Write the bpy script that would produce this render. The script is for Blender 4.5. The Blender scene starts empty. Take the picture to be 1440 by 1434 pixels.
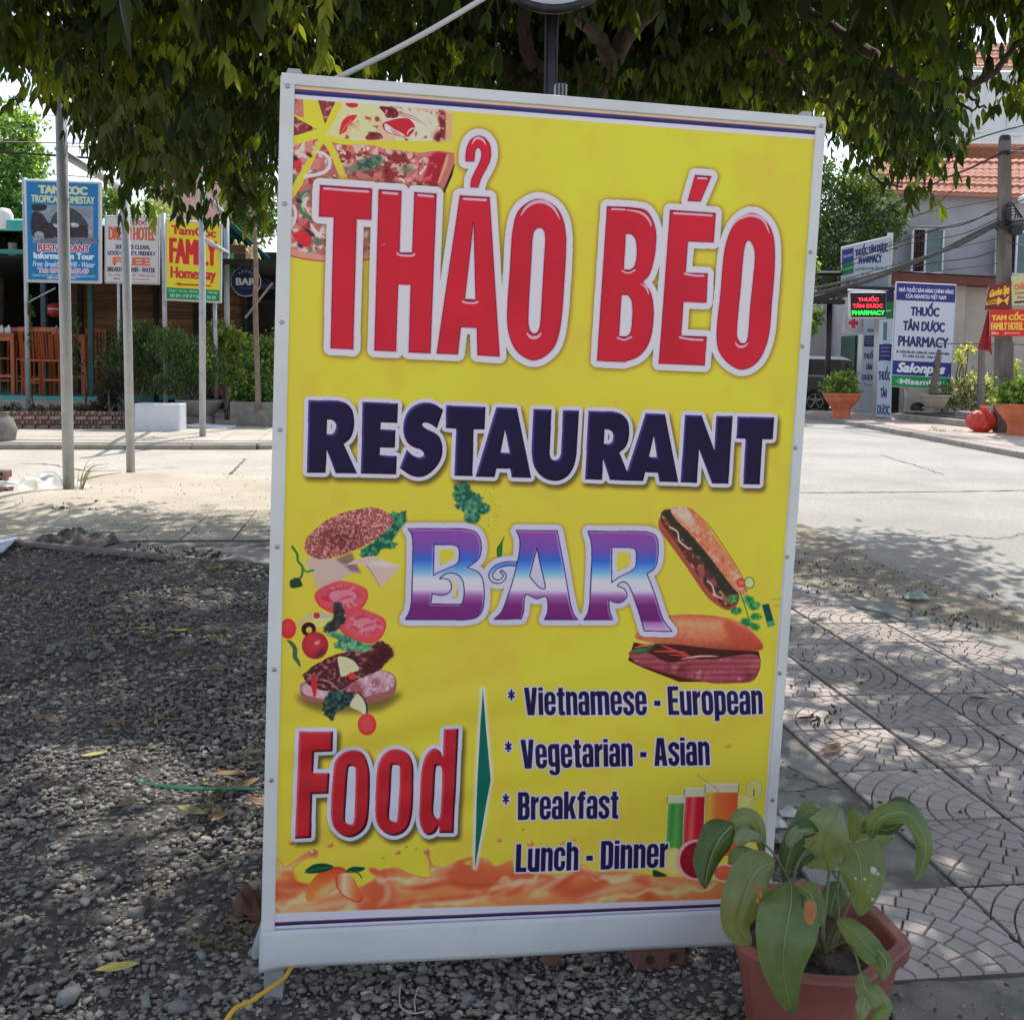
import bpy, math, random, sys
import numpy as np
from mathutils import Matrix, Vector, Euler
SC = bpy.context.scene
PI = math.pi
# ------------------------------------------------------------------ camera (4 degrees down, slight roll, lens shifted as in the crop)
FPX, CXP, CYP = 1440.0, 720.0, 606.0
CAM_Z = 1.5
CAM_R = Matrix.Rotation(math.radians(90 - 4), 3, 'X') @ Matrix.Rotation(math.radians(.9), 3, 'Z')
def ray(px, py):
    return CAM_R @ Vector(((px - CXP) / FPX, -(py - CYP) / FPX, -1))
def at(px, py, Y):
    """World point seen at photo pixel (px, py), at distance Y ahead."""
    r = ray(px, py); return Vector((0, 0, CAM_Z)) + r * (Y / r.y)
def gr(px, py, z=0.0):
    """World point on the level z seen at photo pixel."""
    r = ray(px, py); return Vector((0, 0, CAM_Z)) + r * ((z - CAM_Z) / r.z)
def proj(P):
    q = CAM_R.transposed() @ (Vector(P) - Vector((0, 0, CAM_Z)))
    return (CXP + FPX * q.x / -q.z, CYP - FPX * q.y / -q.z)
# the board's pose (fitted to its four corners)
BW, BH = 1.22, 1.995
BM = Matrix.Translation((-.55507, 2.27170, .10058)) @ Matrix.Rotation(math.radians(8.949), 4, 'Z') @ Matrix.Rotation(math.radians(1.662), 4, 'X') @ Matrix.Rotation(math.radians(1.426), 4, 'Y')
cam_data = bpy.data.cameras.new('camera')
cam_data.sensor_fit = 'HORIZONTAL'; cam_data.sensor_width = 36; cam_data.lens = 36.0
cam_data.shift_y = -(717 - CYP) / 1440
cam_data.clip_start = .05; cam_data.clip_end = 2000
cam = bpy.data.objects.new('camera', cam_data); SC.collection.objects.link(cam)
cam.matrix_world = Matrix.Translation((0, 0, CAM_Z)) @ CAM_R.to_4x4()
SC.camera = cam
SUN_AZ, SUN_EL = math.radians(17), math.radians(57)      # azimuth from +Y towards +X
SUN_DIR = Vector((math.sin(SUN_AZ) * math.cos(SUN_EL), math.cos(SUN_AZ) * math.cos(SUN_EL), math.sin(SUN_EL)))
world = bpy.data.worlds.new('World'); SC.world = world; world.use_nodes = True
wn = world.node_tree; bg = wn.nodes['Background']
sky = wn.nodes.new('ShaderNodeTexSky'); sky.sky_type = 'NISHITA'; sky.sun_disc = False
sky.sun_elevation = SUN_EL; sky.sun_rotation = SUN_AZ
sky.air_density = 1.0; sky.dust_density = .9; sky.ozone_density = 1.0
hs = wn.nodes.new('ShaderNodeHueSaturation'); hs.inputs['Saturation'].default_value = .6
wn.links.new(sky.outputs[0], hs.inputs['Color']); wn.links.new(hs.outputs[0], bg.inputs[0]); bg.inputs[1].default_value = .15
sun_data = bpy.data.lights.new('sun', 'SUN'); sun_data.energy = 3.0; sun_data.angle = math.radians(.53); sun_data.color = (1, .955, .88)
sun = bpy.data.objects.new('sun', sun_data); SC.collection.objects.link(sun)
sun.rotation_euler = SUN_DIR.to_track_quat('Z', 'Y').to_euler(); sun.location = (6, 20, 30)
SC.view_settings.view_transform = 'Standard'; SC.view_settings.look = 'None'
SC.view_settings.exposure = .80; SC.view_settings.gamma = 1; SC.view_settings.use_curve_mapping = False
SC.cycles.max_bounces = 8; SC.cycles.transparent_max_bounces = 8
SC.cycles.use_denoising = True

# ------------------------------------------------------------------ materials
def lin(c):
    return tuple((v / 255 / 12.92 if v / 255 <= .04045 else ((v / 255 + .055) / 1.055) ** 2.4) for v in c)
_M = {}
def M(name, c1, c2=None, scale=5, rough=.75, bump=0, bscale=60, metal=0, coords='Object', c3=None, s3=1.2, t3=(.5, .62), spec=.4, detail=5, trans=0, stretch=None, emit=0, rand=0, alpha=None, mix=(.35, .65)):
    """Principled material whose colour wanders between two or three tones (linear RGB)."""
    if name in _M: return _M[name]
    m = bpy.data.materials.new(name); m.use_nodes = True; N = m.node_tree.nodes; L = m.node_tree.links
    p = N['Principled BSDF']; p.inputs['Roughness'].default_value = rough; p.inputs['Metallic'].default_value = metal
    p.inputs['Specular IOR Level'].default_value = spec
    if coords == 'World':
        g = N.new('ShaderNodeNewGeometry'); co = g.outputs['Position']
    else:
        g = N.new('ShaderNodeTexCoord'); co = g.outputs['Object']
    if stretch:
        mp = N.new('ShaderNodeMapping'); mp.inputs['Scale'].default_value = stretch; L.new(co, mp.inputs[0]); co = mp.outputs[0]
    def noise(s, d=detail, r=.6):
        n = N.new('ShaderNodeTexNoise'); n.inputs['Scale'].default_value = s; n.inputs['Detail'].default_value = d; n.inputs['Roughness'].default_value = r
        L.new(co, n.inputs['Vector']); return n.outputs['Fac']
    def ramp(src, a, b):
        r = N.new('ShaderNodeMapRange'); r.inputs[1].default_value = a; r.inputs[2].default_value = b; L.new(src, r.inputs[0]); return r.outputs[0]
    def mixc(f, a, b, fac=None):
        x = N.new('ShaderNodeMix'); x.data_type = 'RGBA'
        if f is not None: L.new(f, x.inputs[0])
        else: x.inputs[0].default_value = fac
        for s, v in ((6, a), (7, b)):
            if isinstance(v, tuple): x.inputs[s].default_value = (*v[:3], 1)
            else: L.new(v, x.inputs[s])
        return x.outputs[2]
    c = tuple(c1)
    if c2 is not None: c = mixc(ramp(noise(scale), *mix), tuple(c1), tuple(c2))
    if c3 is not None: c = mixc(ramp(noise(s3), *t3), c, tuple(c3))
    if rand:
        oi = N.new('ShaderNodeObjectInfo'); hs = N.new('ShaderNodeHueSaturation')
        mr = N.new('ShaderNodeMapRange'); mr.inputs[3].default_value = 1 - rand; mr.inputs[4].default_value = 1 + rand
        L.new(oi.outputs['Random'], mr.inputs[0]); L.new(mr.outputs[0], hs.inputs['Value'])
        if isinstance(c, tuple): hs.inputs['Color'].default_value = (*c[:3], 1)
        else: L.new(c, hs.inputs['Color'])
        c = hs.outputs[0]
    if isinstance(c, tuple): p.inputs['Base Color'].default_value = (*c[:3], 1)
    else: L.new(c, p.inputs['Base Color'])
    if bump:
        b = N.new('ShaderNodeBump'); b.inputs['Strength'].default_value = 1; b.inputs['Distance'].default_value = bump
        L.new(noise(bscale, 6, .65), b.inputs['Height']); L.new(b.outputs[0], p.inputs['Normal'])
    if emit:
        p.inputs['Emission Strength'].default_value = emit
        if isinstance(c, tuple): p.inputs['Emission Color'].default_value = (*c[:3], 1)
    if trans:
        t = N.new('ShaderNodeBsdfTranslucent'); ms = N.new('ShaderNodeMixShader'); ms.inputs[0].default_value = trans
        tc = N.new('ShaderNodeMix'); tc.data_type = 'RGBA'; tc.blend_type = 'MULTIPLY'; tc.inputs[0].default_value = 1
        if isinstance(c, tuple): tc.inputs[6].default_value = (*c[:3], 1)
        else: L.new(c, tc.inputs[6])
        tc.inputs[7].default_value = (3.2, 3.0, .9, 1)
        tc.clamp_result = False
        L.new(tc.outputs[2], t.inputs[0]); L.new(p.outputs[0], ms.inputs[1]); L.new(t.outputs[0], ms.inputs[2])
        L.new(ms.outputs[0], N['Material Output'].inputs[0])
    _M[name] = m
    return m
def M_image(name, im, rough=.5, emit=0, spec=.3, bump=0):
    m = bpy.data.materials.new(name); m.use_nodes = True; N = m.node_tree.nodes; L = m.node_tree.links
    p = N['Principled BSDF']; p.inputs['Roughness'].default_value = rough; p.inputs['Specular IOR Level'].default_value = spec
    t = N.new('ShaderNodeTexImage'); t.image = im; t.extension = 'EXTEND'; L.new(t.outputs[0], p.inputs['Base Color'])
    if emit:
        L.new(t.outputs[0], p.inputs['Emission Color']); p.inputs['Emission Strength'].default_value = emit
    if bump:
        g = N.new('ShaderNodeTexCoord'); n = N.new('ShaderNodeTexNoise'); n.inputs['Scale'].default_value = 7; n.inputs['Detail'].default_value = 2
        L.new(g.outputs['Object'], n.inputs['Vector'])
        b = N.new('ShaderNodeBump'); b.inputs['Distance'].default_value = bump; L.new(n.outputs['Fac'], b.inputs['Height']); L.new(b.outputs[0], p.inputs['Normal'])
    return m

# ------------------------------------------------------------------ mesh helpers
class MB:
    def __init__(s): s.v = []; s.f = []
    def add(s, vs, fs):
        o = len(s.v); s.v += [tuple(q) for q in vs]; s.f += [tuple(o + i for i in f) for f in fs]; return s
    def box(s, c, size, rot=None, bev=0):
        x, y, z = (d / 2 for d in size); c = Vector(c)
        R3 = rot if rot is not None else Matrix.Identity(3)
        if not bev:
            vs = [c + R3 @ Vector((a * x, b * y, d * z)) for a in (-1, 1) for b in (-1, 1) for d in (-1, 1)]
            return s.add(vs, [(0, 1, 3, 2), (4, 6, 7, 5), (0, 4, 5, 1), (2, 3, 7, 6), (0, 2, 6, 4), (1, 5, 7, 3)])
        b = min(bev, x * .9, y * .9, z * .9)
        vs = []; idx = {}
        for sx in (-1, 1):
            for sy in (-1, 1):
                for sz in (-1, 1):
                    for k, q in enumerate(((x, y - b, z - b), (x - b, y, z - b), (x - b, y - b, z))):
                        idx[(sx, sy, sz, k)] = len(vs); vs.append(c + R3 @ Vector((sx * q[0], sy * q[1], sz * q[2])))
        I = lambda a, b_, c_, k: idx[(a, b_, c_, k)]
        fs = []
        for q in (-1, 1):
            fs.append([I(q, -1, -1, 0), I(q, 1, -1, 0), I(q, 1, 1, 0), I(q, -1, 1, 0)][::q])
            fs.append([I(-1, q, -1, 1), I(-1, q, 1, 1), I(1, q, 1, 1), I(1, q, -1, 1)][::q])
            fs.append([I(-1, -1, q, 2), I(1, -1, q, 2), I(1, 1, q, 2), I(-1, 1, q, 2)][::q])
        for a in (-1, 1):
            for d in (-1, 1):
                fs.append([I(a, d, -1, 0), I(a, d, 1, 0), I(a, d, 1, 1), I(a, d, -1, 1)][::-a * d])
                fs.append([I(a, -1, d, 0), I(a, 1, d, 0), I(a, 1, d, 2), I(a, -1, d, 2)][::a * d])
                fs.append([I(-1, a, d, 1), I(1, a, d, 1), I(1, a, d, 2), I(-1, a, d, 2)][::-a * d])
                for e in (-1, 1):
                    fs.append([I(a, d, e, 0), I(a, d, e, 1), I(a, d, e, 2)][::a * d * e])
        return s.add(vs, fs)
    def tube(s, pts, r, n=8, cap=True):
        P = [Vector(p) for p in pts]; R_ = r if isinstance(r, (list, tuple)) else [r] * len(P)
        rings = []; up = Vector((0, 0, 1)); prev = None
        for i, p in enumerate(P):
            t = (P[min(i + 1, len(P) - 1)] - P[max(i - 1, 0)]).normalized()
            if prev is None:
                a = t.cross(up if abs(t.z) < .9 else Vector((1, 0, 0))).normalized()
            else:
                a = (prev - t * prev.dot(t)).normalized()
            prev = a; b = t.cross(a)
            rings.append([p + (a * math.cos(2 * PI * k / n) + b * math.sin(2 * PI * k / n)) * R_[i] for k in range(n)])
        vs = [q for g in rings for q in g]; fs = []
        for i in range(len(P) - 1):
            for k in range(n):
                k2 = (k + 1) % n; fs.append((i * n + k, i * n + k2, (i + 1) * n + k2, (i + 1) * n + k))
        if cap: fs += [tuple(range(n))[::-1], tuple((len(P) - 1) * n + k for k in range(n))]
        return s.add(vs, fs)
    def lathe(s, c, prof, n=24, sx=1, sy=1, close=False):
        c = Vector(c); vs = [c + Vector((r * math.cos(2 * PI * k / n) * sx, r * math.sin(2 * PI * k / n) * sy, z)) for r, z in prof for k in range(n)]
        fs = []
        for i in range(len(prof) - 1):
            for k in range(n):
                k2 = (k + 1) % n; fs.append((i * n + k, i * n + k2, (i + 1) * n + k2, (i + 1) * n + k))
        if close: fs.append(tuple(range(n))[::-1]); fs.append(tuple((len(prof) - 1) * n + k for k in range(n)))
        return s.add(vs, fs)
    def prism(s, poly, d):
        """closed polygon (3-D points) pushed along vector d"""
        n = len(poly); P = [Vector(p) for p in poly]; d = Vector(d)
        vs = P + [p + d for p in P]
        return s.add(vs, [tuple(range(n))[::-1], tuple(range(n, 2 * n))] + [(i, (i + 1) % n, n + (i + 1) % n, n + i) for i in range(n)])
    def quad(s, a, b, c, d): return s.add([a, b, c, d], [(0, 1, 2, 3)])

def setp(o, label=None, cat=None, group=None, kind=None):
    if label: o['label'] = label
    if cat: o['category'] = cat
    if group: o['group'] = group
    if kind: o['kind'] = kind
    return o
def mkmesh(name, V, F, mat, smooth=False):
    me = bpy.data.meshes.new(name); me.from_pydata([tuple(v) for v in V], [], [tuple(f) for f in F]); me.update()
    if mat: me.materials.append(mat)
    if smooth: me.shade_smooth()
    return me
def npmesh(name, V, F, mat, smooth=False):
    """Fast mesh from numpy arrays; F is (n,3) or (n,4)."""
    me = bpy.data.meshes.new(name); k = F.shape[1]
    me.vertices.add(len(V)); me.vertices.foreach_set('co', np.ascontiguousarray(V, np.float32).ravel())
    me.loops.add(F.size); me.loops.foreach_set('vertex_index', np.ascontiguousarray(F, np.int32).ravel())
    me.polygons.add(len(F)); me.polygons.foreach_set('loop_start', np.arange(0, F.size, k, dtype=np.int32))
    me.update(calc_edges=True)
    if mat: me.materials.append(mat)
    if smooth: me.shade_smooth()
    return me
COLL = SC.collection
def link(name, me, parent=None):
    o = bpy.data.objects.new(name, me); COLL.objects.link(o)
    if parent is not None: o.parent = parent
    return o
def wl(o):
    v = Vector(o.location)
    while o.parent: o = o.parent; v = v + Vector(o.location)
    return v
def thing(name, label, cat, loc=(0, 0, 0), group=None):
    o = bpy.data.objects.new(name, None); COLL.objects.link(o); o.location = loc; o.empty_display_size = .2
    return setp(o, label, cat, group)
def part(name, mb, mat, parent=None, smooth=False, kind=None, label=None):
    """World-space mesh builder -> object under its parent (parents are never rotated)."""
    V, F = (mb.v, mb.f) if isinstance(mb, MB) else mb
    off = wl(parent) if parent is not None else Vector((0, 0, 0))
    if isinstance(V, np.ndarray): me = npmesh(name, V - np.array(off), F, mat, smooth)
    else: me = mkmesh(name, [Vector(v) - off for v in V], F, mat, smooth)
    o = link(name, me, parent)
    return setp(o, label, None, None, kind)
def solo(name, mb, mat, label, cat, group=None, base=None, smooth=False, kind=None):
    """A thing that is one mesh, its origin at its base."""
    V, F = (mb.v, mb.f) if isinstance(mb, MB) else mb
    A = np.array([tuple(v) for v in V], float)
    b = Vector(base) if base is not None else Vector(((A[:, 0].min() + A[:, 0].max()) / 2, (A[:, 1].min() + A[:, 1].max()) / 2, A[:, 2].min()))
    if isinstance(F, np.ndarray): me = npmesh(name, A - np.array(b), F, mat, smooth)
    else: me = mkmesh(name, A - np.array(b), F, mat, smooth)
    o = link(name, me); o.location = b
    return setp(o, label, cat, group, kind)
def kids(o): return [c for c in bpy.data.objects if c.parent == o]
def copy_tree(o, parent=None, ch=None):
    c = o.copy(); COLL.objects.link(c); c.parent = parent
    for k in o.children: copy_tree(k, c)
    return c
def struct(name, mb, mat, smooth=False):
    return setp(part(name, mb, mat, None, smooth), kind='structure')
def bez(pts, n=10): return [Vector(q) for q in cr3(pts, n)]
def cr3(pts, n=6):
    P = [Vector(p) for p in pts]; P = [P[0] * 2 - P[1]] + P + [P[-1] * 2 - P[-2]]; out = []
    for i in range(1, len(P) - 2):
        p0, p1, p2, p3 = P[i - 1:i + 3]
        for k in range(n):
            t = k / n; out.append(.5 * (2 * p1 + (p2 - p0) * t + (2 * p0 - 5 * p1 + 4 * p2 - p3) * t * t + (3 * p1 - p0 - 3 * p2 + p3) * t ** 3))
    return out + [P[-2]]
rnd = random.Random(7)
RS = np.random.RandomState(11)
# ------------------------------------------------------------------ flat print painter
# A tiny vector painter (numpy) for the flat prints: the banner and the small signs.
def cr(pts, n=7, closed=False):
    """Catmull-Rom curve through the points."""
    P = np.array(pts, float)
    if closed:
        P = np.vstack([P[-1], P, P[0], P[1]])
    else:
        P = np.vstack([2 * P[0] - P[1], P, 2 * P[-1] - P[-2]])
    out = []
    for i in range(1, len(P) - 2):
        p0, p1, p2, p3 = P[i - 1:i + 3]
        for k in range(n):
            t = k / n
            out.append(.5 * (2 * p1 + (p2 - p0) * t + (2 * p0 - 5 * p1 + 4 * p2 - p3) * t * t + (3 * p1 - p0 - 3 * p2 + p3) * t ** 3))
    if not closed:
        out.append(P[-2])
    return [tuple(q) for q in out]

def ell(cx, cy, rx, ry, rot=0, n=40):
    a = np.linspace(0, 2 * np.pi, n, endpoint=False)
    c, s = math.cos(math.radians(rot)), math.sin(math.radians(rot))
    x, y = rx * np.cos(a), ry * np.sin(a)
    return list(zip(cx + x * c - y * s, cy + x * s + y * c))

def mkblur(img, s):
    """Three box passes, close to a Gaussian."""
    r = max(1, int(round(s * 1.0)))
    for ax in (0, 1):
        for _ in range(3):
            pad = [(0, 0)] * img.ndim
            pad[ax] = (r + 1, r)
            c = np.cumsum(np.pad(img, pad, mode='edge'), axis=ax)
            sl1 = [slice(None)] * img.ndim; sl2 = [slice(None)] * img.ndim
            sl1[ax] = slice(2 * r + 1, None); sl2[ax] = slice(0, -(2 * r + 1))
            img = (c[tuple(sl1)] - c[tuple(sl2)]) / (2 * r + 1)
    return img

def shift(m, dx, dy):
    o = np.zeros_like(m)
    h, w = m.shape
    ys, yd = (0, dy) if dy >= 0 else (-dy, 0)
    xs, xd = (0, dx) if dx >= 0 else (-dx, 0)
    o[yd:h - ys, xd:w - xs] = m[ys:h - yd, xs:w - xd]
    return o

def dilate(m, rx, ry=None):
    ry = rx if ry is None else ry
    h, w = m.shape
    ky, kx = int(math.ceil(ry)) + 1, int(math.ceil(rx)) + 1
    Y, X = np.mgrid[-ky:ky + 1, -kx:kx + 1]
    d = np.sqrt((X / max(rx, .01)) ** 2 + (Y / max(ry, .01)) ** 2)
    k = np.clip((1 - d) * max(rx, ry) + .5, 0, 1)
    H, Wd = h + 2 * ky, w + 2 * kx
    F = np.fft.irfft2(np.fft.rfft2(m, (H, Wd)) * np.fft.rfft2(k, (H, Wd)), (H, Wd))
    o = F[ky:ky + h, kx:kx + w]
    return np.clip(o * 1.6, 0, 1)

def erode(m, r):
    return 1 - dilate(1 - m, r)

RNG = np.random.RandomState(5)
def vnoise(h, w, cell, oct=3):
    out = np.zeros((h, w)); amp = 1; tot = 0
    for o in range(oct):
        c = max(1.2, cell / 2 ** o)
        gh, gw = int(h / c) + 3, int(w / c) + 3
        g = RNG.rand(gh, gw)
        y = np.arange(h) / c; x = np.arange(w) / c
        y0 = y.astype(int); x0 = x.astype(int)
        fy = (y - y0)[:, None]; fx = (x - x0)[None]
        fy = fy * fy * (3 - 2 * fy); fx = fx * fx * (3 - 2 * fx)
        a = g[y0][:, x0]; b = g[y0][:, x0 + 1]; c2 = g[y0 + 1][:, x0]; d = g[y0 + 1][:, x0 + 1]
        out += amp * ((a * (1 - fx) + b * fx) * (1 - fy) + (c2 * (1 - fx) + d * fx) * fy)
        tot += amp; amp *= .55
    return out / tot

class Canvas:
    def __init__(s, w, h, col, xf=None):
        s.w, s.h = int(w), int(h)
        s.a = np.empty((s.h, s.w, 3), np.float32); s.a[:] = np.array(col) / 255.
        s.xf = xf or (lambda P: P)
        s.gain = 1.0
    def col(s, c):
        return np.clip(np.array(c, float) / 255. * s.gain, 0, 1)
    def raster(s, polys, pad=0):
        """Anti-aliased even-odd coverage; returns (mask, x0, y0)."""
        PS = [s.xf(np.array(p, float)) for p in polys]
        allp = np.vstack(PS)
        x0 = max(0, int(allp[:, 0].min()) - pad - 2); x1 = min(s.w, int(allp[:, 0].max()) + pad + 3)
        y0 = max(0, int(allp[:, 1].min()) - pad - 2); y1 = min(s.h, int(allp[:, 1].max()) + pad + 3)
        if x1 <= x0 or y1 <= y0:
            return None, 0, 0
        k = 4
        H, Wd = (y1 - y0) * k, (x1 - x0) * k
        tog = np.zeros((H, Wd + 1), np.int32)
        for P in PS:
            Q = (P - [x0, y0]) * k
            A = Q; B = np.roll(Q, -1, axis=0)
            for (ax, ay), (bx, by) in zip(A, B):
                if ay == by: continue
                if ay > by: ax, ay, bx, by = bx, by, ax, ay
                r0 = max(0, int(math.ceil(ay - .5))); r1 = min(H, int(math.ceil(by - .5)))
                if r1 <= r0: continue
                rows = np.arange(r0, r1)
                xs = ax + (rows + .5 - ay) * (bx - ax) / (by - ay)
                np.add.at(tog, (rows, np.clip(np.ceil(xs - .5).astype(int), 0, Wd)), 1)
        m = (np.cumsum(tog, axis=1)[:, :Wd] & 1).astype(np.float32)
        m = m.reshape(y1 - y0, k, x1 - x0, k).mean(axis=(1, 3))
        return m, x0, y0
    def put(s, m, x0, y0, col, alpha=1.0):
        if m is None: return
        h, w = m.shape
        v = s.a[y0:y0 + h, x0:x0 + w]
        c = s.col(col) if not isinstance(col, np.ndarray) or col.ndim == 1 else np.clip(col / 255. * s.gain, 0, 1)
        a = (np.clip(m, 0, 1) * alpha)[..., None]
        v[:] = v * (1 - a) + c * a
    def fill(s, poly, col, alpha=1.0, blur=0):
        m, x, y = s.raster([poly] if not isinstance(poly[0][0], (list, tuple, np.ndarray)) else poly, int(blur * 4))
        if m is None: return
        if blur: m = mkblur(m, blur)
        s.put(m, x, y, col, alpha)
    def tex(s, poly, fn, blur=0, alpha=1.0):
        """fn(m, x, y) -> colour array 0..255 over the mask box."""
        m, x, y = s.raster([poly], int(blur * 4))
        if m is None: return
        mm = mkblur(m, blur) if blur else m
        s.put(mm, x, y, fn(m, x, y), alpha)
    def stroke(s, pts, wd, col, alpha=1.0, blur=0, taper=False):
        P = np.array(pts, float); n = len(P)
        T = np.gradient(P, axis=0); L = np.hypot(T[:, 0], T[:, 1]) + 1e-9
        N = np.stack([-T[:, 1] / L, T[:, 0] / L], 1)
        wv = np.full(n, wd / 2.)
        if taper:
            t = np.linspace(0, 1, n)
            wv = wv * (np.sin(np.pi * t) ** .6 * .95 + .05 if taper is True else np.interp(t, [0, 1], taper))
        L1 = P + N * wv[:, None]; R1 = P - N * wv[:, None]
        s.fill([tuple(q) for q in np.vstack([L1, R1[::-1]])], col, alpha, blur)
        if not taper:
            for q in (P[0], P[-1]):
                s.fill(ell(q[0], q[1], wd / 2, wd / 2, n=14), col, alpha, blur)
    def grad(s, stops, m, x, y, ax=1):
        """vertical or horizontal gradient over the mask box from stops [(t, col)]."""
        n = m.shape[0] if ax else m.shape[1]
        t = np.linspace(0, 1, n)
        C = np.stack([np.interp(t, [q[0] for q in stops], [q[1][k] for q in stops]) for k in range(3)], -1)
        return np.broadcast_to(C[:, None] if ax else C[None], m.shape + (3,)).copy()

_FONT = {}
def glyph_text(txt, ss=0):
    """Outline loops of a line of text from Blender's built-in font, unit: font size 1."""
    if txt in _FONT: return _FONT[txt]
    cu = bpy.data.curves.new('tmp_text', 'FONT'); cu.body = txt; cu.fill_mode = 'FRONT'; cu.resolution_u = 4
    ob = bpy.data.objects.new('tmp_text', cu)
    bpy.context.scene.collection.objects.link(ob)
    dg = bpy.context.evaluated_depsgraph_get(); dg.update()
    me = bpy.data.meshes.new_from_object(ob.evaluated_get(dg))
    V = np.array([v.co[:2] for v in me.vertices])
    cnt = {}
    for p in me.polygons:
        for a, b in p.edge_keys: cnt[(a, b)] = cnt.get((a, b), 0) + 1
    E = [e for e, c in cnt.items() if c == 1]
    bpy.data.objects.remove(ob); bpy.data.curves.remove(cu); bpy.data.meshes.remove(me)
    nb = {}
    for a, b in E: nb.setdefault(a, []).append(b); nb.setdefault(b, []).append(a)
    used = set(); loops = []
    for a, b in E:
        if (a, b) in used or (b, a) in used: continue
        lp = [a]; p, q = a, b
        while True:
            used.add((p, q)); lp.append(q)
            nx = [r for r in nb[q] if (q, r) not in used and (r, q) not in used]
            if not nx or q == a: break
            p, q = q, nx[0]
        loops.append(V[lp])
    _FONT[txt] = loops
    return loops

CAPH = .73
def text(cv, txt, q, col, bold=(0, 0), outline=None, caph=CAPH, alpha=1.0, slant=0, extra=None, trim=True):
    """Fit a text line in quad q = (top-left, top-right, bottom-right, bottom-left) of its
    capitals' top and baseline."""
    loops = glyph_text(txt)
    allv = np.vstack(loops)
    x0, x1 = allv[:, 0].min(), allv[:, 0].max()
    q = [np.array(p, float) for p in q]
    polys = []
    for L in loops:
        u = ((L[:, 0] - x0) / (x1 - x0))[:, None]; v = (L[:, 1] / caph)[:, None]
        top = q[0] + (q[1] - q[0]) * u; bot = q[3] + (q[2] - q[3]) * u
        P = bot + (top - bot) * v
        if slant: P[:, 0] += slant * v[:, 0]
        polys.append(P)
    pad = int(max(bold) + (outline[1] if outline else 0)) + 3
    m, x, y = cv.raster(polys, pad)
    if m is None: return
    if max(bold) > 0: m = dilate(m, *bold)
    if outline: cv.put(dilate(m, outline[1]), x, y, outline[0])
    if extra: extra(m, x, y)
    cv.put(m, x, y, col, alpha)
    return m, x, y

def to_image(name, arr):
    """Hand a painted array (top row first, sRGB 0..1) to Blender as a generated image."""
    h, w = arr.shape[:2]
    im = bpy.data.images.new(name, w, h)
    buf = np.ones((h, w, 4), np.float32); buf[..., :3] = arr[::-1]
    im.pixels.foreach_set(buf.ravel()); im.update(); im.pack()
    return im
# ------------------------------------------------------------------ small sign prints
def unshade(a, g=1.5):
    l = np.where(a <= .04045, a / 12.92, ((a + .055) / 1.055) ** 2.4); l = np.clip(l * g, 0, .85)
    return np.where(l <= .0031308, l * 12.92, 1.055 * l ** (1 / 2.4) - .055).astype(np.float32)
def box_text(cv, t, x0, y0, x1, y1, col, bold=(1, 1), outline=None, slant=0, alpha=1):
    return text(cv, t, [(x0, y0), (x1, y0), (x1, y1), (x0, y1)], col, bold, outline, .68, alpha, slant)
def rect(cv, x0, y0, x1, y1, col, alpha=1): cv.fill([(x0, y0), (x1, y0), (x1, y1), (x0, y1)], col, alpha)
def dot_under(cv, x, y, r, col): cv.fill(ell(x, y, r, r), col)

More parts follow.
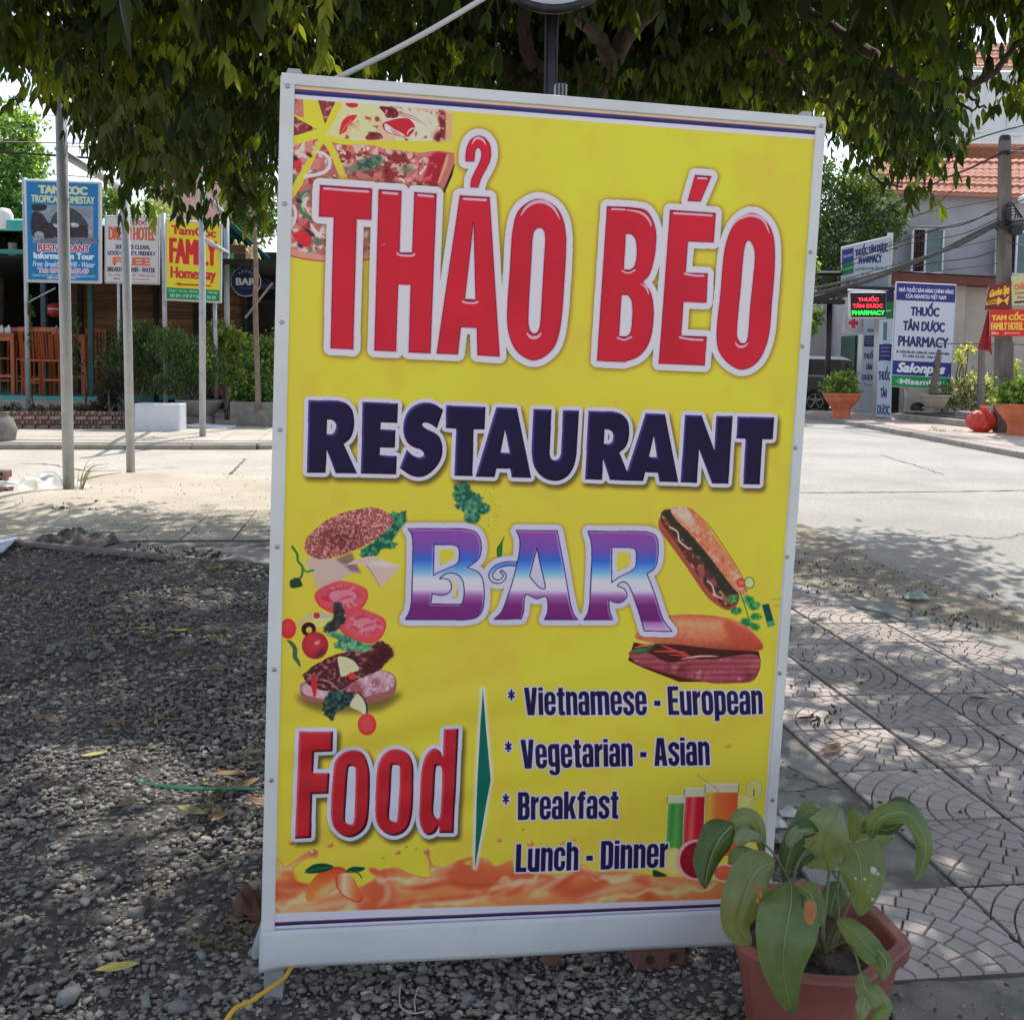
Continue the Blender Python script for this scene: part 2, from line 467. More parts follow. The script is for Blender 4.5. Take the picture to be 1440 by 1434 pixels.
def art_tropical():
    cv = Canvas(420, 580, (24, 116, 170))
    rect(cv, 0, 0, 420, 8, (170, 180, 190)); rect(cv, 0, 572, 420, 580, (170, 180, 190)); rect(cv, 0, 0, 8, 580, (170, 180, 190)); rect(cv, 408, 0, 420, 580, (170, 180, 190))
    box_text(cv, 'TAM COC', 78, 30, 344, 72, (206, 208, 168), (5, 3))
    box_text(cv, 'TROPICAL HOMESTAY', 34, 86, 386, 124, (196, 204, 160), (2.5, 2))
    # grey photo panel: house under a round tree
    x0, y0, x1, y1 = 38, 138, 380, 358
    rect(cv, x0, y0, x1, y1, (150, 156, 170))
    m, x, y = cv.raster([[(x0, y0), (x1, y0), (x1, y1), (x0, y1)]])
    n = vnoise(*m.shape, 40, 4)[..., None]
    cv.put(m, x, y, np.array([132, 140, 156.]) + 50 * (n - .5))
    def blob(P, col, a=1): cv.tex(cr(P, 5, closed=True), lambda m, x, y: np.array(col) * (.7 + .6 * vnoise(m.shape[0], m.shape[1], 12, 3)[..., None]), alpha=a, blur=1)
    blob([(40, 140), (115, 140), (110, 168), (60, 178), (38, 170)], (40, 44, 50))
    blob([(38, 190), (90, 190), (125, 240), (150, 235), (150, 330), (38, 320)], (48, 40, 50))
    blob([(140, 232), (170, 180), (230, 150), (290, 170), (335, 220), (350, 260), (300, 280), (180, 270)], (58, 66, 66))
    blob([(120, 250), (200, 262), (330, 250), (352, 300), (340, 325), (160, 322)], (54, 40, 52))
    blob([(150, 245), (180, 250), (190, 270), (165, 266)], (196, 200, 204)); blob([(250, 240), (290, 238), (296, 256), (262, 262)], (190, 192, 196))
    blob([(355, 250), (372, 250), (374, 320), (352, 322)], (140, 146, 150)); blob([(50, 300), (95, 298), (98, 350), (56, 352)], (150, 150, 156))
    blob([(120, 330), (380, 322), (380, 356), (60, 356)], (110, 112, 130))
    box_text(cv, 'RESTAURANT', 68, 366, 358, 404, (186, 50, 70), (2, 1.5), ((214, 214, 224), 4))
    box_text(cv, 'Information Tour', 42, 414, 384, 448, (214, 224, 230), (3, 2))
    box_text(cv, 'Free: Breakfast - Wifi - Water', 34, 464, 386, 494, (190, 206, 226), (1.5, 1), slant=6)
    box_text(cv, 'Tel: 0915 04.07.49', 64, 504, 352, 530, (200, 150, 180), (2, 1.5), ((206, 210, 226), 2.5))
    box_text(cv, 'Tamcoctropicalhomestay@gmail.com', 28, 538, 390, 552, (176, 190, 214), (1, .6))
    cv.fill([(110, 560), (134, 552), (134, 557), (280, 557), (280, 563), (134, 563), (134, 568)], (200, 206, 190))
    return unshade(cv.a, .95)
def art_dream():
    cv = Canvas(400, 500, (176, 172, 172))
    rect(cv, 0, 0, 400, 500, (120, 120, 124)); rect(cv, 5, 5, 395, 495, (178, 174, 172))
    box_text(cv, 'TAM COC', 92, 34, 308, 62, (150, 70, 66), (3, 2))
    box_text(cv, 'DREAM HOTEL', 28, 82, 368, 178, (176, 84, 66), (5, 2.5))
    box_text(cv, 'SERVICES CLEAN,', 76, 216, 330, 246, (60, 56, 90), (2.5, 1.5))
    box_text(cv, 'GOOD QUALITY, FRIENDLY', 18, 262, 372, 292, (60, 56, 90), (2, 1.5))
    box_text(cv, 'FREE', 62, 312, 330, 366, (186, 92, 66), (7, 4))
    box_text(cv, 'BREAKFAST - WIFI - WATER', 18, 384, 372, 418, (58, 56, 84), (2, 1.5))
    box_text(cv, 'TEL: (+84) 30.3618 707 - 0989.556.705', 18, 434, 372, 452, (150, 110, 110), (1, .8))
    rect(cv, 170, 470, 330, 474, (60, 60, 80)); cv.fill([(60, 470), (74, 462), (74, 478)], (60, 60, 80)); rect(cv, 74, 467, 110, 474, (60, 60, 80))
    return unshade(cv.a, 1.25)
def art_family():
    cv = Canvas(400, 560, (222, 206, 44))
    rect(cv, 0, 0, 400, 560, (170, 172, 168)); rect(cv, 7, 7, 393, 553, (224, 206, 44))
    box_text(cv, 'TamCoc', 44, 42, 360, 98, (196, 56, 48), (5, 3))
    box_text(cv, 'FAMILY', 34, 130, 366, 300, (206, 38, 48), (9, 3))
    box_text(cv, 'Homestay', 38, 328, 362, 402, (196, 46, 50), (5, 2.5))
    cv.fill([(62, 444), (112, 432), (106, 441), (330, 441), (330, 453), (106, 453), (112, 462)], (196, 50, 46))
    rect(cv, 7, 474, 393, 553, (18, 130, 84))
    box_text(cv, 'Group 5 - Tam Coc - Ninh Hai - Hoa Lu - Ninh Binh', 22, 484, 378, 502, (150, 200, 160), (1, .8))
    box_text(cv, 'DD: 0911 17 07 07 ** 0916 24 356 304', 34, 518, 366, 540, (170, 210, 180), (1.2, 1))
    return unshade(cv.a, .95)
def art_barsign():
    cv = Canvas(300, 300, (30, 38, 78))
    cv.fill([ell(150, 150, 140, 140), ell(150, 150, 134, 134)], (60, 70, 104), .8)
    for i, ch in enumerate('ABSOLUT'):
        a = math.radians(-128 + i * 20); cx, cy = 150 + 108 * math.cos(a), 150 + 108 * math.sin(a)
        c, s = math.cos(a + PI / 2), math.sin(a + PI / 2)
        q = [(cx + c * u - s * v, cy + s * u + c * v) for u, v in ((-10, -14), (10, -14), (10, 14), (-10, 14))]
        text(cv, ch, q, (150, 160, 180), (1, 1), None, .68)
    box_text(cv, 'BAR', 52, 118, 250, 186, (206, 210, 220), (6, 4))
    box_text(cv, 'RESTAURANT', 92, 212, 208, 224, (110, 120, 150), (.5, .5))
    return unshade(cv.a, 1.2)
NAVY = (40, 44, 90)
def thuoc(cv, w, rows, col, bold):
    for t, x0, y0, x1, y1 in rows:
        box_text(cv, t.replace('Ợ', 'O'), x0, y0, x1, y1, col, bold)
        if 'Ợ' in t:
            n = len(t.replace(' ', '')); k = t.index('Ợ'); fx = {'TÂN DƯỢC': .775, 'DƯỢC': .60, 'THUỐC TÂN DƯỢC': .865}.get(t, k / len(t))
            r = (y1 - y0) * .09; X, h = x0 + (x1 - x0) * fx, y1 - y0; dot_under(cv, X, y1 + r * 1.6, r, col); cv.stroke(cr([(X + h * .22, y0 + h * .16), (X + h * .38, y0 + h * .08), (X + h * .40, y0 - h * .10)]), h * .10, col)
def art_pharmacy():
    cv = Canvas(420, 720, (180, 186, 198))
    rect(cv, 0, 0, 420, 122, (44, 46, 110))
    box_text(cv, 'NHÀ THUỐC BÁN HÀNG CHÍNH HÃNG', 20, 36, 402, 62, (196, 196, 216), (1.2, 1))
    box_text(cv, 'CỦA HISAMITSU VIỆT NAM', 70, 78, 352, 104, (196, 196, 216), (1.2, 1))
    thuoc(cv, 420, [('THUỐC', 112, 166, 308, 222), ('TÂN DƯỢC', 64, 266, 352, 326), ('PHARMACY', 36, 370, 384, 436)], NAVY, (4, 3))
    box_text(cv, 'ĐC: THÔN VĂN LÂM - X.NINH HẢI - H.HOA LƯ - NINH BÌNH', 24, 470, 396, 486, (60, 62, 84), (1.2, 1))
    box_text(cv, 'ĐT: 0984 254 583 - 0966 07 427', 70, 498, 350, 514, (60, 62, 84), (1.2, 1))
    rect(cv, 0, 540, 420, 640, (44, 46, 120))
    text(cv, 'Salonpas', [(48, 556), (372, 556), (362, 616), (38, 616)], (206, 210, 224), (5, 4), None, .68, slant=6)
    rect(cv, 0, 644, 420, 720, (24, 134, 70))
    box_text(cv, 'Hisamitsu', 64, 664, 372, 700, (200, 222, 206), (3, 2.5)); cv.stroke(cr([(96, 678), (60, 672), (40, 686), (70, 694), (112, 684)]), 4, (200, 222, 206))
    rect(cv, 0, 0, 420, 4, (150, 154, 170)); rect(cv, 0, 0, 4, 720, (150, 154, 170)); rect(cv, 416, 0, 420, 720, (150, 154, 170))
    return unshade(cv.a, 1.3)
def art_pharmacy_top():
    cv = Canvas(520, 460, (160, 166, 176))
    rect(cv, 0, 30, 130, 170, (44, 50, 110)); rect(cv, 0, 170, 130, 300, (30, 100, 64))
    text(cv, 'Salonpas', [(14, 84), (118, 76), (118, 110), (14, 118)], (140, 150, 186), (1, 1), None, .68); text(cv, 'Hisamitsu', [(14, 222), (118, 214), (118, 240), (14, 248)], (110, 160, 130), (1, 1), None, .68)
    thuoc(cv, 520, [('THUỐC TÂN DƯỢC', 148, 60, 506, 128), ('PHARMACY', 190, 158, 440, 220)], NAVY, (5, 3))
    box_text(cv, 'CHUYÊN BÁN VÀ TƯ VẤN - ĐĂNG TIN Y TẾ', 146, 262, 500, 284, (70, 72, 90), (1, 1))
    box_text(cv, 'ĐT: 0984 254 583', 220, 310, 420, 334, (70, 72, 90), (1, 1))
    rect(cv, 0, 340, 520, 460, (120, 126, 134)); rect(cv, 40, 352, 90, 440, (70, 76, 90)); rect(cv, 120, 350, 180, 420, (80, 86, 96))
    box_text(cv, 'PHARMACY', 200, 372, 330, 400, (80, 84, 100), (1, 1))
    return unshade(cv.a, 1.2)
def art_pillar(kind):
    cv = Canvas(150, 760, (150, 158, 172) if kind == 0 else (164, 178, 196))
    if kind == 0:
        rect(cv, 40, 96, 104, 120, (80, 104, 104)); rect(cv, 14, 150, 140, 240, (44, 48, 84))
        for k in range(3): rect(cv, 26, 166 + 22 * k, 128, 172 + 22 * k, (110, 112, 140))
        for t, y in (('THUỐC', 296), ('TÂN', 386), ('DƯỢC', 470)):
            thuoc(cv, 150, [(t, 18 if len(t) > 3 else 46, y, 132 if len(t) > 3 else 104, y + 40)], (48, 50, 84), (3, 2))
        cv.stroke(cr([(30, 536), (80, 556), (130, 536)]), 6, (48, 50, 84))
    else:
        rect(cv, 0, 0, 150, 70, (36, 38, 64)); rect(cv, 0, 70, 150, 170, (24, 104, 60)); rect(cv, 20, 116, 130, 128, (120, 170, 140))
        rect(cv, 46, 190, 90, 300, (90, 104, 112)); rect(cv, 8, 320, 142, 420, (44, 48, 104))
        for k in range(3): rect(cv, 30, 340 + 24 * k, 124, 346 + 24 * k, (120, 122, 160))
        for t, y in (('THUỐC', 486), ('TÂN', 590), ('DƯỢC', 690)):
            thuoc(cv, 150, [(t, 12 if len(t) > 3 else 40, y, 134 if len(t) > 3 else 100, y + 50)], (50, 54, 92), (3, 2))
    return unshade(cv.a, 1.3)
def art_led():
    cv = Canvas(360, 240, (14, 8, 10))
    for (t, y0, y1, x0, x1, c) in (('THUỐC', 50, 82, 76, 284, (255, 50, 70)), ('TÂN DƯỢC', 112, 146, 20, 326, (255, 44, 64)), ('PHARMACY', 176, 216, 12, 344, (30, 255, 70))):
        thuoc(cv, 360, [(t, x0, y0, x1, y1)], c, (2.5, 2))
    return cv.a
def art_cross():
    cv = Canvas(200, 200, (160, 160, 164))
    cv.fill([ell(100, 100, 88, 88), ell(100, 100, 82, 82)], (120, 120, 126))
    rect(cv, 80, 46, 120, 154, (170, 44, 66)); rect(cv, 46, 80, 154, 120, (170, 44, 66))
    return unshade(cv.a, 1.3)
def art_spa():
    cv = Canvas(320, 260, (112, 40, 36))
    text(cv, 'Garden Spa', [(40, 56), (300, 30), (296, 110), (34, 130)], (222, 178, 60), (5, 4), None, .68)
    cv.fill([(10, 170), (160, 156), (160, 136), (240, 176), (160, 222), (160, 204), (10, 212)], (222, 178, 60)); cv.fill([(236, 176), (304, 130), (296, 222)], (222, 178, 60))
    text(cv, 'MASSAGE', [(24, 172), (150, 162), (150, 196), (24, 204)], (112, 40, 36), (2, 1), None, .68)
    return unshade(cv.a, 1.2)
def art_hotel():
    cv = Canvas(400, 300, (198, 44, 40))
    box_text(cv, 'TAM CỐC', 24, 64, 384, 118, (232, 190, 70), (6, 4))
    box_text(cv, 'FAMILY HOTEL', 16, 146, 384, 226, (228, 186, 70), (5, 3))
    box_text(cv, '50m', 20, 250, 100, 278, (226, 180, 170), (2, 2)); cv.fill([(160, 264), (190, 252), (190, 260), (350, 260), (350, 268), (190, 268), (190, 278)], (226, 190, 180))
    return unshade(cv.a, 1.1)
def art_cream():
    cv = Canvas(360, 280, (196, 186, 140))
    box_text(cv, '300m', 150, 20, 300, 60, (90, 84, 60), (2, 2))
    box_text(cv, 'CHÂN HOTEL', 40, 84, 340, 136, (196, 110, 50), (4, 3))
    box_text(cv, 'CHANGE - LAUNDRY', 40, 156, 340, 180, (90, 84, 70), (1.5, 1)); box_text(cv, 'Motorbike', 70, 196, 300, 222, (110, 90, 70), (2, 1))
    rect(cv, 30, 240, 330, 262, (70, 66, 60))
    return unshade(cv.a, 1.1)
# ------------------------------------------------------------------ the banner's print
def rr(x0, y0, x1, y1, tl=0, tr=0, br=0, bl=0):
    """Rounded box, y up; radii may be (rx, ry)."""
    out = []
    def arc(cx, cy, r, a0):
        if not r: out.append((cx, cy)); return
        rx, ry = r if isinstance(r, tuple) else (r, r * 1.25)
        sx = 1 if a0 in (0, 270) else -1; sy = 1 if a0 in (0, 90) else -1
        for k in range(7):
            a = math.radians(a0 + 15 * k)
            out.append((cx - sx * rx + rx * math.cos(a), cy - sy * ry + ry * math.sin(a)))
    arc(x1, y1, tr, 0); arc(x0, y1, tl, 90); arc(x0, y0, bl, 180); arc(x1, y0, br, 270)
    return out

def _st(pts, w):
    P = np.array(pts, float); T = np.gradient(P, axis=0); L = np.hypot(T[:, 0], T[:, 1]) + 1e-9
    N = np.stack([-T[:, 1] / L, T[:, 0] / L], 1) * w / 2
    return [tuple(q) for q in np.vstack([P + N, (P - N)[::-1]])]

HEAVY = {
 'n': (40, [('+', rr(0, 0, 40, 84, 0, 15, 0, 0)), ('-', rr(16, -1, 25, 68, 4, 4)), ('-', [(16, 85), (16, 76), (21, 85)])]),
 'm': (66, [('+', rr(0, 0, 66, 84, 0, 15)), ('-', rr(16, -1, 25, 68, 4, 4)), ('-', rr(41, -1, 50, 68, 4, 4)), ('-', [(16, 85), (16, 76), (21, 85)])]),
 'u': (40, [('+', rr(0, -1, 40, 83, 0, 0, 0, 15)), ('-', rr(15, 15, 24, 84, 0, 0, 4, 4))]),
 'i': (16, [('+', rr(0, 0, 16, 82)), ('+', rr(0, 88, 16, 100))]),
 'e': (40, [('+', rr(0, -1, 40, 84, 18, 18, 18, 18)), ('-', rr(15, 49, 25, 71, 5, 5)), ('-', rr(15, 14, 25, 38, 0, 0, 5, 5)), ('-', rr(20, 30, 41, 38))]),
 'o': (40, [('+', rr(0, -1, 40, 84, 18, 18, 18, 18)), ('-', rr(15, 15, 25, 68, 5, 5, 5, 5))]),
 'a': (38, [('+', rr(22, 0, 38, 66)), ('+', rr(1, 50, 38, 84, 15, 15)), ('+', rr(-1, -1, 30, 48, 12, 0, 8, 12)), ('-', rr(14, 13, 22, 37, 3, 3, 3, 3)), ('-', rr(14, 49, 22, 70, 4, 4)), ('-', rr(-2, 48, 20, 56))]),
 's': (38, [('+', _st(cr([(31, 57), (31, 70), (19, 77), (8, 68), (10, 54), (20, 43), (30, 31), (29, 13), (19, 6), (8, 12), (7, 27)]), 15))]),
 't': (28, [('+', rr(6, 6, 22, 98)), ('+', rr(0, 68, 28, 81)), ('+', rr(6, -1, 28, 13, 0, 0, 0, 8))]),
 'r': (27, [('+', rr(0, 0, 16, 83)), ('+', [(14, 70), (20, 80), (28, 84), (28, 63), (20, 62), (15, 52)])]),
 'p': (40, [('+', rr(0, -22, 16, 83)), ('+', rr(0, -1, 40, 84, 0, 15, 15, 0)), ('-', rr(16, 14, 25, 68, 4, 4, 4, 4))]),
 'g': (40, [('+', rr(0, 4, 40, 84, 15, 0, 0, 15)), ('+', rr(24, -10, 40, 83)), ('-', rr(15, 20, 24, 68, 4, 4, 4, 4)), ('+', rr(2, -26, 40, -6, 0, 0, 14, 14)), ('-', rr(16, -13, 24, 5)), ('-', rr(0, -7, 18, 4))]),
 'V': (46, [('+', [(0, 100), (17, 100), (23, 38), (29, 100), (46, 100), (35, 0), (11, 0)])]),
 'E': (38, [('+', rr(0, 0, 17, 100)), ('+', rr(0, 85, 38, 100)), ('+', rr(0, 43, 35, 58)), ('+', rr(0, 0, 38, 15))]),
 'A': (46, [('+', [(11, 100), (35, 100), (46, 0), (29, 0), (27, 20), (19, 20), (17, 0), (0, 0)]), ('-', [(23, 78), (26, 36), (20, 36)])]),
 'B': (42, [('+', rr(0, 48, 41, 100, 0, 15, 12, 0)), ('+', rr(0, 0, 42, 54, 0, 12, 15, 0)), ('-', rr(17, 60, 25, 85, 0, 4, 4, 0)), ('-', rr(17, 15, 26, 45, 0, 4, 4, 0))]),
 'k': (43, [('+', rr(0, 0, 16, 100)), ('+', [(14, 40), (26, 83), (43, 83), (31, 48), (44, 0), (27, 0), (20, 32), (14, 24)])]),
 'f': (29, [('+', rr(6, 0, 22, 86)), ('+', rr(6, 72, 30, 100, 12, 0)), ('-', rr(22, 60, 31, 87, 4)), ('+', rr(0, 68, 28, 81))]),
 'L': (36, [('+', rr(0, 0, 17, 100)), ('+', rr(0, 0, 36, 16))]),
 'c': (38, [('+', rr(0, -1, 38, 84, 18, 18, 18, 18)), ('-', rr(15, 14, 24, 69, 4, 4, 4, 4)), ('-', rr(20, 34, 40, 51))]),
 'h': (40, [('+', rr(0, 0, 16, 100)), ('+', rr(0, 0, 40, 84, 0, 15, 0, 0)), ('-', rr(16, -1, 25, 68, 4, 4)), ('-', [(16, 85), (16, 76), (21, 85)])]),
 'D': (42, [('+', rr(0, 0, 42, 100, 0, 17, 17, 0)), ('-', rr(17, 15, 26, 85, 0, 4, 4, 0))]),
 '-': (24, [('+', rr(1, 32, 23, 50))]),
 ' ': (17, []),
 '*': (34, [('+', _st([(17 - 14 * math.cos(a), 78 - 20 * math.sin(a)), (17, 78), (17 + 14 * math.cos(a), 78 + 20 * math.sin(a))], 7.5)) for a in (math.pi / 2, math.pi / 6, -math.pi / 6)]),
}
def heavy_text(cv, txt, tl, bl, br, col, out):
    """Heavy condensed line; tl/bl = cap top/baseline at the left end, br = baseline at the right end."""
    tl, bl, br = (np.array(p, float) for p in (tl, bl, br))
    tot = sum(HEAVY[ch][0] + 4.5 for ch in txt) - 4.5
    X = (br - bl) / tot; Y = (tl - bl) / 100.
    pos = 0; ink = []
    x = 0
    allp = [[tuple(bl + X * px + Y * py) for px, py in ((-6, -30), (tot + 6, -30), (tot + 6, 106), (-6, 106))]]
    m0, x0, y0 = cv.raster(allp, 6)
    M = np.zeros_like(m0)
    for ch in txt:
        w, parts = HEAVY[ch]
        for sg, P in parts:
            pm, px, py = cv.raster([[tuple(bl + X * (pos + a) + Y * b) for a, b in P]])
            if pm is None: continue
            h, wd = pm.shape
            v = M[py - y0:py - y0 + h, px - x0:px - x0 + wd]
            v[:] = np.maximum(v, pm) if sg == '+' else v * (1 - pm)
        pos += w + 4.5
    cv.put(mkblur(dilate(M, out + 1), 1), x0, y0, (150, 150, 90), .5)
    cv.put(dilate(M, out), x0, y0, (178, 180, 192))
    cv.put(M, x0, y0, col)

def paint_banner(photo_to_board, W, H):
    """Paint in the photograph's pixel coordinates; the board transform undoes the perspective."""
    cv = Canvas(W, H, (0, 0, 0), photo_to_board)
    # the print is seen in shade; colours below were read in shade, this brings back the ink's own
    def Z(x0, y0, s):
        return lambda pts: [(x0 + a * s, y0 + b * s) for a, b in pts]
    A = Z(430, 170, .13947); B = Z(430, 340, .13947); Cc = Z(620, 170, .13947); D = Z(620, 340, .13947)
    Z6 = Z(760, 150, .29289)
    R1 = Z(420, 550, .138889); R2 = Z(610, 560, .138889); R3 = Z(800, 560, .138889); R4 = Z(940, 560, .138889)
    BR = Z(560, 720, .277778)
    F1 = Z(400, 1000, .13947); F2 = Z(540, 1000, .16736)
    PZ = Z(400, 130, .181311)
    # board background: white, yellow field, stripes
    cv.a[:] = cv.col((182, 184, 192))
    yl = (196, 178, 60)
    fieldq = [(408, 138.5), (1146, 196.5), (1066, 1262), (388, 1283.5)]
    cv.fill(fieldq, yl)
    m, x, y = cv.raster([fieldq])
    n = vnoise(*m.shape, 160, 2)
    cv.put(m, x, y, (196, 184, 58), np.clip((n - .45) * 1.6, 0, .6)) if False else cv.put(m * np.clip((n - .4) * 1.5, 0, .5), x, y, (198, 188, 52))
    n2 = vnoise(m.shape[0], m.shape[1], 60, 3)
    cv.put(m * np.clip((n2 - .55) * 1.2, 0, .3), x, y, (176, 162, 66))
    # top stripes (peach, red line, blue, navy) and bottom stripes
    def stripe(l0, l1, r0, r1, c):
        cv.fill([(400, l0), (1160, r0), (1160, r1), (400, l1)], c)
    stripe(119.5, 124.5, 181.0, 184.5, (196, 176, 150))
    stripe(124.0, 125.2, 184.3, 185.2, (120, 60, 70))
    stripe(125.2, 130.0, 185.2, 189.2, (62, 58, 110))
    stripe(127.8, 131.6, 187.2, 190.6, (40, 44, 90))
    def bstripe(l0, l1, r0, r1, c):
        cv.fill([(380, l0), (1080, r0), (1080, r1), (380, l1)], c)
    bstripe(1297.4, 1301.5, 1268.2, 1271.2, (60, 55, 95))
    bstripe(1296.6, 1298.2, 1267.5, 1268.7, (110, 60, 75))
    bstripe(1299.6, 1302.0, 1269.8, 1271.8, (34, 36, 72))

    # ---------- pizza
    def pizza_tex(seed, base, spots):
        def fn(m, x, y):
            RNG.seed(seed); h, w = m.shape
            C = np.empty((h, w, 3)); C[:] = base
            for cell, lo, wd, col in spots:
                n = mkblur(vnoise(h, w, cell, 3), 1)
                a = np.clip((n - lo) / (wd * 1.6), 0, 1)[..., None] * .85
                C = C * (1 - a) + np.array(col, float) * a
            return C
        return fn
    meat = [(26, .52, .05, (118, 40, 44)), (14, .58, .05, (200, 172, 150)), (10, .62, .04, (150, 52, 48)), (8, .66, .04, (226, 205, 190)), (34, .66, .04, (66, 92, 70)), (6, .68, .04, (70, 24, 34))]
    pink = [(20, .50, .08, (190, 120, 110)), (10, .56, .05, (216, 190, 175)), (12, .62, .05, (140, 44, 48)), (30, .68, .05, (80, 104, 80)), (5, .68, .05, (96, 34, 44))]
    cheese = [(60, .5, .2, (196, 190, 140)), (24, .62, .06, (206, 160, 130)), (16, .7, .05, (150, 66, 56))]
    dark = [(18, .48, .08, (80, 34, 44)), (9, .58, .05, (186, 140, 128)), (7, .66, .05, (220, 196, 180))]
    cv.tex(PZ([(40, 45), (145, 55), (150, 200), (95, 180), (42, 130)]), pizza_tex(1, (170, 110, 100), dark))
    cv.tex(PZ([(260, 62), (395, 75), (315, 245)]), pizza_tex(2, (120, 56, 60), dark))
    cv.tex(PZ([(40, 160), (110, 210), (250, 285), (120, 325), (38, 345)]), pizza_tex(3, (120, 56, 60), dark))
    top = PZ([(455, 82)] + cr([(455, 82), (700, 95), (1000, 120), (1300, 155)], 3) + [(1312, 200), (1308, 300), (1300, 385)] + cr([(1300, 385), (1180, 380), (1000, 382), (900, 378), (780, 378), (660, 368), (540, 378), (450, 352), (318, 333)], 2) + [(400, 200)])
    cv.tex(top, pizza_tex(4, (192, 188, 136), cheese))
    cv.tex(PZ(cr([(760, 110), (1000, 122), (1180, 150), (1200, 290), (1150, 370), (960, 355), (850, 300), (780, 200)], closed=True)), pizza_tex(5, (212, 190, 162), [(30, .5, .1, (196, 150, 126)), (8, .62, .06, (150, 84, 76)), (40, .62, .08, (226, 214, 190))]))
    for k in range(7):
        cv.stroke(PZ(cr([(760 + 10 * k, 120 + 4 * k), (850 + 22 * k, 170 + 2 * k), (960 + 26 * k, 190 + 14 * k)])), .9, (232, 214, 196) if k % 2 else (120, 44, 44), .8, taper=True)
    cv.tex(PZ(cr([(740, 110), (860, 130), (880, 190), (800, 200), (770, 160)], closed=True)), pizza_tex(6, (110, 36, 40), dark))
    cv.tex(PZ(cr([(1180, 150), (1250, 160), (1250, 300), (1240, 375), (1160, 370), (1200, 260)], closed=True)), pizza_tex(7, (120, 40, 44), dark), blur=2)
    cv.fill(PZ([(1255, 155), (1308, 160), (1306, 290), (1300, 384), (1250, 380), (1262, 290)]), (200, 150, 104), .9, blur=1.5)
    cv.fill(PZ(cr([(760, 250), (800, 225), (880, 205), (960, 205), (1005, 250), (1010, 290), (970, 335), (920, 345), (840, 330), (780, 300)], closed=True)), (168, 38, 48))
    cv.fill(PZ(cr([(775, 250), (800, 250), (850, 285), (900, 310), (935, 340), (860, 330), (790, 300)], closed=True)), (214, 190, 186))
    cv.fill(PZ(cr([(820, 280), (870, 300), (910, 335), (850, 325)], closed=True)), (150, 90, 100), .6, blur=1)
    cv.stroke(PZ(cr([(950, 335), (965, 300), (1000, 280), (1030, 290)])), 2.2, (232, 190, 180), taper=True)
    cv.fill(PZ(cr([(428, 300), (450, 225), (500, 185), (560, 178), (540, 215), (495, 255), (480, 300), (430, 330)], closed=True)), (186, 44, 46))
    cv.stroke(PZ(cr([(440, 320), (470, 270), (520, 215)])), 1.2, (226, 150, 90), .8)
    cv.fill(PZ(cr([(480, 85), (560, 88), (565, 112), (520, 120), (485, 105)], closed=True)), (168, 44, 50))
    cv.fill(PZ(cr([(705, 190), (735, 195), (735, 225), (705, 225)], closed=True)), (130, 50, 48), .9, blur=1)
    cv.tex(PZ(cr([(630, 345), (680, 310), (740, 320), (760, 358), (700, 370), (640, 368)], closed=True)), pizza_tex(8, (130, 50, 50), dark))
    # middle slice
    mid = PZ([(365, 385)] + cr([(365, 385), (480, 410), (640, 405), (800, 440), (900, 450), (1050, 470), (1180, 455), (1315, 470)], 3) + [(1318, 560), (1305, 620), (1240, 780), (1000, 760), (700, 720), (488, 665), (430, 520)])
    cv.tex(mid, pizza_tex(9, (176, 106, 100), meat))
    cv.tex(PZ(cr([(1140, 480), (1262, 485), (1225, 620), (1185, 715), (1080, 700), (1110, 580)], closed=True)), pizza_tex(10, (148, 34, 46), [(12, .6, .06, (186, 90, 90)), (20, .6, .1, (120, 28, 40))]), blur=2)
    cv.fill(PZ([(1262, 480), (1318, 470), (1310, 600), (1235, 770), (1185, 720), (1225, 640)]), (170, 104, 90))
    cv.fill(PZ([(1255, 490), (1275, 480), (1262, 560), (1205, 700), (1185, 712)]), (206, 140, 110))
    cv.fill(PZ([(1316, 560), (1322, 560), (1300, 650), (1242, 782), (1225, 778)]), (36, 26, 30))
    for cx, cy, r in ((640, 560, 95), (720, 530, 60), (950, 600, 52), (520, 600, 50)):
        cv.tex(PZ(ell(cx, cy, r, r * .6, -12)), pizza_tex(11 + r, (96, 120, 96), [(9, .5, .05, (30, 78, 62)), (5, .6, .05, (120, 150, 110))]), blur=4, alpha=.9)
    # lower left slices
    cv.tex(PZ([(40, 420), (250, 362), (265, 375), (150, 570), (36, 770)]), pizza_tex(30, (176, 120, 108), pink))
    cv.tex(PZ([(300, 400), (330, 430), (430, 660), (300, 640), (230, 680), (130, 900), (320, 1310), (200, 1300), (24, 1260), (24, 930), (150, 690), (250, 480)]), pizza_tex(31, (160, 96, 92), pink))
    cv.tex(PZ([(24, 880), (60, 830), (110, 760), (200, 620), (420, 660), (440, 900), (700, 1050), (720, 1300), (300, 1310), (120, 1290), (24, 1265)]), pizza_tex(32, (166, 100, 96), pink))
    cv.fill(PZ(cr([(24, 1190), (90, 1215), (200, 1250), (330, 1262), (520, 1270), (700, 1262), (700, 1290), (500, 1312), (300, 1312), (150, 1292), (24, 1262)], 5)), (196, 134, 112), .95, blur=1)
    cv.stroke(PZ(cr([(24, 1262), (150, 1292), (300, 1310), (500, 1312), (700, 1292)])), 1.4, (140, 50, 50))
    cv.fill(PZ(cr([(40, 510), (90, 500), (135, 545), (120, 590), (50, 590)], closed=True)), (178, 44, 50), .9, blur=1)
    cv.stroke(PZ(cr([(255, 462), (320, 490), (352, 545), (320, 610), (240, 640), (160, 652)])), 5.2, (214, 200, 184))
    cv.stroke(PZ(cr([(250, 470), (315, 500), (338, 548), (310, 600), (230, 628)])), 1.1, (150, 110, 110), .7)
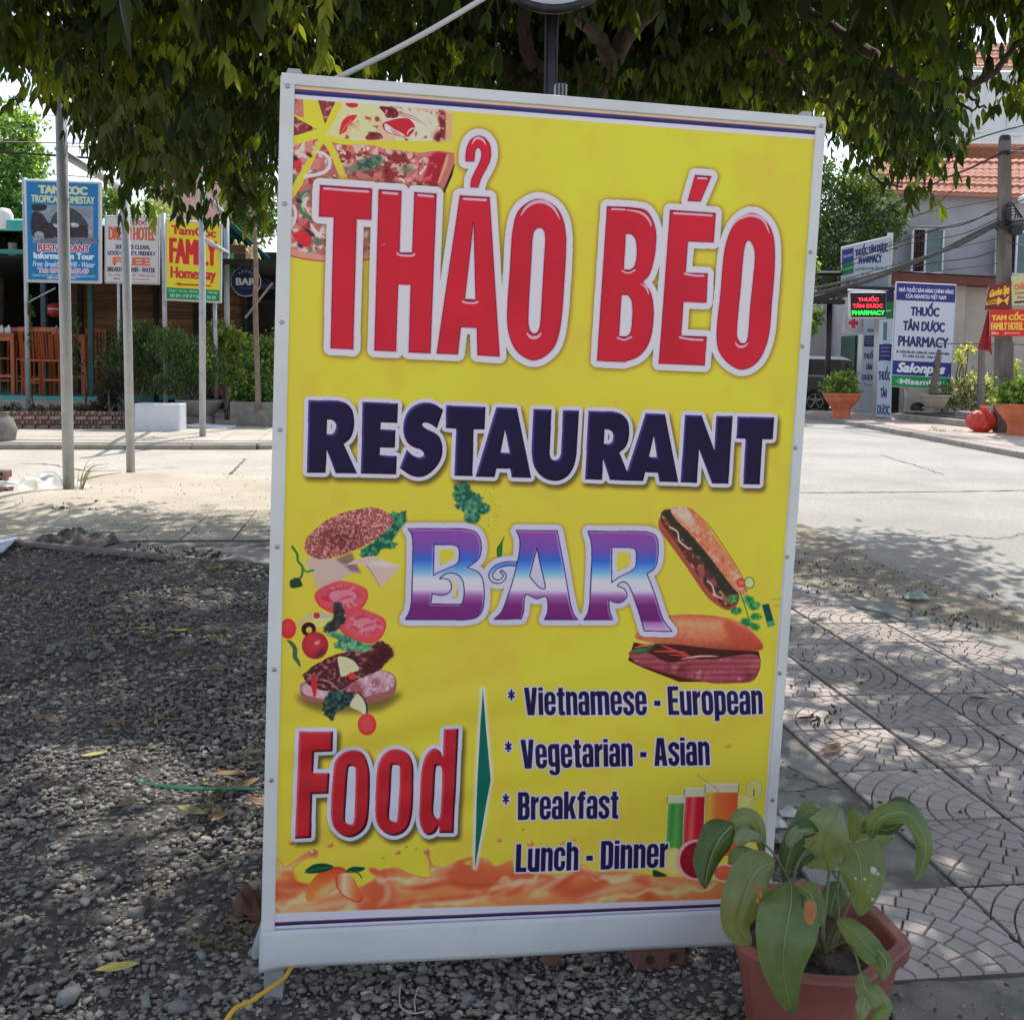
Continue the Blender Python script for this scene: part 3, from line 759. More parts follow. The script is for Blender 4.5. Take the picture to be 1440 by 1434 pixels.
    cv.stroke(PZ(cr([(30, 870), (75, 890), (85, 960), (60, 1030), (28, 1060)])), 4.6, (206, 186, 178))
    cv.stroke(PZ(cr([(190, 770), (140, 790), (120, 850), (140, 930), (215, 985)])), 5, (52, 120, 84))
    cv.stroke(PZ(cr([(180, 780), (150, 800), (128, 855), (150, 925)])), 1.4, (120, 176, 140))
    cv.stroke(PZ(cr([(200, 1010), (240, 1080), (330, 1140)])), 5, (206, 190, 172), taper=True)
    cv.fill(PZ(cr([(100, 1080), (160, 1060), (210, 1110), (200, 1190), (130, 1190), (60, 1110)], closed=True)), (180, 40, 48), .95, blur=1.2)
    for p in ((160, 1050), (100, 1170), (190, 1080), (90, 820), (60, 490), (170, 465)):
        cv.fill(PZ(cr([(p[0], p[1]), (p[0] + 35, p[1] + 12), (p[0] + 45, p[1] + 40), (p[0] + 8, p[1] + 30)], closed=True)), (44, 34, 44), .9, blur=.8)

    # ---------- food pictures in the middle
    def speck(seed, base, light, dark_, cell=4):
        return pizza_tex(seed, base, [(cell * 7, .48, .2, dark_), (cell, .52, .08, light), (cell * .8, .6, .08, dark_)])
    G = Z(390, 700, .145833)           # crop 5
    G2 = Z(390, 860, .145833)          # crop 6
    def leafy(P, c1=(24, 92, 62), c2=(84, 150, 96), seed=3, blur=.6):
        def fn(m, x, y):
            RNG.seed(seed); h, w = m.shape
            n = vnoise(h, w, 7, 3); a = np.clip((n - .35) * 3, 0, 1)[..., None]
            return np.array(c1) * (1 - a) + np.array(c2) * a
        cv.tex(P, fn, blur=blur)
    def ragged(pts, amp, seed, n=5):
        RNG.seed(seed)
        P = np.array(cr(pts, n, closed=True)); c = P.mean(0)
        return [tuple(c + (p - c) * (1 + amp * (RNG.rand() - .5))) for p in P]
    leafy(G(ragged([(1075, 150), (1170, 140), (1240, 125), (1245, 210), (1190, 290), (1160, 350), (1110, 420), (1160, 440), (1120, 480), (1040, 490), (990, 500), (960, 570), (830, 560), (800, 500), (950, 400)], .22, 2)), (20, 80, 60), (76, 142, 100), 4)
    # cheese slices
    cv.fill(G([(270, 590), (350, 570), (600, 590), (640, 560), (760, 640), (815, 725), (700, 735), (560, 830), (400, 905), (340, 740), (280, 650)]), (178, 158, 142))
    cv.fill(G([(560, 590), (720, 520), (760, 640), (812, 722), (700, 700), (650, 645)]), (110, 88, 84), .8, blur=2)
    cv.fill(G([(650, 650), (740, 600), (880, 560), (1000, 590), (1190, 660), (1150, 720), (995, 868), (940, 790), (880, 690), (800, 632)]), (184, 164, 148))
    cv.fill(G([(850, 640), (1000, 600), (1190, 662), (1040, 668), (940, 650)]), (204, 190, 176), .8, blur=1.5)
    cv.stroke(G([(860, 650), (930, 750), (990, 860)]), 1.0, (130, 108, 96))
    # top bun
    bun = G(cr([(262, 470), (290, 380), (380, 290), (480, 210), (640, 140), (800, 105), (920, 92), (1040, 130), (1110, 190), (1115, 250), (1040, 330), (930, 410), (800, 480), (700, 520), (560, 570), (430, 590), (330, 565), (275, 520)], closed=True))
    def buntex(m, x, y):
        RNG.seed(12); h, w = m.shape
        Y, X = np.mgrid[0:h, 0:w]; X = X / w; Y = Y / h
        base = np.array([150, 84, 80.]); C = np.empty((h, w, 3)); C[:] = base
        dk = np.exp(-(((X - .42) / .22) ** 2 + ((Y - .6) / .22) ** 2))[..., None]
        C = C * (1 - .65 * dk) + np.array([92, 34, 40.]) * .65 * dk
        s1 = np.clip((vnoise(h, w, 3.4, 1) - .5) / .12, 0, 1)[..., None]
        C = C * (1 - .75 * s1) + np.array([206, 160, 142.]) * (1 - .25 * dk) * .75 * s1
        s2 = np.clip((vnoise(h, w, 2.6, 1) - .62) / .1, 0, 1)[..., None]
        return C * (1 - .6 * s2) + np.array([84, 36, 40.]) * .6 * s2
    cv.tex(bun, buntex)
    # stalk left
    cv.stroke(G(cr([(145, 470), (190, 540), (200, 610), (240, 660), (235, 750), (180, 800), (130, 850)])), 3.2, (40, 104, 62))
    cv.stroke(G(cr([(235, 660), (280, 710), (345, 695)])), 2.8, (48, 120, 70))
    cv.fill(G(ragged([(120, 800), (200, 770), (245, 830), (215, 860), (135, 865)], .2, 5)), (34, 66, 44))
    # tomato slices
    def tomato(T, outer, inner, flip):
        cv.fill(T(outer), (172, 48, 54))
        cv.fill(T([(a, b - 8) for a, b in outer]), (196, 78, 84), .8, blur=1)
        cv.tex(T(inner), pizza_tex(21 + flip, (198, 116, 126), [(30, .5, .2, (208, 150, 156))]), blur=1.5)
        I = np.array(inner); c = I.mean(0)
        for k in range(0, len(I), 1 if len(I) < 22 else 2):
            d = I[k] - c; L = np.hypot(*d); RNG.seed(k + flip); f0 = .62 + .1 * RNG.rand()
            if RNG.rand() < .85: cv.stroke(T([tuple(c + d * f0), tuple(c + d * .95)]), 1.7 + RNG.rand(), (168, 40, 56), .8, blur=.6)
        for q in ((-.35, -.2, .1, -.32), (-.1, .15, .25, -.02), (-.45, .1, -.2, .22)):
            w_, h_ = np.ptp(I[:, 0]), np.ptp(I[:, 1]); cv.stroke(T(cr([(c[0] + q[0] * w_, c[1] + q[1] * h_), (c[0] + (q[0] + q[2]) / 2 * w_, c[1] + (q[1] + q[3]) / 2 * h_ - 8), (c[0] + q[2] * w_, c[1] + q[3] * h_)])), 2.6, (160, 38, 52), .75, blur=.8, taper=True)
    cv.fill(G2([(175, 130), (260, 60), (330, 20), (420, 0), (560, 60), (520, 90), (300, 60), (240, 110), (200, 140)]), (168, 160, 156), .95)
    cv.fill(G2([(280, 100), (380, 65), (540, 60), (520, 110), (400, 160), (300, 160)]), (206, 196, 110), .9)
    tomato(G, cr([(360, 950), (400, 890), (520, 830), (620, 808), (740, 830), (850, 880), (875, 940), (850, 1020), (780, 1090), (660, 1125), (520, 1110), (400, 1040)], closed=True),
           cr([(415, 950), (500, 870), (640, 830), (760, 860), (840, 930), (800, 1010), (700, 1060), (560, 1060), (450, 1010)], closed=True), 0)
    tomato(G2, cr([(600, 160), (680, 20), (800, -20), (900, 10), (1010, 60), (1050, 120), (1020, 220), (950, 290), (850, 300), (700, 250)], closed=True),
           cr([(660, 120), (740, 30), (850, 10), (960, 60), (1020, 130), (980, 210), (880, 230), (740, 190)], closed=True), 1)
    leafy(G2(ragged([(560, 200), (640, 210), (720, 260), (850, 310), (940, 310), (900, 370), (760, 385), (640, 370), (540, 330), (590, 270), (480, 230), (480, 190)], .2, 8)), (40, 96, 78), (112, 160, 120), 9)
    leafy(G2(ragged([(440, 180), (470, 120), (540, 60), (540, -60), (600, -90), (640, 0), (650, 90), (600, 150), (560, 190), (480, 200)], .25, 9)), (40, 46, 46), (66, 70, 70), 10)
    cv.fill(G2(ell(105, 165, 76, 98)), (186, 44, 48)); cv.fill(G2(ell(105, 155, 55, 70)), (206, 70, 72), .7, blur=3)
    cv.fill(G2(ell(380, 38, 30, 30)), (170, 44, 44))
    cv.fill([G2(ell(302, 172, 70, 70)), G2(ell(305, 178, 30, 30))], (52, 24, 30))
    cv.fill(G2(ell(364, 325, 128, 128)), (150, 38, 46)); cv.fill(G2(ell(350, 300, 90, 85)), (176, 58, 62), .6, blur=4)
    cv.fill(G2(ell(385, 300, 28, 16, -30)), (226, 150, 140), .9, blur=1.2)
    cv.fill(G2(cr([(370, 430), (400, 370), (450, 350), (460, 390), (420, 430)], closed=True)), (82, 40, 56), .85, blur=1.5)
    cv.stroke(G2(cr([(90, 275), (130, 300), (170, 360), (170, 430), (200, 480), (225, 530)])), 6.5, (62, 92, 70), taper=True)
    # lower bun with shadow, patty
    cv.fill(G2(cr([(200, 860), (400, 960), (700, 980), (1000, 950), (1180, 830), (1160, 780), (600, 850), (230, 800)], closed=True)), (96, 86, 40), .85, blur=6)
    lb = G2(cr([(218, 720), (240, 690), (330, 680), (600, 740), (800, 620), (900, 580), (1000, 565), (1100, 590), (1145, 650), (1145, 740), (1100, 810), (960, 870), (760, 890), (560, 880), (400, 870), (280, 860), (225, 800)], closed=True))
    cv.fill(lb, (146, 92, 88))
    cv.tex(G2(cr([(225, 720), (330, 690), (600, 735), (800, 625), (960, 572), (1080, 590), (1130, 650), (1100, 740), (960, 790), (800, 830), (600, 840), (420, 840), (260, 790)], closed=True)), speck(14, (180, 148, 150), (200, 176, 176), (134, 84, 92)))
    cv.tex(G2(cr([(640, 690), (740, 660), (820, 700), (840, 800), (740, 800), (660, 760)], closed=True)), speck(15, (150, 80, 84), (190, 140, 140), (110, 40, 50)), blur=3)
    cv.tex(G2(ragged([(250, 640), (260, 590), (400, 490), (560, 410), (700, 380), (860, 380), (930, 310), (1000, 282), (1090, 330), (1125, 410), (1060, 480), (980, 570), (850, 620), (700, 700), (600, 760), (430, 760), (320, 720)], .05, 11)), speck(16, (84, 40, 42), (164, 110, 106), (56, 26, 30), 5))
    cv.fill(G2(cr([(900, 440), (1000, 330), (1090, 340), (1118, 410), (1050, 480), (960, 560), (800, 610)], closed=True)), (66, 32, 34), .8, blur=3)
    cv.fill(G2(cr([(582, 440), (640, 430), (720, 460), (770, 510), (788, 560), (720, 590), (620, 628), (600, 560)], closed=True)), (186, 190, 146))
    cv.fill(G2(ell(718, 620, 36, 36)), (190, 58, 50))
    cv.fill(G2(cr([(345, 600), (370, 630), (382, 720), (362, 830), (330, 740), (325, 660)], closed=True)), (178, 46, 52))
    cv.stroke(G2(cr([(420, 655), (500, 680), (585, 745)])), 2, (150, 130, 120))
    leafy(G2(ragged([(480, 790), (560, 760), (700, 770), (745, 810), (700, 900), (620, 950), (560, 980), (540, 1040), (470, 1010), (440, 900)], .25, 12)), (28, 46, 50), (70, 100, 84), 13)
    cv.fill(G2(cr([(700, 910), (760, 800), (800, 795), (845, 870), (855, 990), (790, 960)], closed=True)), (190, 194, 152))
    cv.stroke(G2(cr([(780, 780), (835, 840), (862, 920), (862, 990)])), 2.2, (48, 44, 38))
    cv.fill(G2(ell(865, 1085, 90, 100)), (190, 52, 54)); cv.fill(G2(ell(865, 1085, 66, 74)), (204, 84, 84), .6, blur=3)
    # parsley under RESTAURANT with crumbs
    P1 = Z(380, 540, .27894)
    for cx, cy, r in ((968, 522, 44), (1000, 590, 70), (1072, 628, 36), (1020, 670, 42), (945, 560, 26)):
        leafy(P1(ragged(ell(cx, cy, r, r * .8, n=14), .35, cx)), (24, 82, 64), (86, 140, 110), cx)
    RNG.seed(3)
    for k in range(34):
        cv.fill(P1(ell(1085 + RNG.rand() * 70, 505 + k * 6.5 + RNG.rand() * 14, .8 + 3 * RNG.rand(), 2.2, RNG.rand() * 90, 8)), (120, 70, 30), .8)
    cv.fill(P1(cr([(1183, 762), (1172, 800), (1170, 850), (1160, 880), (1145, 870), (1142, 830), (1160, 800)], closed=True)), (40, 104, 50))
    # hot dog (upper right) : crop (760,540) .27894
    S = Z(760, 540, .27894)
    cv.fill(S(cr([(595, 690), (612, 665), (650, 700), (760, 860), (850, 960), (985, 1070), (990, 1110), (950, 1138), (900, 1120), (830, 1060), (720, 900), (640, 790), (600, 730)], closed=True)), (150, 78, 58))
    cv.tex(S(cr([(615, 640), (680, 640), (760, 740), (850, 860), (940, 990), (1000, 1060), (985, 1100), (940, 1125), (890, 1090), (790, 960), (690, 810), (612, 700)], closed=True)), pizza_tex(41, (90, 50, 46), [(16, .5, .08, (150, 84, 70)), (8, .62, .05, (196, 160, 130)), (12, .6, .06, (46, 56, 40))]))
    cv.fill(S(cr([(620, 640), (660, 645), (760, 760), (850, 870), (960, 1010), (985, 1060), (940, 1070), (840, 930), (730, 790), (640, 690)], closed=True)), (44, 46, 36), .85, blur=1.5)
    for q in (0, 1):
        cv.stroke(S(cr([(650 + 190 * q, 720 + 270 * q), (690 + 175 * q, 745 + 270 * q), (700 + 180 * q, 790 + 270 * q), (745 + 170 * q, 830 + 250 * q)])), 2.0, (214, 180, 160))
    cv.tex(S(cr([(655, 632), (700, 618), (750, 625), (830, 700), (900, 800), (990, 930), (1040, 1050), (1010, 1060), (960, 1010), (860, 880), (760, 760), (690, 690)], closed=True)), speck(42, (192, 124, 90), (212, 160, 130), (170, 96, 66), 8))
    cv.fill(S(cr([(665, 640), (720, 625), (780, 690), (750, 720)], closed=True)), (214, 180, 160), .7, blur=3)
    cv.stroke(S(cr([(760, 630), (850, 715), (930, 830), (1010, 960), (1040, 1050)])), 1.1, (120, 60, 44), .8)
    cv.fill(S(ell(1010, 1000, 25, 24)), (190, 60, 56)); cv.fill(S(ell(1010, 1000, 14, 13)), (212, 110, 96))
    cv.fill(S(ell(1052, 1000, 27, 31)), (84, 130, 70)); cv.fill(S(ell(1052, 1000, 21, 25)), (176, 196, 130))
    for cx, cy, r in ((970, 1080, 26), (985, 1140, 26), (1045, 1085, 28), (1075, 1115, 30), (1035, 1200, 30), (1085, 1170, 26), (1082, 1222, 24)):
        leafy(S(ragged(ell(cx, cy, r * 1.1, r * .75, n=12), .35, cy)), (34, 106, 56), (90, 160, 84), cy)
    cv.stroke(S(cr([(1000, 1040), (1030, 1120), (1050, 1190)])), 1.4, (40, 110, 60))
    cv.fill(S([(1115, 1112), (1150, 1105), (1182, 1215), (1145, 1225)]), (24, 74, 66)); cv.fill(S([(1140, 1195), (1175, 1190), (1182, 1215), (1145, 1225)]), (60, 140, 100))
    # baguette (lower right)
    cv.tex(S(cr([(490, 1245), (560, 1185), (650, 1165), (780, 1160), (900, 1170), (1000, 1200), (1080, 1260), (1122, 1325), (1080, 1342), (900, 1335), (700, 1312), (560, 1300), (480, 1280)], closed=True)),
           lambda m, x, y: cv.grad([(0, (178, 88, 66)), (.25, (200, 140, 96)), (.6, (190, 112, 80)), (1, (140, 64, 48))], m, x, y) * (.9 + .2 * vnoise(m.shape[0], m.shape[1], 9, 3)[..., None]))
    cv.fill(S(cr([(920, 1190), (1020, 1215), (1100, 1290), (1115, 1322), (1060, 1335), (960, 1300)], closed=True)), (168, 66, 50), .7, blur=4)
    cv.fill(S([(440, 1390), (470, 1300), (700, 1310), (900, 1335), (1100, 1345), (1112, 1400), (1060, 1500), (700, 1500), (520, 1430)]), (70, 34, 30))
    cv.tex(S(cr([(445, 1350), (520, 1340), (640, 1400), (760, 1385), (900, 1380), (1060, 1360), (1108, 1390), (1100, 1450), (1062, 1490), (900, 1510), (740, 1480), (600, 1440), (480, 1400)], closed=True)), lambda m, x, y: pizza_tex(43, (150, 74, 82), [(40, .5, .2, (168, 96, 98)), (14, .62, .14, (190, 132, 130)), (34, .6, .14, (116, 48, 56))])(m, x, y) * (.93 + .1 * np.sin(np.arange(m.shape[0]) * .45))[:, None, None])
    cv.stroke(S(cr([(500, 1410), (640, 1452), (800, 1490), (960, 1500), (1066, 1490), (1105, 1430)])), 3, (128, 62, 58))
    for k, (a, b, c2) in enumerate((((470, 1330), (560, 1320), (196, 96, 60)), ((560, 1345), (740, 1350), (186, 70, 58)), ((600, 1310), (760, 1370), (190, 80, 60)), ((640, 1360), (800, 1390), (176, 66, 60)), ((450, 1345), (560, 1330), (60, 120, 70)), ((480, 1300), (580, 1310), (210, 150, 110)), ((700, 1385), (900, 1370), (206, 160, 150)))):
        cv.stroke(S(cr([a, ((a[0] + b[0]) / 2, (a[1] + b[1]) / 2 - 8 + 5 * (k % 3)), b])), 2.6, c2, taper=True)
    cv.stroke(S(cr([(460, 1350), (520, 1345), (575, 1310)])), 4, (36, 96, 62), taper=True)

    # ---------- splash, mango, drops (bottom)
    N = Z(380, 1170, .236111); N2 = Z(700, 1170, .243056)
    def ytop(pts): return cr(pts, 5)
    crest = ([(20, 150)] + cr([(20, 150), (60, 170), (85, 205), (130, 180), (200, 130), (250, 105), (285, 115), (275, 145), (225, 150), (170, 180), (130, 225), (150, 280), (230, 305)], 5) + cr([(230, 305), (400, 330), (520, 325), (600, 290), (630, 262), (600, 240), (588, 215), (615, 208), (650, 225), (690, 215), (760, 212), (850, 252), (950, 265), (955, 240), (940, 150), (915, 118), (932, 100), (950, 115), (950, 150), (975, 195), (1040, 205), (1120, 165), (1200, 142)], 5))
    crestN = N(crest)
    crestR = N2(cr([(-60, 150), (-20, 190), (30, 180), (80, 160), (110, 220), (300, 240), (400, 235), (480, 180), (560, 225), (700, 222), (870, 243), (960, 250), (1100, 262), (1400, 300)], 5))
    body = crestN + crestR + [(1066, 1262), (388, 1283.5)]
    spl = [(40, .45, .15, (214, 150, 96)), (26, .56, .1, (226, 196, 150)), (60, .55, .12, (176, 72, 44))]
    def splash(m, x, y):
        RNG.seed(50); h, w = m.shape
        Y, X = np.mgrid[0:h, 0:w]
        n = vnoise(h, w, 90, 3); n3 = vnoise(h, w, 240, 2)
        v = np.sin((Y * .055 + X * .012 + n * 9) * 1.15)
        v2 = np.sin(Y * .03 - X * .008 + n3 * 14)
        C = np.empty((h, w, 3)); C[:] = (200, 124, 76)
        a = np.clip(v * 1.3, 0, 1)[..., None]; C = C * (1 - a) + np.array([206, 150, 90.]) * a
        b = np.clip((v2 - .35) * 1.4, 0, 1)[..., None]; C = C * (1 - b * .8) + np.array([176, 78, 50.]) * b * .8
        c = np.clip((v - .72) * 4, 0, 1)[..., None]; C = C * (1 - c * .62) + np.array([210, 180, 140.]) * c * .62
        return C
    cv.tex(body, splash)
    for seg in (crestN, crestR):
        cv.stroke([(a, b + .8) for a, b in seg], 2.0, (206, 130, 84), .9)
    # light streaks
    for T, P, w_ in ((N, [(20, 330), (100, 348), (220, 345)], 3), (N, [(20, 415), (160, 410), (300, 375), (400, 365)], 6), (N, [(20, 480), (200, 460), (420, 420), (600, 400)], 7), (N, [(640, 250), (700, 330), (690, 400), (640, 440)], 8), (N, [(690, 220), (720, 280), (780, 345), (900, 350)], 4), (N, [(760, 300), (900, 300), (1040, 280)], 6), (N, [(1010, 250), (1060, 300), (1040, 320)], 4), (N, [(960, 260), (1040, 230), (1120, 180)], 3), (N2, [(60, 300), (160, 300), (300, 260)], 8), (N2, [(160, 400), (300, 300), (480, 215)], 6), (N2, [(480, 185), (600, 260), (760, 290)], 5), (N2, [(460, 385), (600, 345), (760, 310), (900, 320)], 6), (N2, [(800, 250), (1000, 300), (1180, 310)], 3)):
        cv.stroke(T(cr(P)), w_, (206, 182, 150), .6, blur=3.5, taper=True)
    for T, P, w_ in ((N, [(760, 330), (900, 330), (1060, 300), (1200, 320), (1400, 300)], 9), (N, [(700, 440), (900, 410), (1200, 380), (1440, 330)], 7), (N, [(60, 260), (120, 240), (160, 300)], 6), (N2, [(0, 370), (100, 340), (180, 290)], 7), (N2, [(330, 330), (480, 230), (640, 300)], 8)):
        cv.stroke(T(cr(P)), w_, (164, 66, 42), .6, blur=3, taper=True)
    cv.fill(N([(1150, 180), (1195, 160), (1195, 195), (1160, 190)]), (176, 168, 50))
    cv.fill(N(ell(42, 190, 14, 16)), (176, 168, 50))
    for cx, cy, r in ((357, 80, 17), (761, 120, 16), (810, 84, 9), (868, 100, 7), (671, 153, 9), (130, 60, 20), (1365, 44, 15), (932, 112, 18), (255, 122, 26)):
        cv.fill(N(ell(cx, cy, r, r * .8)), (176, 104, 62)); cv.fill(N(ell(cx - r * .3, cy - r * .3, r * .5, r * .4)), (220, 180, 130), .8)
    for cx, cy, r in ((188, 64, 20), (372, 60, 14), (440, 40, 12), (823, 58, 12), (12, 40, 10)):
        cv.fill(N2(ell(cx, cy, r, r * .8)), (186, 122, 60)); cv.fill(N2(ell(cx - r * .3, cy - r * .3, r * .5, r * .4)), (222, 186, 130), .8)
    cv.fill(Z(890, 940, .145833)(ell(917, 745, 30, 24)), (196, 128, 56), .9, blur=1); cv.fill(Z(890, 940, .145833)(ell(905, 732, 18, 14)), (206, 190, 60), .9)
    cv.fill([(733, 1166), (736, 1163), (737, 1167)], (120, 120, 40))
    # mango
    mg = N(cr([(210, 370), (225, 320), (280, 250), (350, 212), (410, 203), (450, 222), (440, 260), (400, 330), (330, 380), (250, 412), (215, 402)], closed=True))
    cv.tex(mg, lambda m, x, y: cv.grad([(0, (176, 62, 36)), (.45, (200, 110, 52)), (1, (206, 130, 66))], m, x, y))
    cv.fill(N(cr([(290, 350), (380, 290), (410, 300), (360, 360), (270, 395)], closed=True)), (216, 176, 130), .7, blur=5)
    mg2 = N(cr([(392, 270), (410, 248), (460, 245), (500, 280), (530, 340), (552, 395), (520, 415), (470, 400), (410, 340)], closed=True))
    cv.tex(mg2, lambda m, x, y: cv.grad([(0, (180, 70, 44)), (.3, (214, 180, 140)), (.65, (204, 120, 70)), (1, (182, 72, 40))], m, x, y, 0))
    cv.stroke(N(cr([(392, 270), (400, 330), (450, 385), (520, 414), (552, 396)])), 1.3, (160, 54, 36))
    for P in ([(205, 235), (250, 195), (320, 184), (380, 205), (330, 232), (260, 243)], [(445, 235), (490, 205), (565, 212), (530, 236), (470, 240)]):
        cv.fill(N(cr(P, closed=True)), (16, 70, 48)); cv.stroke(N([P[0], ((P[0][0] + P[3][0]) / 2, (P[0][1] + P[3][1]) / 2 - 6), P[3]]), .8, (70, 130, 90))
    cv.stroke(N(cr([(490, 225), (530, 250), (545, 272)])), 1.6, (20, 70, 40))
    # ---------- juice glasses
    J = Z(680, 900, .299861)
    def glass(P, top, cols, alpha=1):
        (x0, x1, yt, yb) = P
        tl = top
        cv.fill(J([(x0, yt), (x1, yt), (x1 - 8, yb), (x0 - 10, yb)]), (176, 182, 170), .8 * alpha)
        poly = J([(x0 + 3, yt + tl), (x1 - 3, yt + tl), (x1 - 11, yb), (x0 - 7, yb)])
        cv.tex(poly, lambda m, x, y: cv.grad(cols, m, x, y, 0), alpha=alpha)
        for xx in (x0, x1):
            cv.stroke(J([(xx, yt), (xx - 3, yt + tl)]), .9, (60, 60, 54), .8 * alpha)
        cv.stroke(J([(x0, yt), (x1, yt)]), 1.0, (214, 216, 216), .9 * alpha)
    glass((1188, 1275, 735, 1010), 12, [(0, (176, 184, 90)), (.5, (190, 194, 110)), (1, (170, 166, 60))], .75)
    cv.fill(J(ell(1268, 697, 42, 44)), (176, 178, 120), .75); cv.stroke(J(cr([(1226 + 42 + 40 * math.cos(t), 697 + 42 * math.sin(t)) for t in np.linspace(0, 6.28, 9)])), .8, (150, 140, 90), .7)
    cv.stroke(J([(1268, 697), (1268, 730)]), 1.1, (50, 50, 40))
    glass((862, 950, 728, 1000), 35, [(0, (120, 160, 80)), (.25, (60, 130, 60)), (.5, (90, 150, 70)), (1, (40, 100, 50))])
    glass((942, 1042, 692, 980), 42, [(0, (196, 130, 120)), (.2, (176, 40, 50)), (.4, (196, 90, 84)), (.6, (170, 30, 44)), (1, (150, 30, 40))])
    glass((1040, 1198, 672, 1010), 42, [(0, (186, 140, 50)), (.15, (220, 160, 60)), (.35, (206, 110, 50)), (.7, (200, 90, 46)), (1, (190, 84, 50))])
    cv.stroke(J(cr([(1000, 628), (1050, 665), (1100, 700)])), .9, (140, 110, 60), .9)
    cv.stroke(J([(1085, 680), (1102, 712)]), 2.2, (214, 160, 90), .9)
    cv.fill(J(cr([(795, 1075), (830, 1085), (860, 1102), (800, 1106)], closed=True)), (20, 70, 40))
    cv.fill(J(ell(890, 1040, 55, 68)), (190, 174, 90)); cv.fill(J(ell(894, 1040, 44, 56)), (196, 184, 120), .8, blur=2)
    cv.fill(J(ell(1000, 1030, 98, 96, -30)), (206, 150, 144)); cv.fill(J(ell(1006, 1030, 86, 84, -30)), (128, 22, 38))
    for a in range(0, 360, 36):
        cv.stroke(J([(1010, 1030), (1010 + 72 * math.cos(math.radians(a)), 1030 + 70 * math.sin(math.radians(a)))]), .7, (176, 80, 84), .6)
    cv.fill(J(ell(1130, 1090, 62, 44)), (206, 170, 150)); cv.fill(J(ell(1130, 1090, 50, 34)), (190, 96, 60))

    # ---------- big lettering
    def letters(glyphs, outw, fn_in, glow, off, glow_a, ocol=(184, 186, 194), solid=False):
        """glyphs: list of even-odd polygon sets; one union mask."""
        allp = [p for g in glyphs for p in g]
        m0, x0, y0 = cv.raster([[tuple(q) for q in np.vstack([np.array(p) for p in allp])]], 40)
        M = np.zeros_like(m0)
        for g in glyphs:
            pm, px, py = cv.raster(g)
            h, w = pm.shape; v = M[py - y0:py - y0 + h, px - x0:px - x0 + w]; v[:] = np.maximum(v, pm)
        O = dilate(M, outw)
        sh = mkblur(shift(dilate(M, outw + 1.5), off[0], off[1]), glow)
        cv.put(sh, x0, y0, (70, 66, 34), glow_a)
        cv.put(O, x0, y0, ocol)
        if solid:
            for g in glyphs:
                if len(g) > 1: cv.fill(g[1], ocol)
        fn_in(M, x0, y0)
    red_tops = []
    T_ = A([(143, 648), (668, 685), (660, 1000), (513, 990)]) + B([(478, 1085), (250, 1075)]) + A([(282, 972), (133, 965)])
    H_ = A([(735, 692), (965, 708), (945, 1330), (1072, 1330), (1095, 722), (1318, 738)]) + B([(1258, 1125), (1038, 1115), (1058, 435), (932, 430), (910, 1107), (692, 1097)])
    A_ = Cc([(190, 755), (490, 772)]) + D([(592, 1157), (370, 1145), (362, 870), (203, 862), (172, 1137), (-42, 1128)])
    Ai = Cc([(328, 1030)]) + D([(350, 585), (243, 578)])
    Hook = Cc([(248, 412)] + cr([(248, 412), (250, 340), (265, 260), (305, 190), (375, 153), (440, 172), (488, 230), (505, 310), (495, 400), (455, 490), (408, 575), (375, 675)], 5) + [(297, 672)] + cr([(297, 672), (305, 600), (335, 530), (380, 440), (405, 370), (403, 305), (378, 274), (348, 305), (335, 412)], 5))
    O1o = Cc(cr([(1262, 1200), (1235, 1010), (1150, 865), (990, 790), (840, 850), (755, 960), (715, 1150)], 5)) + D(cr([(695, 300), (668, 700), (685, 930), (770, 1110), (930, 1195), (1085, 1125), (1175, 980), (1222, 700), (1255, 200)], 5))
    O1i = Cc(cr([(1052, 1200), (1040, 1115), (995, 1080), (940, 1112), (920, 1200)], 5)) + D(cr([(905, 300), (883, 700), (888, 870), (938, 927), (990, 880), (1010, 700), (1035, 250)], 5))
    B_ = Z6([(318, 480)] + cr([(430, 484), (510, 503), (552, 590), (550, 700), (525, 800), (490, 842)], 5) + cr([(490, 842), (530, 900), (542, 1000), (525, 1120), (475, 1195), (400, 1226)], 5) + [(270, 1220)])
    Bi1 = Z6([(408, 612)] + cr([(435, 613), (456, 640), (461, 710), (450, 765), (428, 785)], 4) + [(398, 783)])
    Bi2 = Z6([(388, 905)] + cr([(418, 905), (437, 935), (440, 1000), (432, 1080), (412, 1104)], 4) + [(375, 1103)])
    E_ = Z6([(622, 497), (842, 512), (832, 652), (708, 648), (697, 798), (803, 802), (797, 942), (686, 937), (674, 1100), (798, 1105), (788, 1243), (567, 1233)])
    Ac = Z6([(742, 330), (820, 335), (768, 456), (706, 454)])
    O2o = Z6(cr([(1010, 512), (935, 560), (887, 680), (865, 900), (846, 1100), (872, 1200), (960, 1262), (1045, 1222), (1095, 1110), (1112, 950), (1126, 750), (1118, 620), (1078, 545)], 6, closed=True))
    O2i = Z6(cr([(1002, 643), (980, 680), (965, 850), (944, 1070), (950, 1118), (970, 1137), (995, 1112), (1010, 950), (1030, 750), (1026, 680)], 6, closed=True))
    def red_fill(edge):
        def f(M, x, y):
            cv.put(dilate(M, 2.6), x, y, (206, 150, 158))
            cv.put(M, x, y, (84, 24, 50))
            er = erode(M, 1.7)
            er = er * shift(M, 0, 3)
            n = vnoise(*M.shape, 120, 2)[..., None]
            cv.put(er, x, y, np.array([172, 34, 50.]) * (.94 + .12 * n))
        return f
    letters([[T_], [H_], [A_, Ai], [Hook], [O1o, O1i], [B_, Bi1, Bi2], [E_], [Ac], [O2o, O2i]], 15.5, red_fill(0), 5, (1, 1), .75)
    HL = (226, 150, 158)
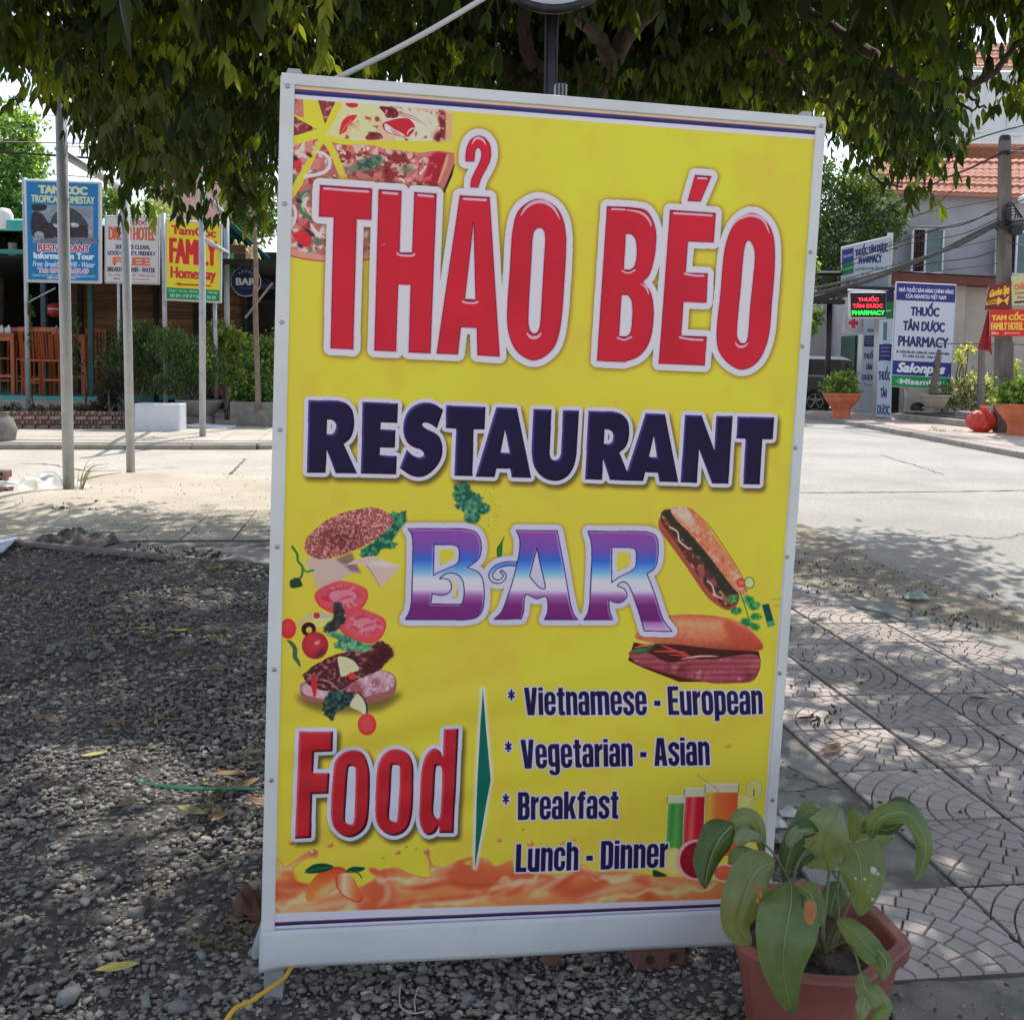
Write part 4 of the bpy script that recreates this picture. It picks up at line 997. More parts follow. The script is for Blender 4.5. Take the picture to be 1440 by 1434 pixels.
    for T2, P, w_ in ((A, [(185, 682), (410, 700), (628, 714)], 3.4), (A, [(780, 725), (850, 731), (920, 736)], 3.8), (A, [(1137, 750), (1210, 757), (1278, 764)], 3.6), (A, [(922, 1336), (945, 1354), (1010, 1360), (1075, 1360), (1095, 1346)], 3.0),
                      (Cc, [(232, 788), (340, 794), (452, 800)], 3.6), (D, [(222, 604), (260, 616), (300, 620), (340, 618), (372, 608)], 3.0), (Z6, [(342, 493), (400, 495)], 2.8), (Z6, [(642, 512), (730, 517), (822, 523)], 3.4), (Z6, [(692, 803), (740, 811), (783, 812)], 3.0), (Z6, [(668, 1108), (720, 1117), (778, 1120)], 3.0), (Z6, [(756, 344), (796, 346)], 3.0), (Z6, [(390, 790), (420, 800), (452, 786)], 2.4), (Z6, [(368, 1110), (400, 1120), (434, 1106)], 2.6)):
        cv.stroke(T2(cr(P)), w_, HL)
    for T2, P, w_ in ((Cc, [(800, 965), (850, 885), (915, 835), (990, 815), (1070, 833), (1145, 895), (1200, 1000)], 5.2), (D, [(862, 915), (895, 955), (935, 968), (980, 955), (1015, 915)], 4.6), (Cc, [(312, 240), (340, 190), (380, 175), (425, 195), (455, 250)], 4.2), (Z6, [(400, 495), (480, 510), (520, 545), (532, 580)], 3.4), (Z6, [(478, 850), (505, 868), (520, 905)], 3.0), (Z6, [(905, 600), (945, 545), (1010, 522), (1070, 545), (1102, 612)], 4.4), (Z6, [(933, 1130), (950, 1150), (975, 1152), (1000, 1133)], 3.6)):
        cv.stroke(T2(cr(P)), w_, HL, taper=True)
    cv.fill(A([(760, 1240), (785, 1252), (800, 1245), (795, 1238), (770, 1258)]), (200, 130, 130))
    # RESTAURANT
    Rg = [R1([(100, 92)] + cr([(390, 95), (475, 120), (540, 190), (562, 300), (553, 400), (520, 480), (455, 535)], 4) + [(590, 832), (375, 828), (285, 590), (272, 825), (85, 822)]), R1([(287, 288)] + cr([(330, 288), (368, 312), (380, 355), (362, 415), (330, 438)], 4) + [(283, 436)])]
    Eg = [R1([(648, 108), (1005, 125), (998, 322), (832, 315), (826, 388), (978, 395), (975, 575), (823, 570), (820, 648), (995, 660), (985, 842), (630, 833)])]
    Sg = [R1([(1463, 192), (1400, 377)] + cr([(1400, 377), (1345, 338), (1290, 318), (1253, 330), (1262, 362), (1310, 392), (1380, 425), (1428, 472), (1456, 560), (1452, 650), (1420, 730), (1360, 805), (1290, 855), (1215, 870), (1130, 850), (1025, 780)], 4) + [(1095, 597)] + cr([(1095, 597), (1150, 648), (1210, 672), (1260, 662), (1268, 625), (1230, 590), (1165, 568), (1105, 525), (1068, 450), (1060, 350), (1085, 250), (1135, 175), (1215, 128), (1300, 116), (1385, 138), (1463, 192)], 4))]
    Tg = [R2([(125, 72), (525, 90), (515, 318), (405, 315), (392, 790), (212, 785), (228, 308), (122, 302)])]
    Ag = [R2([(635, 92), (840, 100), (985, 805), (790, 800), (775, 712), (635, 710), (615, 798), (425, 795)]), R2([(722, 315), (770, 555), (675, 550)])]
    Ug = [R2([(1008, 108), (1190, 115)] + cr([(1175, 480), (1172, 560), (1188, 612), (1225, 628), (1265, 612), (1287, 560), (1292, 480)], 4) + [(1305, 120), (1468, 125)] + cr([(1445, 560), (1420, 680), (1365, 775), (1290, 825), (1210, 835), (1120, 808), (1045, 740), (1003, 650), (990, 540)], 4))]
    R2g = [R3([(195, 128)] + cr([(440, 132), (525, 158), (588, 225), (608, 320), (598, 425), (565, 500), (508, 548)], 4) + [(625, 835), (415, 825), (345, 610), (335, 825), (165, 820)]), R3([(358, 312)] + cr([(400, 315), (435, 338), (448, 385), (435, 440), (400, 463)], 4) + [(352, 460)])]
    A2g = [R3([(775, 152), (970, 160), (1105, 848), (915, 842), (900, 752), (770, 748), (750, 838), (560, 832)]), R3([(858, 375), (890, 598), (808, 592)])]
    Ng = [R4([(165, 168), (335, 175), (465, 530), (485, 178), (650, 182), (605, 862), (440, 860), (308, 510), (285, 855), (122, 850)])]
    T2g = [R4([(700, 185), (1070, 195), (1055, 415), (950, 415), (922, 872), (755, 868), (783, 410), (690, 405)])]
    def bevel(base, hi, lo, d=4):
        def f(M, x, y):
            cv.put(M, x, y, base)
            n = vnoise(*M.shape, 60, 2)[..., None]
            cv.put(M, x, y, np.array(base, float) * (.92 + .16 * n))
            L = mkblur(M, 1.2)
            cv.put(np.clip(M - shift(L, d, d), 0, 1) * M, x, y, hi, .75)
            cv.put(np.clip(M - shift(L, -d, -d), 0, 1) * M, x, y, lo, .9)
        return f
    letters([Rg, Eg, Sg, Tg, Ag, Ug, R2g, A2g, Ng, T2g], 9, bevel((27, 16, 54), (84, 76, 138), (18, 10, 30), 4), 4.5, (5, 8), .85, (180, 178, 188))
    # BAR
    def ink(M, x, y):
        ys = [85, 190, 240, 300, 345, 392, 425, 470, 545, 560, 605]
        cs = [(132, 72, 140), (104, 80, 150), (52, 98, 172), (110, 160, 200), (190, 196, 206), (186, 180, 196), (140, 92, 142), (108, 44, 104), (104, 36, 104), (150, 110, 150), (186, 160, 186)]
        py = np.array([cv.xf(np.array(BR([(300, v)])))[0][1] for v in ys]) - y
        t = np.arange(M.shape[0])
        C = np.stack([np.interp(t, py, [c[k] for c in cs]) for k in range(3)], -1)
        cv.put(dilate(M, 1.2), x, y, (52, 44, 88))
        cv.put(erode(M, 1.2), x, y, np.broadcast_to(C[:, None], M.shape + (3,)).copy())
        cv.put(np.clip(erode(M, 1.2) - shift(erode(M, 1.2), -3, 3), 0, 1), x, y, (200, 180, 210), .35)
    Bo = BR([(50, 85)] + cr([(330, 85), (388, 100), (416, 140), (420, 195), (405, 240), (350, 282)], 5) + cr([(350, 282), (405, 305), (430, 350), (436, 430), (425, 500), (390, 535), (330, 545)], 5) + [(35, 543)] + cr([(35, 543), (58, 500), (68, 430), (74, 200), (70, 120), (50, 85)], 4))
    Bi = BR([(182, 165)] + cr([(275, 165), (303, 178), (310, 215), (300, 260), (245, 288), (205, 305), (178, 322)], 5))
    Bj = BR([(172, 412)] + cr([(172, 412), (205, 420), (248, 415), (270, 385), (262, 350), (235, 337), (208, 338)], 5) + cr([(208, 338), (245, 312), (295, 315), (325, 345), (335, 400), (328, 450), (318, 468)], 5) + [(165, 465)])
    Ao = BR([(598, 92), (805, 95)] + cr([(805, 95), (838, 270), (865, 430), (885, 510), (908, 543)], 4) + [(740, 543)] + cr([(740, 543), (756, 500), (750, 428), (700, 438), (645, 418), (635, 500), (622, 540)], 4) + [(485, 542)] + cr([(485, 542), (525, 500), (560, 410), (585, 330), (612, 210), (615, 140), (598, 92)], 4))
    Aj = BR([(702, 180)] + cr([(720, 270), (744, 372), (732, 388), (705, 372), (665, 325)], 4))
    curl = []
    P = np.array(cr([(600, 262), (548, 262), (495, 280), (468, 318), (485, 348), (520, 350), (540, 322), (520, 298)], 6)); T1 = np.gradient(P, axis=0); L1 = np.hypot(*T1.T)[:, None]
    Nn = np.stack([-T1[:, 1], T1[:, 0]], 1) / L1 * np.linspace(11, 7, len(P))[:, None]
    curl = BR([tuple(q) for q in np.vstack([P + Nn, (P - Nn)[::-1]])])
    Ro = BR([(960, 97)] + cr([(1250, 98), (1298, 115), (1315, 160), (1312, 240), (1295, 285), (1258, 312)], 5) + cr([(1258, 312), (1300, 420), (1340, 540), (1385, 603)], 4) + [(1245, 600)] + cr([(1245, 600), (1222, 520), (1185, 410), (1160, 362), (1135, 352), (1108, 372), (1140, 385), (1158, 420), (1138, 450), (1105, 458), (1065, 442)], 5) + cr([(1065, 442), (1070, 500), (1086, 545)], 3) + [(938, 545)] + cr([(938, 545), (962, 500), (972, 400), (980, 180), (960, 97)], 4))
    Rj = BR([(1082, 178)] + cr([(1180, 180), (1203, 195), (1203, 270), (1175, 300), (1120, 328), (1080, 356)], 5))
    letters([[Bo, Bi, Bj], [Ao, Aj], [curl], [Ro, Rj]], 14, ink, 4, (0, 0), .55, (176, 176, 190))
    cv.fill(BR(cr([(208, 190), (275, 190), (288, 215), (270, 245), (210, 265)], 2)), (190, 178, 60)); cv.fill(BR([(1108, 202), (1172, 205), (1175, 265), (1105, 300)]), (190, 178, 60))
    cv.fill(BR([(275, 345), (300, 345), (298, 435), (270, 435), (282, 410)]), (186, 184, 110), .8)
    # Food
    Fg = [F1([(148, 205), (492, 200), (485, 405), (300, 408), (290, 628), (455, 625), (445, 830), (280, 832), (270, 1272), (108, 1278)])]
    og = [F1(cr([(690, 395), (785, 425), (845, 540), (862, 700), (848, 1050), (800, 1200), (670, 1275), (540, 1215), (470, 1050), (490, 650), (515, 510), (590, 425)], 6, closed=True)), F1(cr([(680, 555), (645, 585), (628, 800), (612, 1080), (630, 1125), (665, 1138), (700, 1112), (712, 900), (718, 600), (708, 565)], 5, closed=True))]
    og2 = [F1(cr([(1130, 385), (1240, 425), (1296, 540), (1300, 750), (1285, 1050), (1230, 1200), (1110, 1258), (990, 1210), (920, 1060), (930, 650), (962, 500), (1035, 410)], 6, closed=True)), F1(cr([(1120, 540), (1085, 568), (1070, 850), (1055, 1060), (1075, 1105), (1105, 1115), (1138, 1092), (1158, 800), (1163, 570), (1150, 545)], 5, closed=True))]
    dg_ = [F2([(505, 152), (628, 148), (585, 1020), (465, 1020), (466, 960)] + cr([(466, 960), (430, 1020), (370, 1040), (322, 995), (297, 880), (310, 560), (335, 410), (380, 335), (430, 312), (472, 338), (495, 388)], 5)), F2(cr([(460, 455), (435, 482), (422, 700), (415, 850), (445, 902), (474, 870), (488, 600), (486, 478)], 5, closed=True))]
    letters([Fg, og, og2, dg_], 9, bevel((164, 36, 44), (190, 84, 90), (30, 8, 18), 4), 4.5, (7, 9), .85, (176, 180, 188), True)
    # green needle
    ndl = [(678.8, 968), (689.9, 1096), (667.6, 1221)] + [(671.2, 1096), (675.2, 1030)]
    m, x, y = cv.raster([ndl], 12)
    cv.put(mkblur(dilate(m, 6), 1.5), x, y, (186, 192, 190), .9)
    cv.put(m, x, y, (8, 96, 78))
    # four lines
    navy = (34, 24, 62)
    heavy_text(cv, '*', (713, 968), (713, 1006), (725, 1006), navy, 3.4)
    heavy_text(cv, 'Vietnamese - European', (736.5, 966), (738, 1005.8), (1072.5, 1003.5), navy, 3.6)
    heavy_text(cv, '*', (709, 1041.5), (709, 1079), (721, 1079), navy, 3.4)
    heavy_text(cv, 'Vegetarian - Asian', (732, 1040), (733.5, 1079.8), (998.5, 1075.5), navy, 3.6)
    heavy_text(cv, '*', (705.5, 1115), (705.5, 1152), (717.5, 1152), navy, 3.4)
    heavy_text(cv, 'Breakfast', (728.5, 1113.8), (728, 1152), (869, 1149.5), navy, 3.6)
    heavy_text(cv, 'Lunch - Dinner', (726, 1186), (725, 1226), (938.5, 1218.5), navy, 3.6)
    # marks at the right side, small scuffs
    for k in range(5):
        cv.stroke([(1082 + k * 2.5, 842 + (k % 2) * 9), (1090 + k * 2.5, 843 + (k % 2) * 9)], .8, (120, 100, 60), .5)
    # back to the ink's own colour (the photograph shows the board in shade)
    a = cv.a
    lin = np.where(a <= .04045, a / 12.92, ((a + .055) / 1.055) ** 2.4)
    fade = np.linspace(1.78, 1.62, a.shape[0])[:, None, None]
    lin = np.clip(lin * fade, 0, .84)
    lin = np.clip(lin, 0, 1) ** 1.1 * np.array([1.03, .935, .98])
    return np.where(lin <= .0031308, lin * 12.92, 1.055 * lin ** (1 / 2.4) - .055).astype(np.float32)
# ================================================================== SETTING: ground, road, pavements
def poly_sheet(pts, z=None):
    P = [Vector((p[0], p[1], z if z is not None else p[2])) for p in pts]
    return MB().add(P, [tuple(range(len(P)))])
m_dirt = M('dirt', (.30, .25, .18), (.40, .345, .26), 1.3, .95, .012, 30, coords='World', c3=(.22, .19, .15), s3=.5, t3=(.55, .7))
m_road = M('road_surface', (.17, .16, .145), (.42, .40, .36), 26, .92, .006, 120, coords='World', c3=(.30, .28, .25), s3=.55, t3=(.42, .68), detail=9, mix=(.25, .5))
m_street = M('concrete_street', (.30, .27, .22), (.48, .445, .38), 14, .92, .005, 90, coords='World', c3=(.38, .34, .28), s3=.8, t3=(.4, .7), detail=9, mix=(.25, .5))
m_slab = M('slab_concrete', (.20, .20, .175), (.35, .335, .295), 5, .95, .008, 70, coords='World', c3=(.15, .14, .115), s3=2.2, t3=(.52, .62), detail=9)
m_paver = M('paver', (.37, .32, .288), (.47, .41, .37), 3.5, .9, .0015, 260, coords='World', c3=(.40, .35, .285), s3=1.1, t3=(.55, .75), rand=.16, detail=8)
m_joint = M('joint_dirt', (.085, .075, .06), (.14, .125, .10), 8, 1, coords='World')
m_paver_sand = M('paver_sandy', (.36, .32, .25), (.46, .41, .325), 2.5, .95, .002, 200, coords='World', rand=.05)
m_walk = M('sidewalk_tile', (.43, .345, .29), (.50, .42, .36), 2, .9, .002, 120, coords='World', rand=.06, c3=(.36, .33, .29), s3=.8)
m_walk_l = M('sidewalk_pale', (.42, .375, .31), (.50, .45, .38), 1.6, .9, .002, 120, coords='World', rand=.05)
m_kerb = M('kerb_stone', (.27, .245, .21), (.36, .33, .29), 5, .9, .005, 80, coords='World')
m_sand = M('sand', (.44, .385, .30), (.52, .465, .375), 1.4, .98, .006, 120, coords='World', c3=(.40, .32, .22), s3=.5, t3=(.5, .65), detail=9)

struct('ground', poly_sheet([(-300, -60), (300, -60), (300, 500), (-300, 500)], -.035), m_dirt)
# the road runs away on the right; the side street comes in from the left
struct('road', poly_sheet([(2.75, -4), (8.6, -4), (8.6, 16), (8.5, 30), (8.4, 160), (-1.2, 160), (-1.2, 22), (-2.2, 17.3), (-4, 16.2), (-8, 15.5), (-60, 9), (-60, 5.4), (-8, 11.9), (-4, 12.6), (-1, 12.8), (1.6, 12.2), (2.7, 10.6), (2.82, 8.5), (2.8, 7.4), (3.1, 6.1), (3.4, 4)], 0), m_road)
struct('street', poly_sheet([(-60, 9), (-60, 5.4), (-8, 11.9), (-4, 12.6), (-1, 12.8), (1.4, 12.3), (1.2, 14), (-.6, 16), (-1.4, 19), (-2.2, 17.3), (-4, 16.2), (-8, 15.5)], .004), m_street)
# kerbs and far pavements
def sidewalk(name, pts, z, mat): struct(name, MB().prism([Vector((p[0], p[1], -.03)) for p in pts], (0, 0, z + .03)), mat)
sw_left = [(-60, 9.3), (-8, 15.75), (-4.1, 16.4), (-2.6, 17.4), (-1.7, 19.5), (-1.5, 60), (-60, 60)]
sw_right = [(8.55, 4), (8.55, 16), (8.5, 24), (8.3, 30), (8.2, 60), (40, 60), (40, 4)]
sidewalk('left_sidewalk', sw_left, .10, m_walk_l)
sidewalk('right_sidewalk', sw_right, .10, m_walk)
def kerb_run(owner, P, w, h, z0, L=.9):
    """kerb stones laid end to end along the polyline, each a part of its pavement"""
    P = [Vector((p[0], p[1], 0)) for p in P]
    for a, b in zip(P[:-1], P[1:]):
        d = b - a; n = max(1, round(d.length / L)); t = d / n; nr = Vector((t.y, -t.x, 0)).normalized()
        ang = math.atan2(t.y, t.x); R3 = Matrix.Rotation(ang, 3, 'Z')
        for i in range(n):
            c = a + t * (i + .5) + nr * (w / 2)
            part('kerb_stone', MB().box((c.x, c.y, z0 + h / 2), (t.length - .012, w, h + rnd.uniform(-.008, .008)), R3, .012), m_kerb, owner)
swl = bpy.data.objects['left_sidewalk']; swr = bpy.data.objects['right_sidewalk']
kerb_run(swl, [(-12, 15.2), (-8, 15.72), (-4.1, 16.37), (-2.6, 17.37)], .16, .105, -.02)
kerb_run(swr, [(8.22, 34), (8.3, 30), (8.5, 24), (8.55, 16), (8.55, 12)], .14, .125, -.02, 1.0)
# square tiles of the pavements, as far as they can be told apart
def tile_grid(owner, origin, ang, size, nx, ny, z, mat, inside, gap=.014, th=.012, name='tile'):
    c, s = math.cos(ang), math.sin(ang)
    h = size / 2 - gap / 2
    mb = MB().box((0, 0, th / 2), (2 * h, 2 * h, th), None, .003)
    me = mkmesh(name, mb.v, mb.f, mat); n = 0
    for i in range(nx):
        for j in range(ny):
            u, v = (i + .5) * size, (j + .5) * size
            p = Vector((origin[0] + u * c - v * s, origin[1] + u * s + v * c, z + rnd.uniform(-.0015, .0015)))
            if not inside(p): continue
            o = link(name, me, owner); o.location = p - wl(owner); o.rotation_euler = (0, 0, ang); n += 1
    return n
def in_view(p, m=30):
    if p.y < 1: return False
    q = proj(p); return -m < q[0] < 1440 + m and q[1] < 1434 + m
BOARD_L, BOARD_R = 372, 1085
def not_behind_board(p, m=25):
    q = proj(p)
    if q[1] > 1340: return True
    return q[0] < 385 + m * .3 or q[0] > 1150 - (q[1] - 170) * .0717 - m
tile_grid(swr, (8.75, 14), math.radians(.3), .6, 8, 32, .10, m_walk, lambda p: in_view(p) and p.x < 8.75 + .6 * (7 if p.y < 22 else 3.4))
tile_grid(swl, (-9.5, 15.9), math.radians(8), .6, 12, 7, .10, m_walk_l, lambda p: in_view(p) and p.y - 16.5 > (p.x + 4) * .16 and p.y < 20.2 and p.x > -9.6)

# ---- near pavement with fan-patterned pavers
PA = math.radians(7.0); PU = Vector((math.cos(PA), math.sin(PA), 0)); PV = Vector((-math.sin(PA), math.cos(PA), 0)); PO = Vector((1.54, 4.066, 0)); PS = .405
edge_right = [(3.05, -2), (3.02, 3.5), (2.86, 5.1), (2.56, 5.85), (1.98, 6.72), (1.0, 7.35), (-.4, 7.9), (-1.6, 9.6), (-3.6, 10.9), (-6, 11.4)]
pave_poly = [(.92, -2)] + edge_right + [(-6, 8.6), (-4.1, 8.05), (-2.5, 7.45), (-1.7, 7.25), (-.2, 6.9), (.55, 5.4), (.78, 3.6), (.88, 2.9), (.92, 1.4)]
struct('pavement', MB().prism([Vector((p[0], p[1], -.03)) for p in pave_poly], (0, 0, .045)), m_slab)
pavement = bpy.data.objects['pavement']
# plain concrete border along the road edge
def inside_poly(p, poly):
    x, y = p[0], p[1]; r = False; n = len(poly)
    for i in range(n):
        x1, y1 = poly[i][:2]; x2, y2 = poly[(i + 1) % n][:2]
        if (y1 > y) != (y2 > y) and x < (x2 - x1) * (y - y1) / (y2 - y1) + x1: r = not r
    return r
def clip_sq(P, lo, hi):
    for ax, val, sg in ((0, lo, 1), (0, hi, -1), (1, lo, 1), (1, hi, -1)):
        out = []
        for i in range(len(P)):
            a, b = P[i], P[(i + 1) % len(P)]
            ia, ib = (a[ax] - val) * sg >= 0, (b[ax] - val) * sg >= 0
            if ia: out.append(a)
            if ia != ib:
                t = (val - a[ax]) / (b[ax] - a[ax]); out.append((a[0] + (b[0] - a[0]) * t, a[1] + (b[1] - a[1]) * t))
        P = out
        if len(P) < 3: return []
    return P
def fan_tile(seed, w=.0025, H=.008):
    """One moulded paver: quarter fan of raised cobbles round one corner."""
    r_ = random.Random(seed); S = .396; mb = MB()
    mb.box((S / 2, S / 2, .004), (S, S, .008))
    step = .0585; g = .0035
    def cell(P, z):
        if len(P) < 3: return
        cx = sum(p[0] for p in P) / len(P); cy = sum(p[1] for p in P) / len(P)
        A = .5 * abs(sum(P[i][0] * P[(i + 1) % len(P)][1] - P[(i + 1) % len(P)][0] * P[i][1] for i in range(len(P))))
        if A < .00012: return
        n = len(P); k = 1 - .0022 / max(.01, math.sqrt(A) * .5)
        top = [(cx + (p[0] - cx) * k, cy + (p[1] - cy) * k, z) for p in P]
        bot = [(p[0], p[1], .0075) for p in P]
        mb.add(bot + top, [tuple(range(n, 2 * n))] + [(i, (i + 1) % n, n + (i + 1) % n, n + i) for i in range(n)])
    P0 = clip_sq([(step * math.cos(math.radians(a)), step * math.sin(math.radians(a))) for a in (0, 22, 45, 67, 90)] + [(0, 0)], g, S - g)
    cell(P0, .0085 + H * .8)
    for k in range(1, 10):
        r0, r1 = k * step + g * .5, (k + 1) * step - g * .5
        n = max(2, round(k * 1.5 + .8)) if k <= 5 else 8 + (k - 6)
        off = 0 if k % 2 else .5
        for i in range(-1, n + 1):
            a0 = (i + off) * 90 / n; a1 = (i + 1 + off) * 90 / n
            a0 = max(a0, 0); a1 = min(a1, 90)
            if a1 - a0 < 3: continue
            da = math.degrees(g * .5 / ((r0 + r1) / 2)); b0, b1 = math.radians(a0 + da), math.radians(a1 - da); bm = (b0 + b1) / 2
            P = [(r0 * math.cos(b0), r0 * math.sin(b0)), (r1 * math.cos(b0), r1 * math.sin(b0)), (r1 * math.cos(bm), r1 * math.sin(bm)), (r1 * math.cos(b1), r1 * math.sin(b1)), (r0 * math.cos(b1), r0 * math.sin(b1)), (r0 * math.cos(bm), r0 * math.sin(bm))]
            cell(clip_sq(P, g, S - g), .0085 + H * r_.uniform(.82, 1.0))
    return mb
fans = [fan_tile(k) for k in range(3)]
def fan_mesh(f, m):
    me = mkmesh('paver', f.v, f.f, m); me.materials.append(m_joint)
    for k in range(6): me.polygons[k].material_index = 1
    return me
fan_me = [fan_mesh(f, m_paver) for f in fans]; fan_me_s = [fan_mesh(f, m_paver_sand) for f in fans]
shrunk_r = [(p[0] - .22, p[1] - .12) for p in edge_right[:7]]
zone_r = [(1.1, 2.36), (1.62, 2.36), (1.62, 1.0), (2.85, 1.0)] + [(min(p[0], 2.85), p[1]) for p in shrunk_r[1:]] + [(-.2, 7.2), (.9, 5.2), (.95, 4.3), (1.1, 3.7), (1.2, 3.2), (1.22, 2.9), (1.1, 2.6)]
zone_l = [(-1.55, 9.1), (-3.0, 10.1), (-4.6, 10.2), (-4.4, 8.75), (-2.6, 8.1), (-1.4, 7.75)]
n_pav = 0
for i in range(-16, 8):
    for j in range(-8, 20):
        c = PO + PU * ((i + .5) * PS) + PV * ((j + .5) * PS)
        R_ = inside_poly(c, zone_r); L_ = inside_poly(c, zone_l)
        if not (R_ or L_) or c.y < .9 or (L_ and not in_view(c, 220)): continue
        # corner the quarter fan is centred on: even lattice points
        ci, cj = (i if i % 2 == 0 else i + 1), (j if j % 2 == 0 else j + 1)
        o = link('paver', (fan_me if R_ else fan_me_s)[rnd.randrange(3)], pavement)
        cp = PO + PU * (ci * PS) + PV * (cj * PS)
        quad = {(0, 0): 0, (1, 0): 1, (1, 1): 2, (0, 1): 3}[(1 if ci > i else 0, 1 if cj > j else 0)]
        o.location = Vector((cp.x, cp.y, .0155 + rnd.uniform(-.0012, .0012))) + Matrix.Rotation(PA + quad * PI / 2, 3, 'Z') @ Vector((.0045, .0045, 0))
        o.rotation_euler = (rnd.uniform(-.004, .004), rnd.uniform(-.004, .004), PA + quad * PI / 2); n_pav += 1
# border strip: cast concrete, in lengths
def strip(name, L, R, z0, z1, mat, owner, nseg):
    for k in range(len(L) - 1):
        a, b, c, d = L[k], L[k + 1], R[k + 1], R[k]
        e = .006
        P = [Vector(a).lerp(Vector(b), e), Vector(a).lerp(Vector(b), 1 - e), Vector(d).lerp(Vector(c), 1 - e), Vector(d).lerp(Vector(c), e)]
        part(name, MB().prism([Vector((p.x, p.y, z0)) for p in P], (0, 0, z1 - z0)), mat, owner)
m_border = M('border_concrete', (.27, .27, .24), (.36, .35, .31), 4, .92, .004, 120, coords='World', c3=(.36, .32, .25), s3=2, t3=(.55, .7))
Lb = cr(edge_right[:8], 3); Rb = [(p[0] - .2 - .04 * math.sin(3 * i), p[1] - (.1 if p[0] > 2 else .2)) for i, p in enumerate(Lb)]
strip('border_stone', [(p[0], p[1], 0) for p in Lb], [(p[0], p[1], 0) for p in Rb], -.03, .028, m_border, pavement, 1)

# dirt and litter gutter between pavement and road: an uneven sheet
def rough_sheet(poly, z, amp, step, mat, name, seed=0, cell=.35, kind='structure', edge=.18, hfn=None):
    P = np.array([p[:2] for p in poly]); x0, y0 = P.min(0); x1, y1 = P.max(0)
    nx, ny = int((x1 - x0) / step) + 2, int((y1 - y0) / step) + 2
    RNG.seed(seed); n = vnoise(ny, nx, cell / step, 5)
    X = x0 + np.arange(nx) * step; Y = y0 + np.arange(ny) * step
    GX, GY = np.meshgrid(X, Y)
    # distance to the outline, sinking the sheet below its neighbours at the rim
    dmin = np.full(GX.shape, 1e9); ins = np.zeros(GX.shape, bool)
    for i in range(len(P)):
        a, b = P[i], P[(i + 1) % len(P)]; ab = b - a
        t = np.clip(((GX - a[0]) * ab[0] + (GY - a[1]) * ab[1]) / (ab @ ab), 0, 1)
        dmin = np.minimum(dmin, np.hypot(GX - a[0] - t * ab[0], GY - a[1] - t * ab[1]))
        cond = (a[1] > GY) != (b[1] > GY)
        with np.errstate(divide='ignore', invalid='ignore'):
            ins ^= cond & (GX < (b[0] - a[0]) * (GY - a[1]) / (b[1] - a[1]) + a[0])
    sd = np.where(ins, dmin, -dmin)
    Z = z + (n - .5) * 2 * amp - np.clip((edge - sd) / edge, 0, 1) ** 1.5 * (amp * 1.2 + .03)
    if hfn is not None: Z = Z + hfn(GX, GY)
    keep = sd > -step * 1.5
    V = np.stack([GX, GY, Z], -1).reshape(-1, 3)
    idx = np.arange(nx * ny).reshape(ny, nx)
    F = np.stack([idx[:-1, :-1], idx[:-1, 1:], idx[1:, 1:], idx[1:, :-1]], -1).reshape(-1, 4)
    kf = keep.reshape(-1)[F].all(1)
    F = F[kf]; used = np.unique(F); mp = np.full(nx * ny, -1); mp[used] = np.arange(len(used))
    o = part(name, (V[used], mp[F]), mat, None, True)
    o['kind'] = kind
    return o
m_gutter = M('gutter_dirt', (.20, .17, .13), (.34, .29, .22), 6, .97, .006, 90, coords='World', c3=(.42, .36, .27), s3=1.6, t3=(.45, .65), detail=8)
rough_sheet([(3.05, 3), (2.9, 5.1), (2.58, 5.88), (2.0, 6.75), (1.0, 7.4), (-.4, 8.0), (-1.0, 9.6), (1.6, 12.6), (2.75, 10.9), (2.95, 8.6), (2.92, 7.5), (3.3, 6.1), (3.7, 3)], .004, .010, .035, m_gutter, 'gutter', 3, .5, edge=.12)
rough_sheet([(-9, 7.2), (-4.3, 7.5), (-3.3, 7.75), (-2.4, 8.2), (-1.6, 8.6), (-.2, 8.4), (-.3, 9.6), (-1.7, 10.4), (-1.5, 12.9), (-4, 12.95), (-8, 12.3), (-12, 11.4)], .019, .012, .05, m_sand, 'sand', 8, .9, edge=.5,
            hfn=lambda X, Y: .10 * np.exp(-((X + 4.6) / .9) ** 2 - ((Y - 9.9) / 1.0) ** 2) + .05 * np.exp(-((X + 4.4) / .7) ** 2 - ((Y - 12.1) / .5) ** 2))
# dusty, rubble-strewn patch in front of the pot and the greenish concrete patch
m_dust = M('dust', (.17, .165, .145), (.25, .235, .20), 7, .98, .004, 160, coords='World', c3=(.11, .115, .10), s3=5)
rough_sheet([(.95, .6), (1.6, .6), (1.62, 2.3), (1.4, 2.36), (1.1, 2.5), (1.08, 3.0), (.98, 3.6), (.78, 4.0), (.82, 3.2)], .021, .006, .03, m_dust, 'dust_patch', 5, .4, edge=.15)

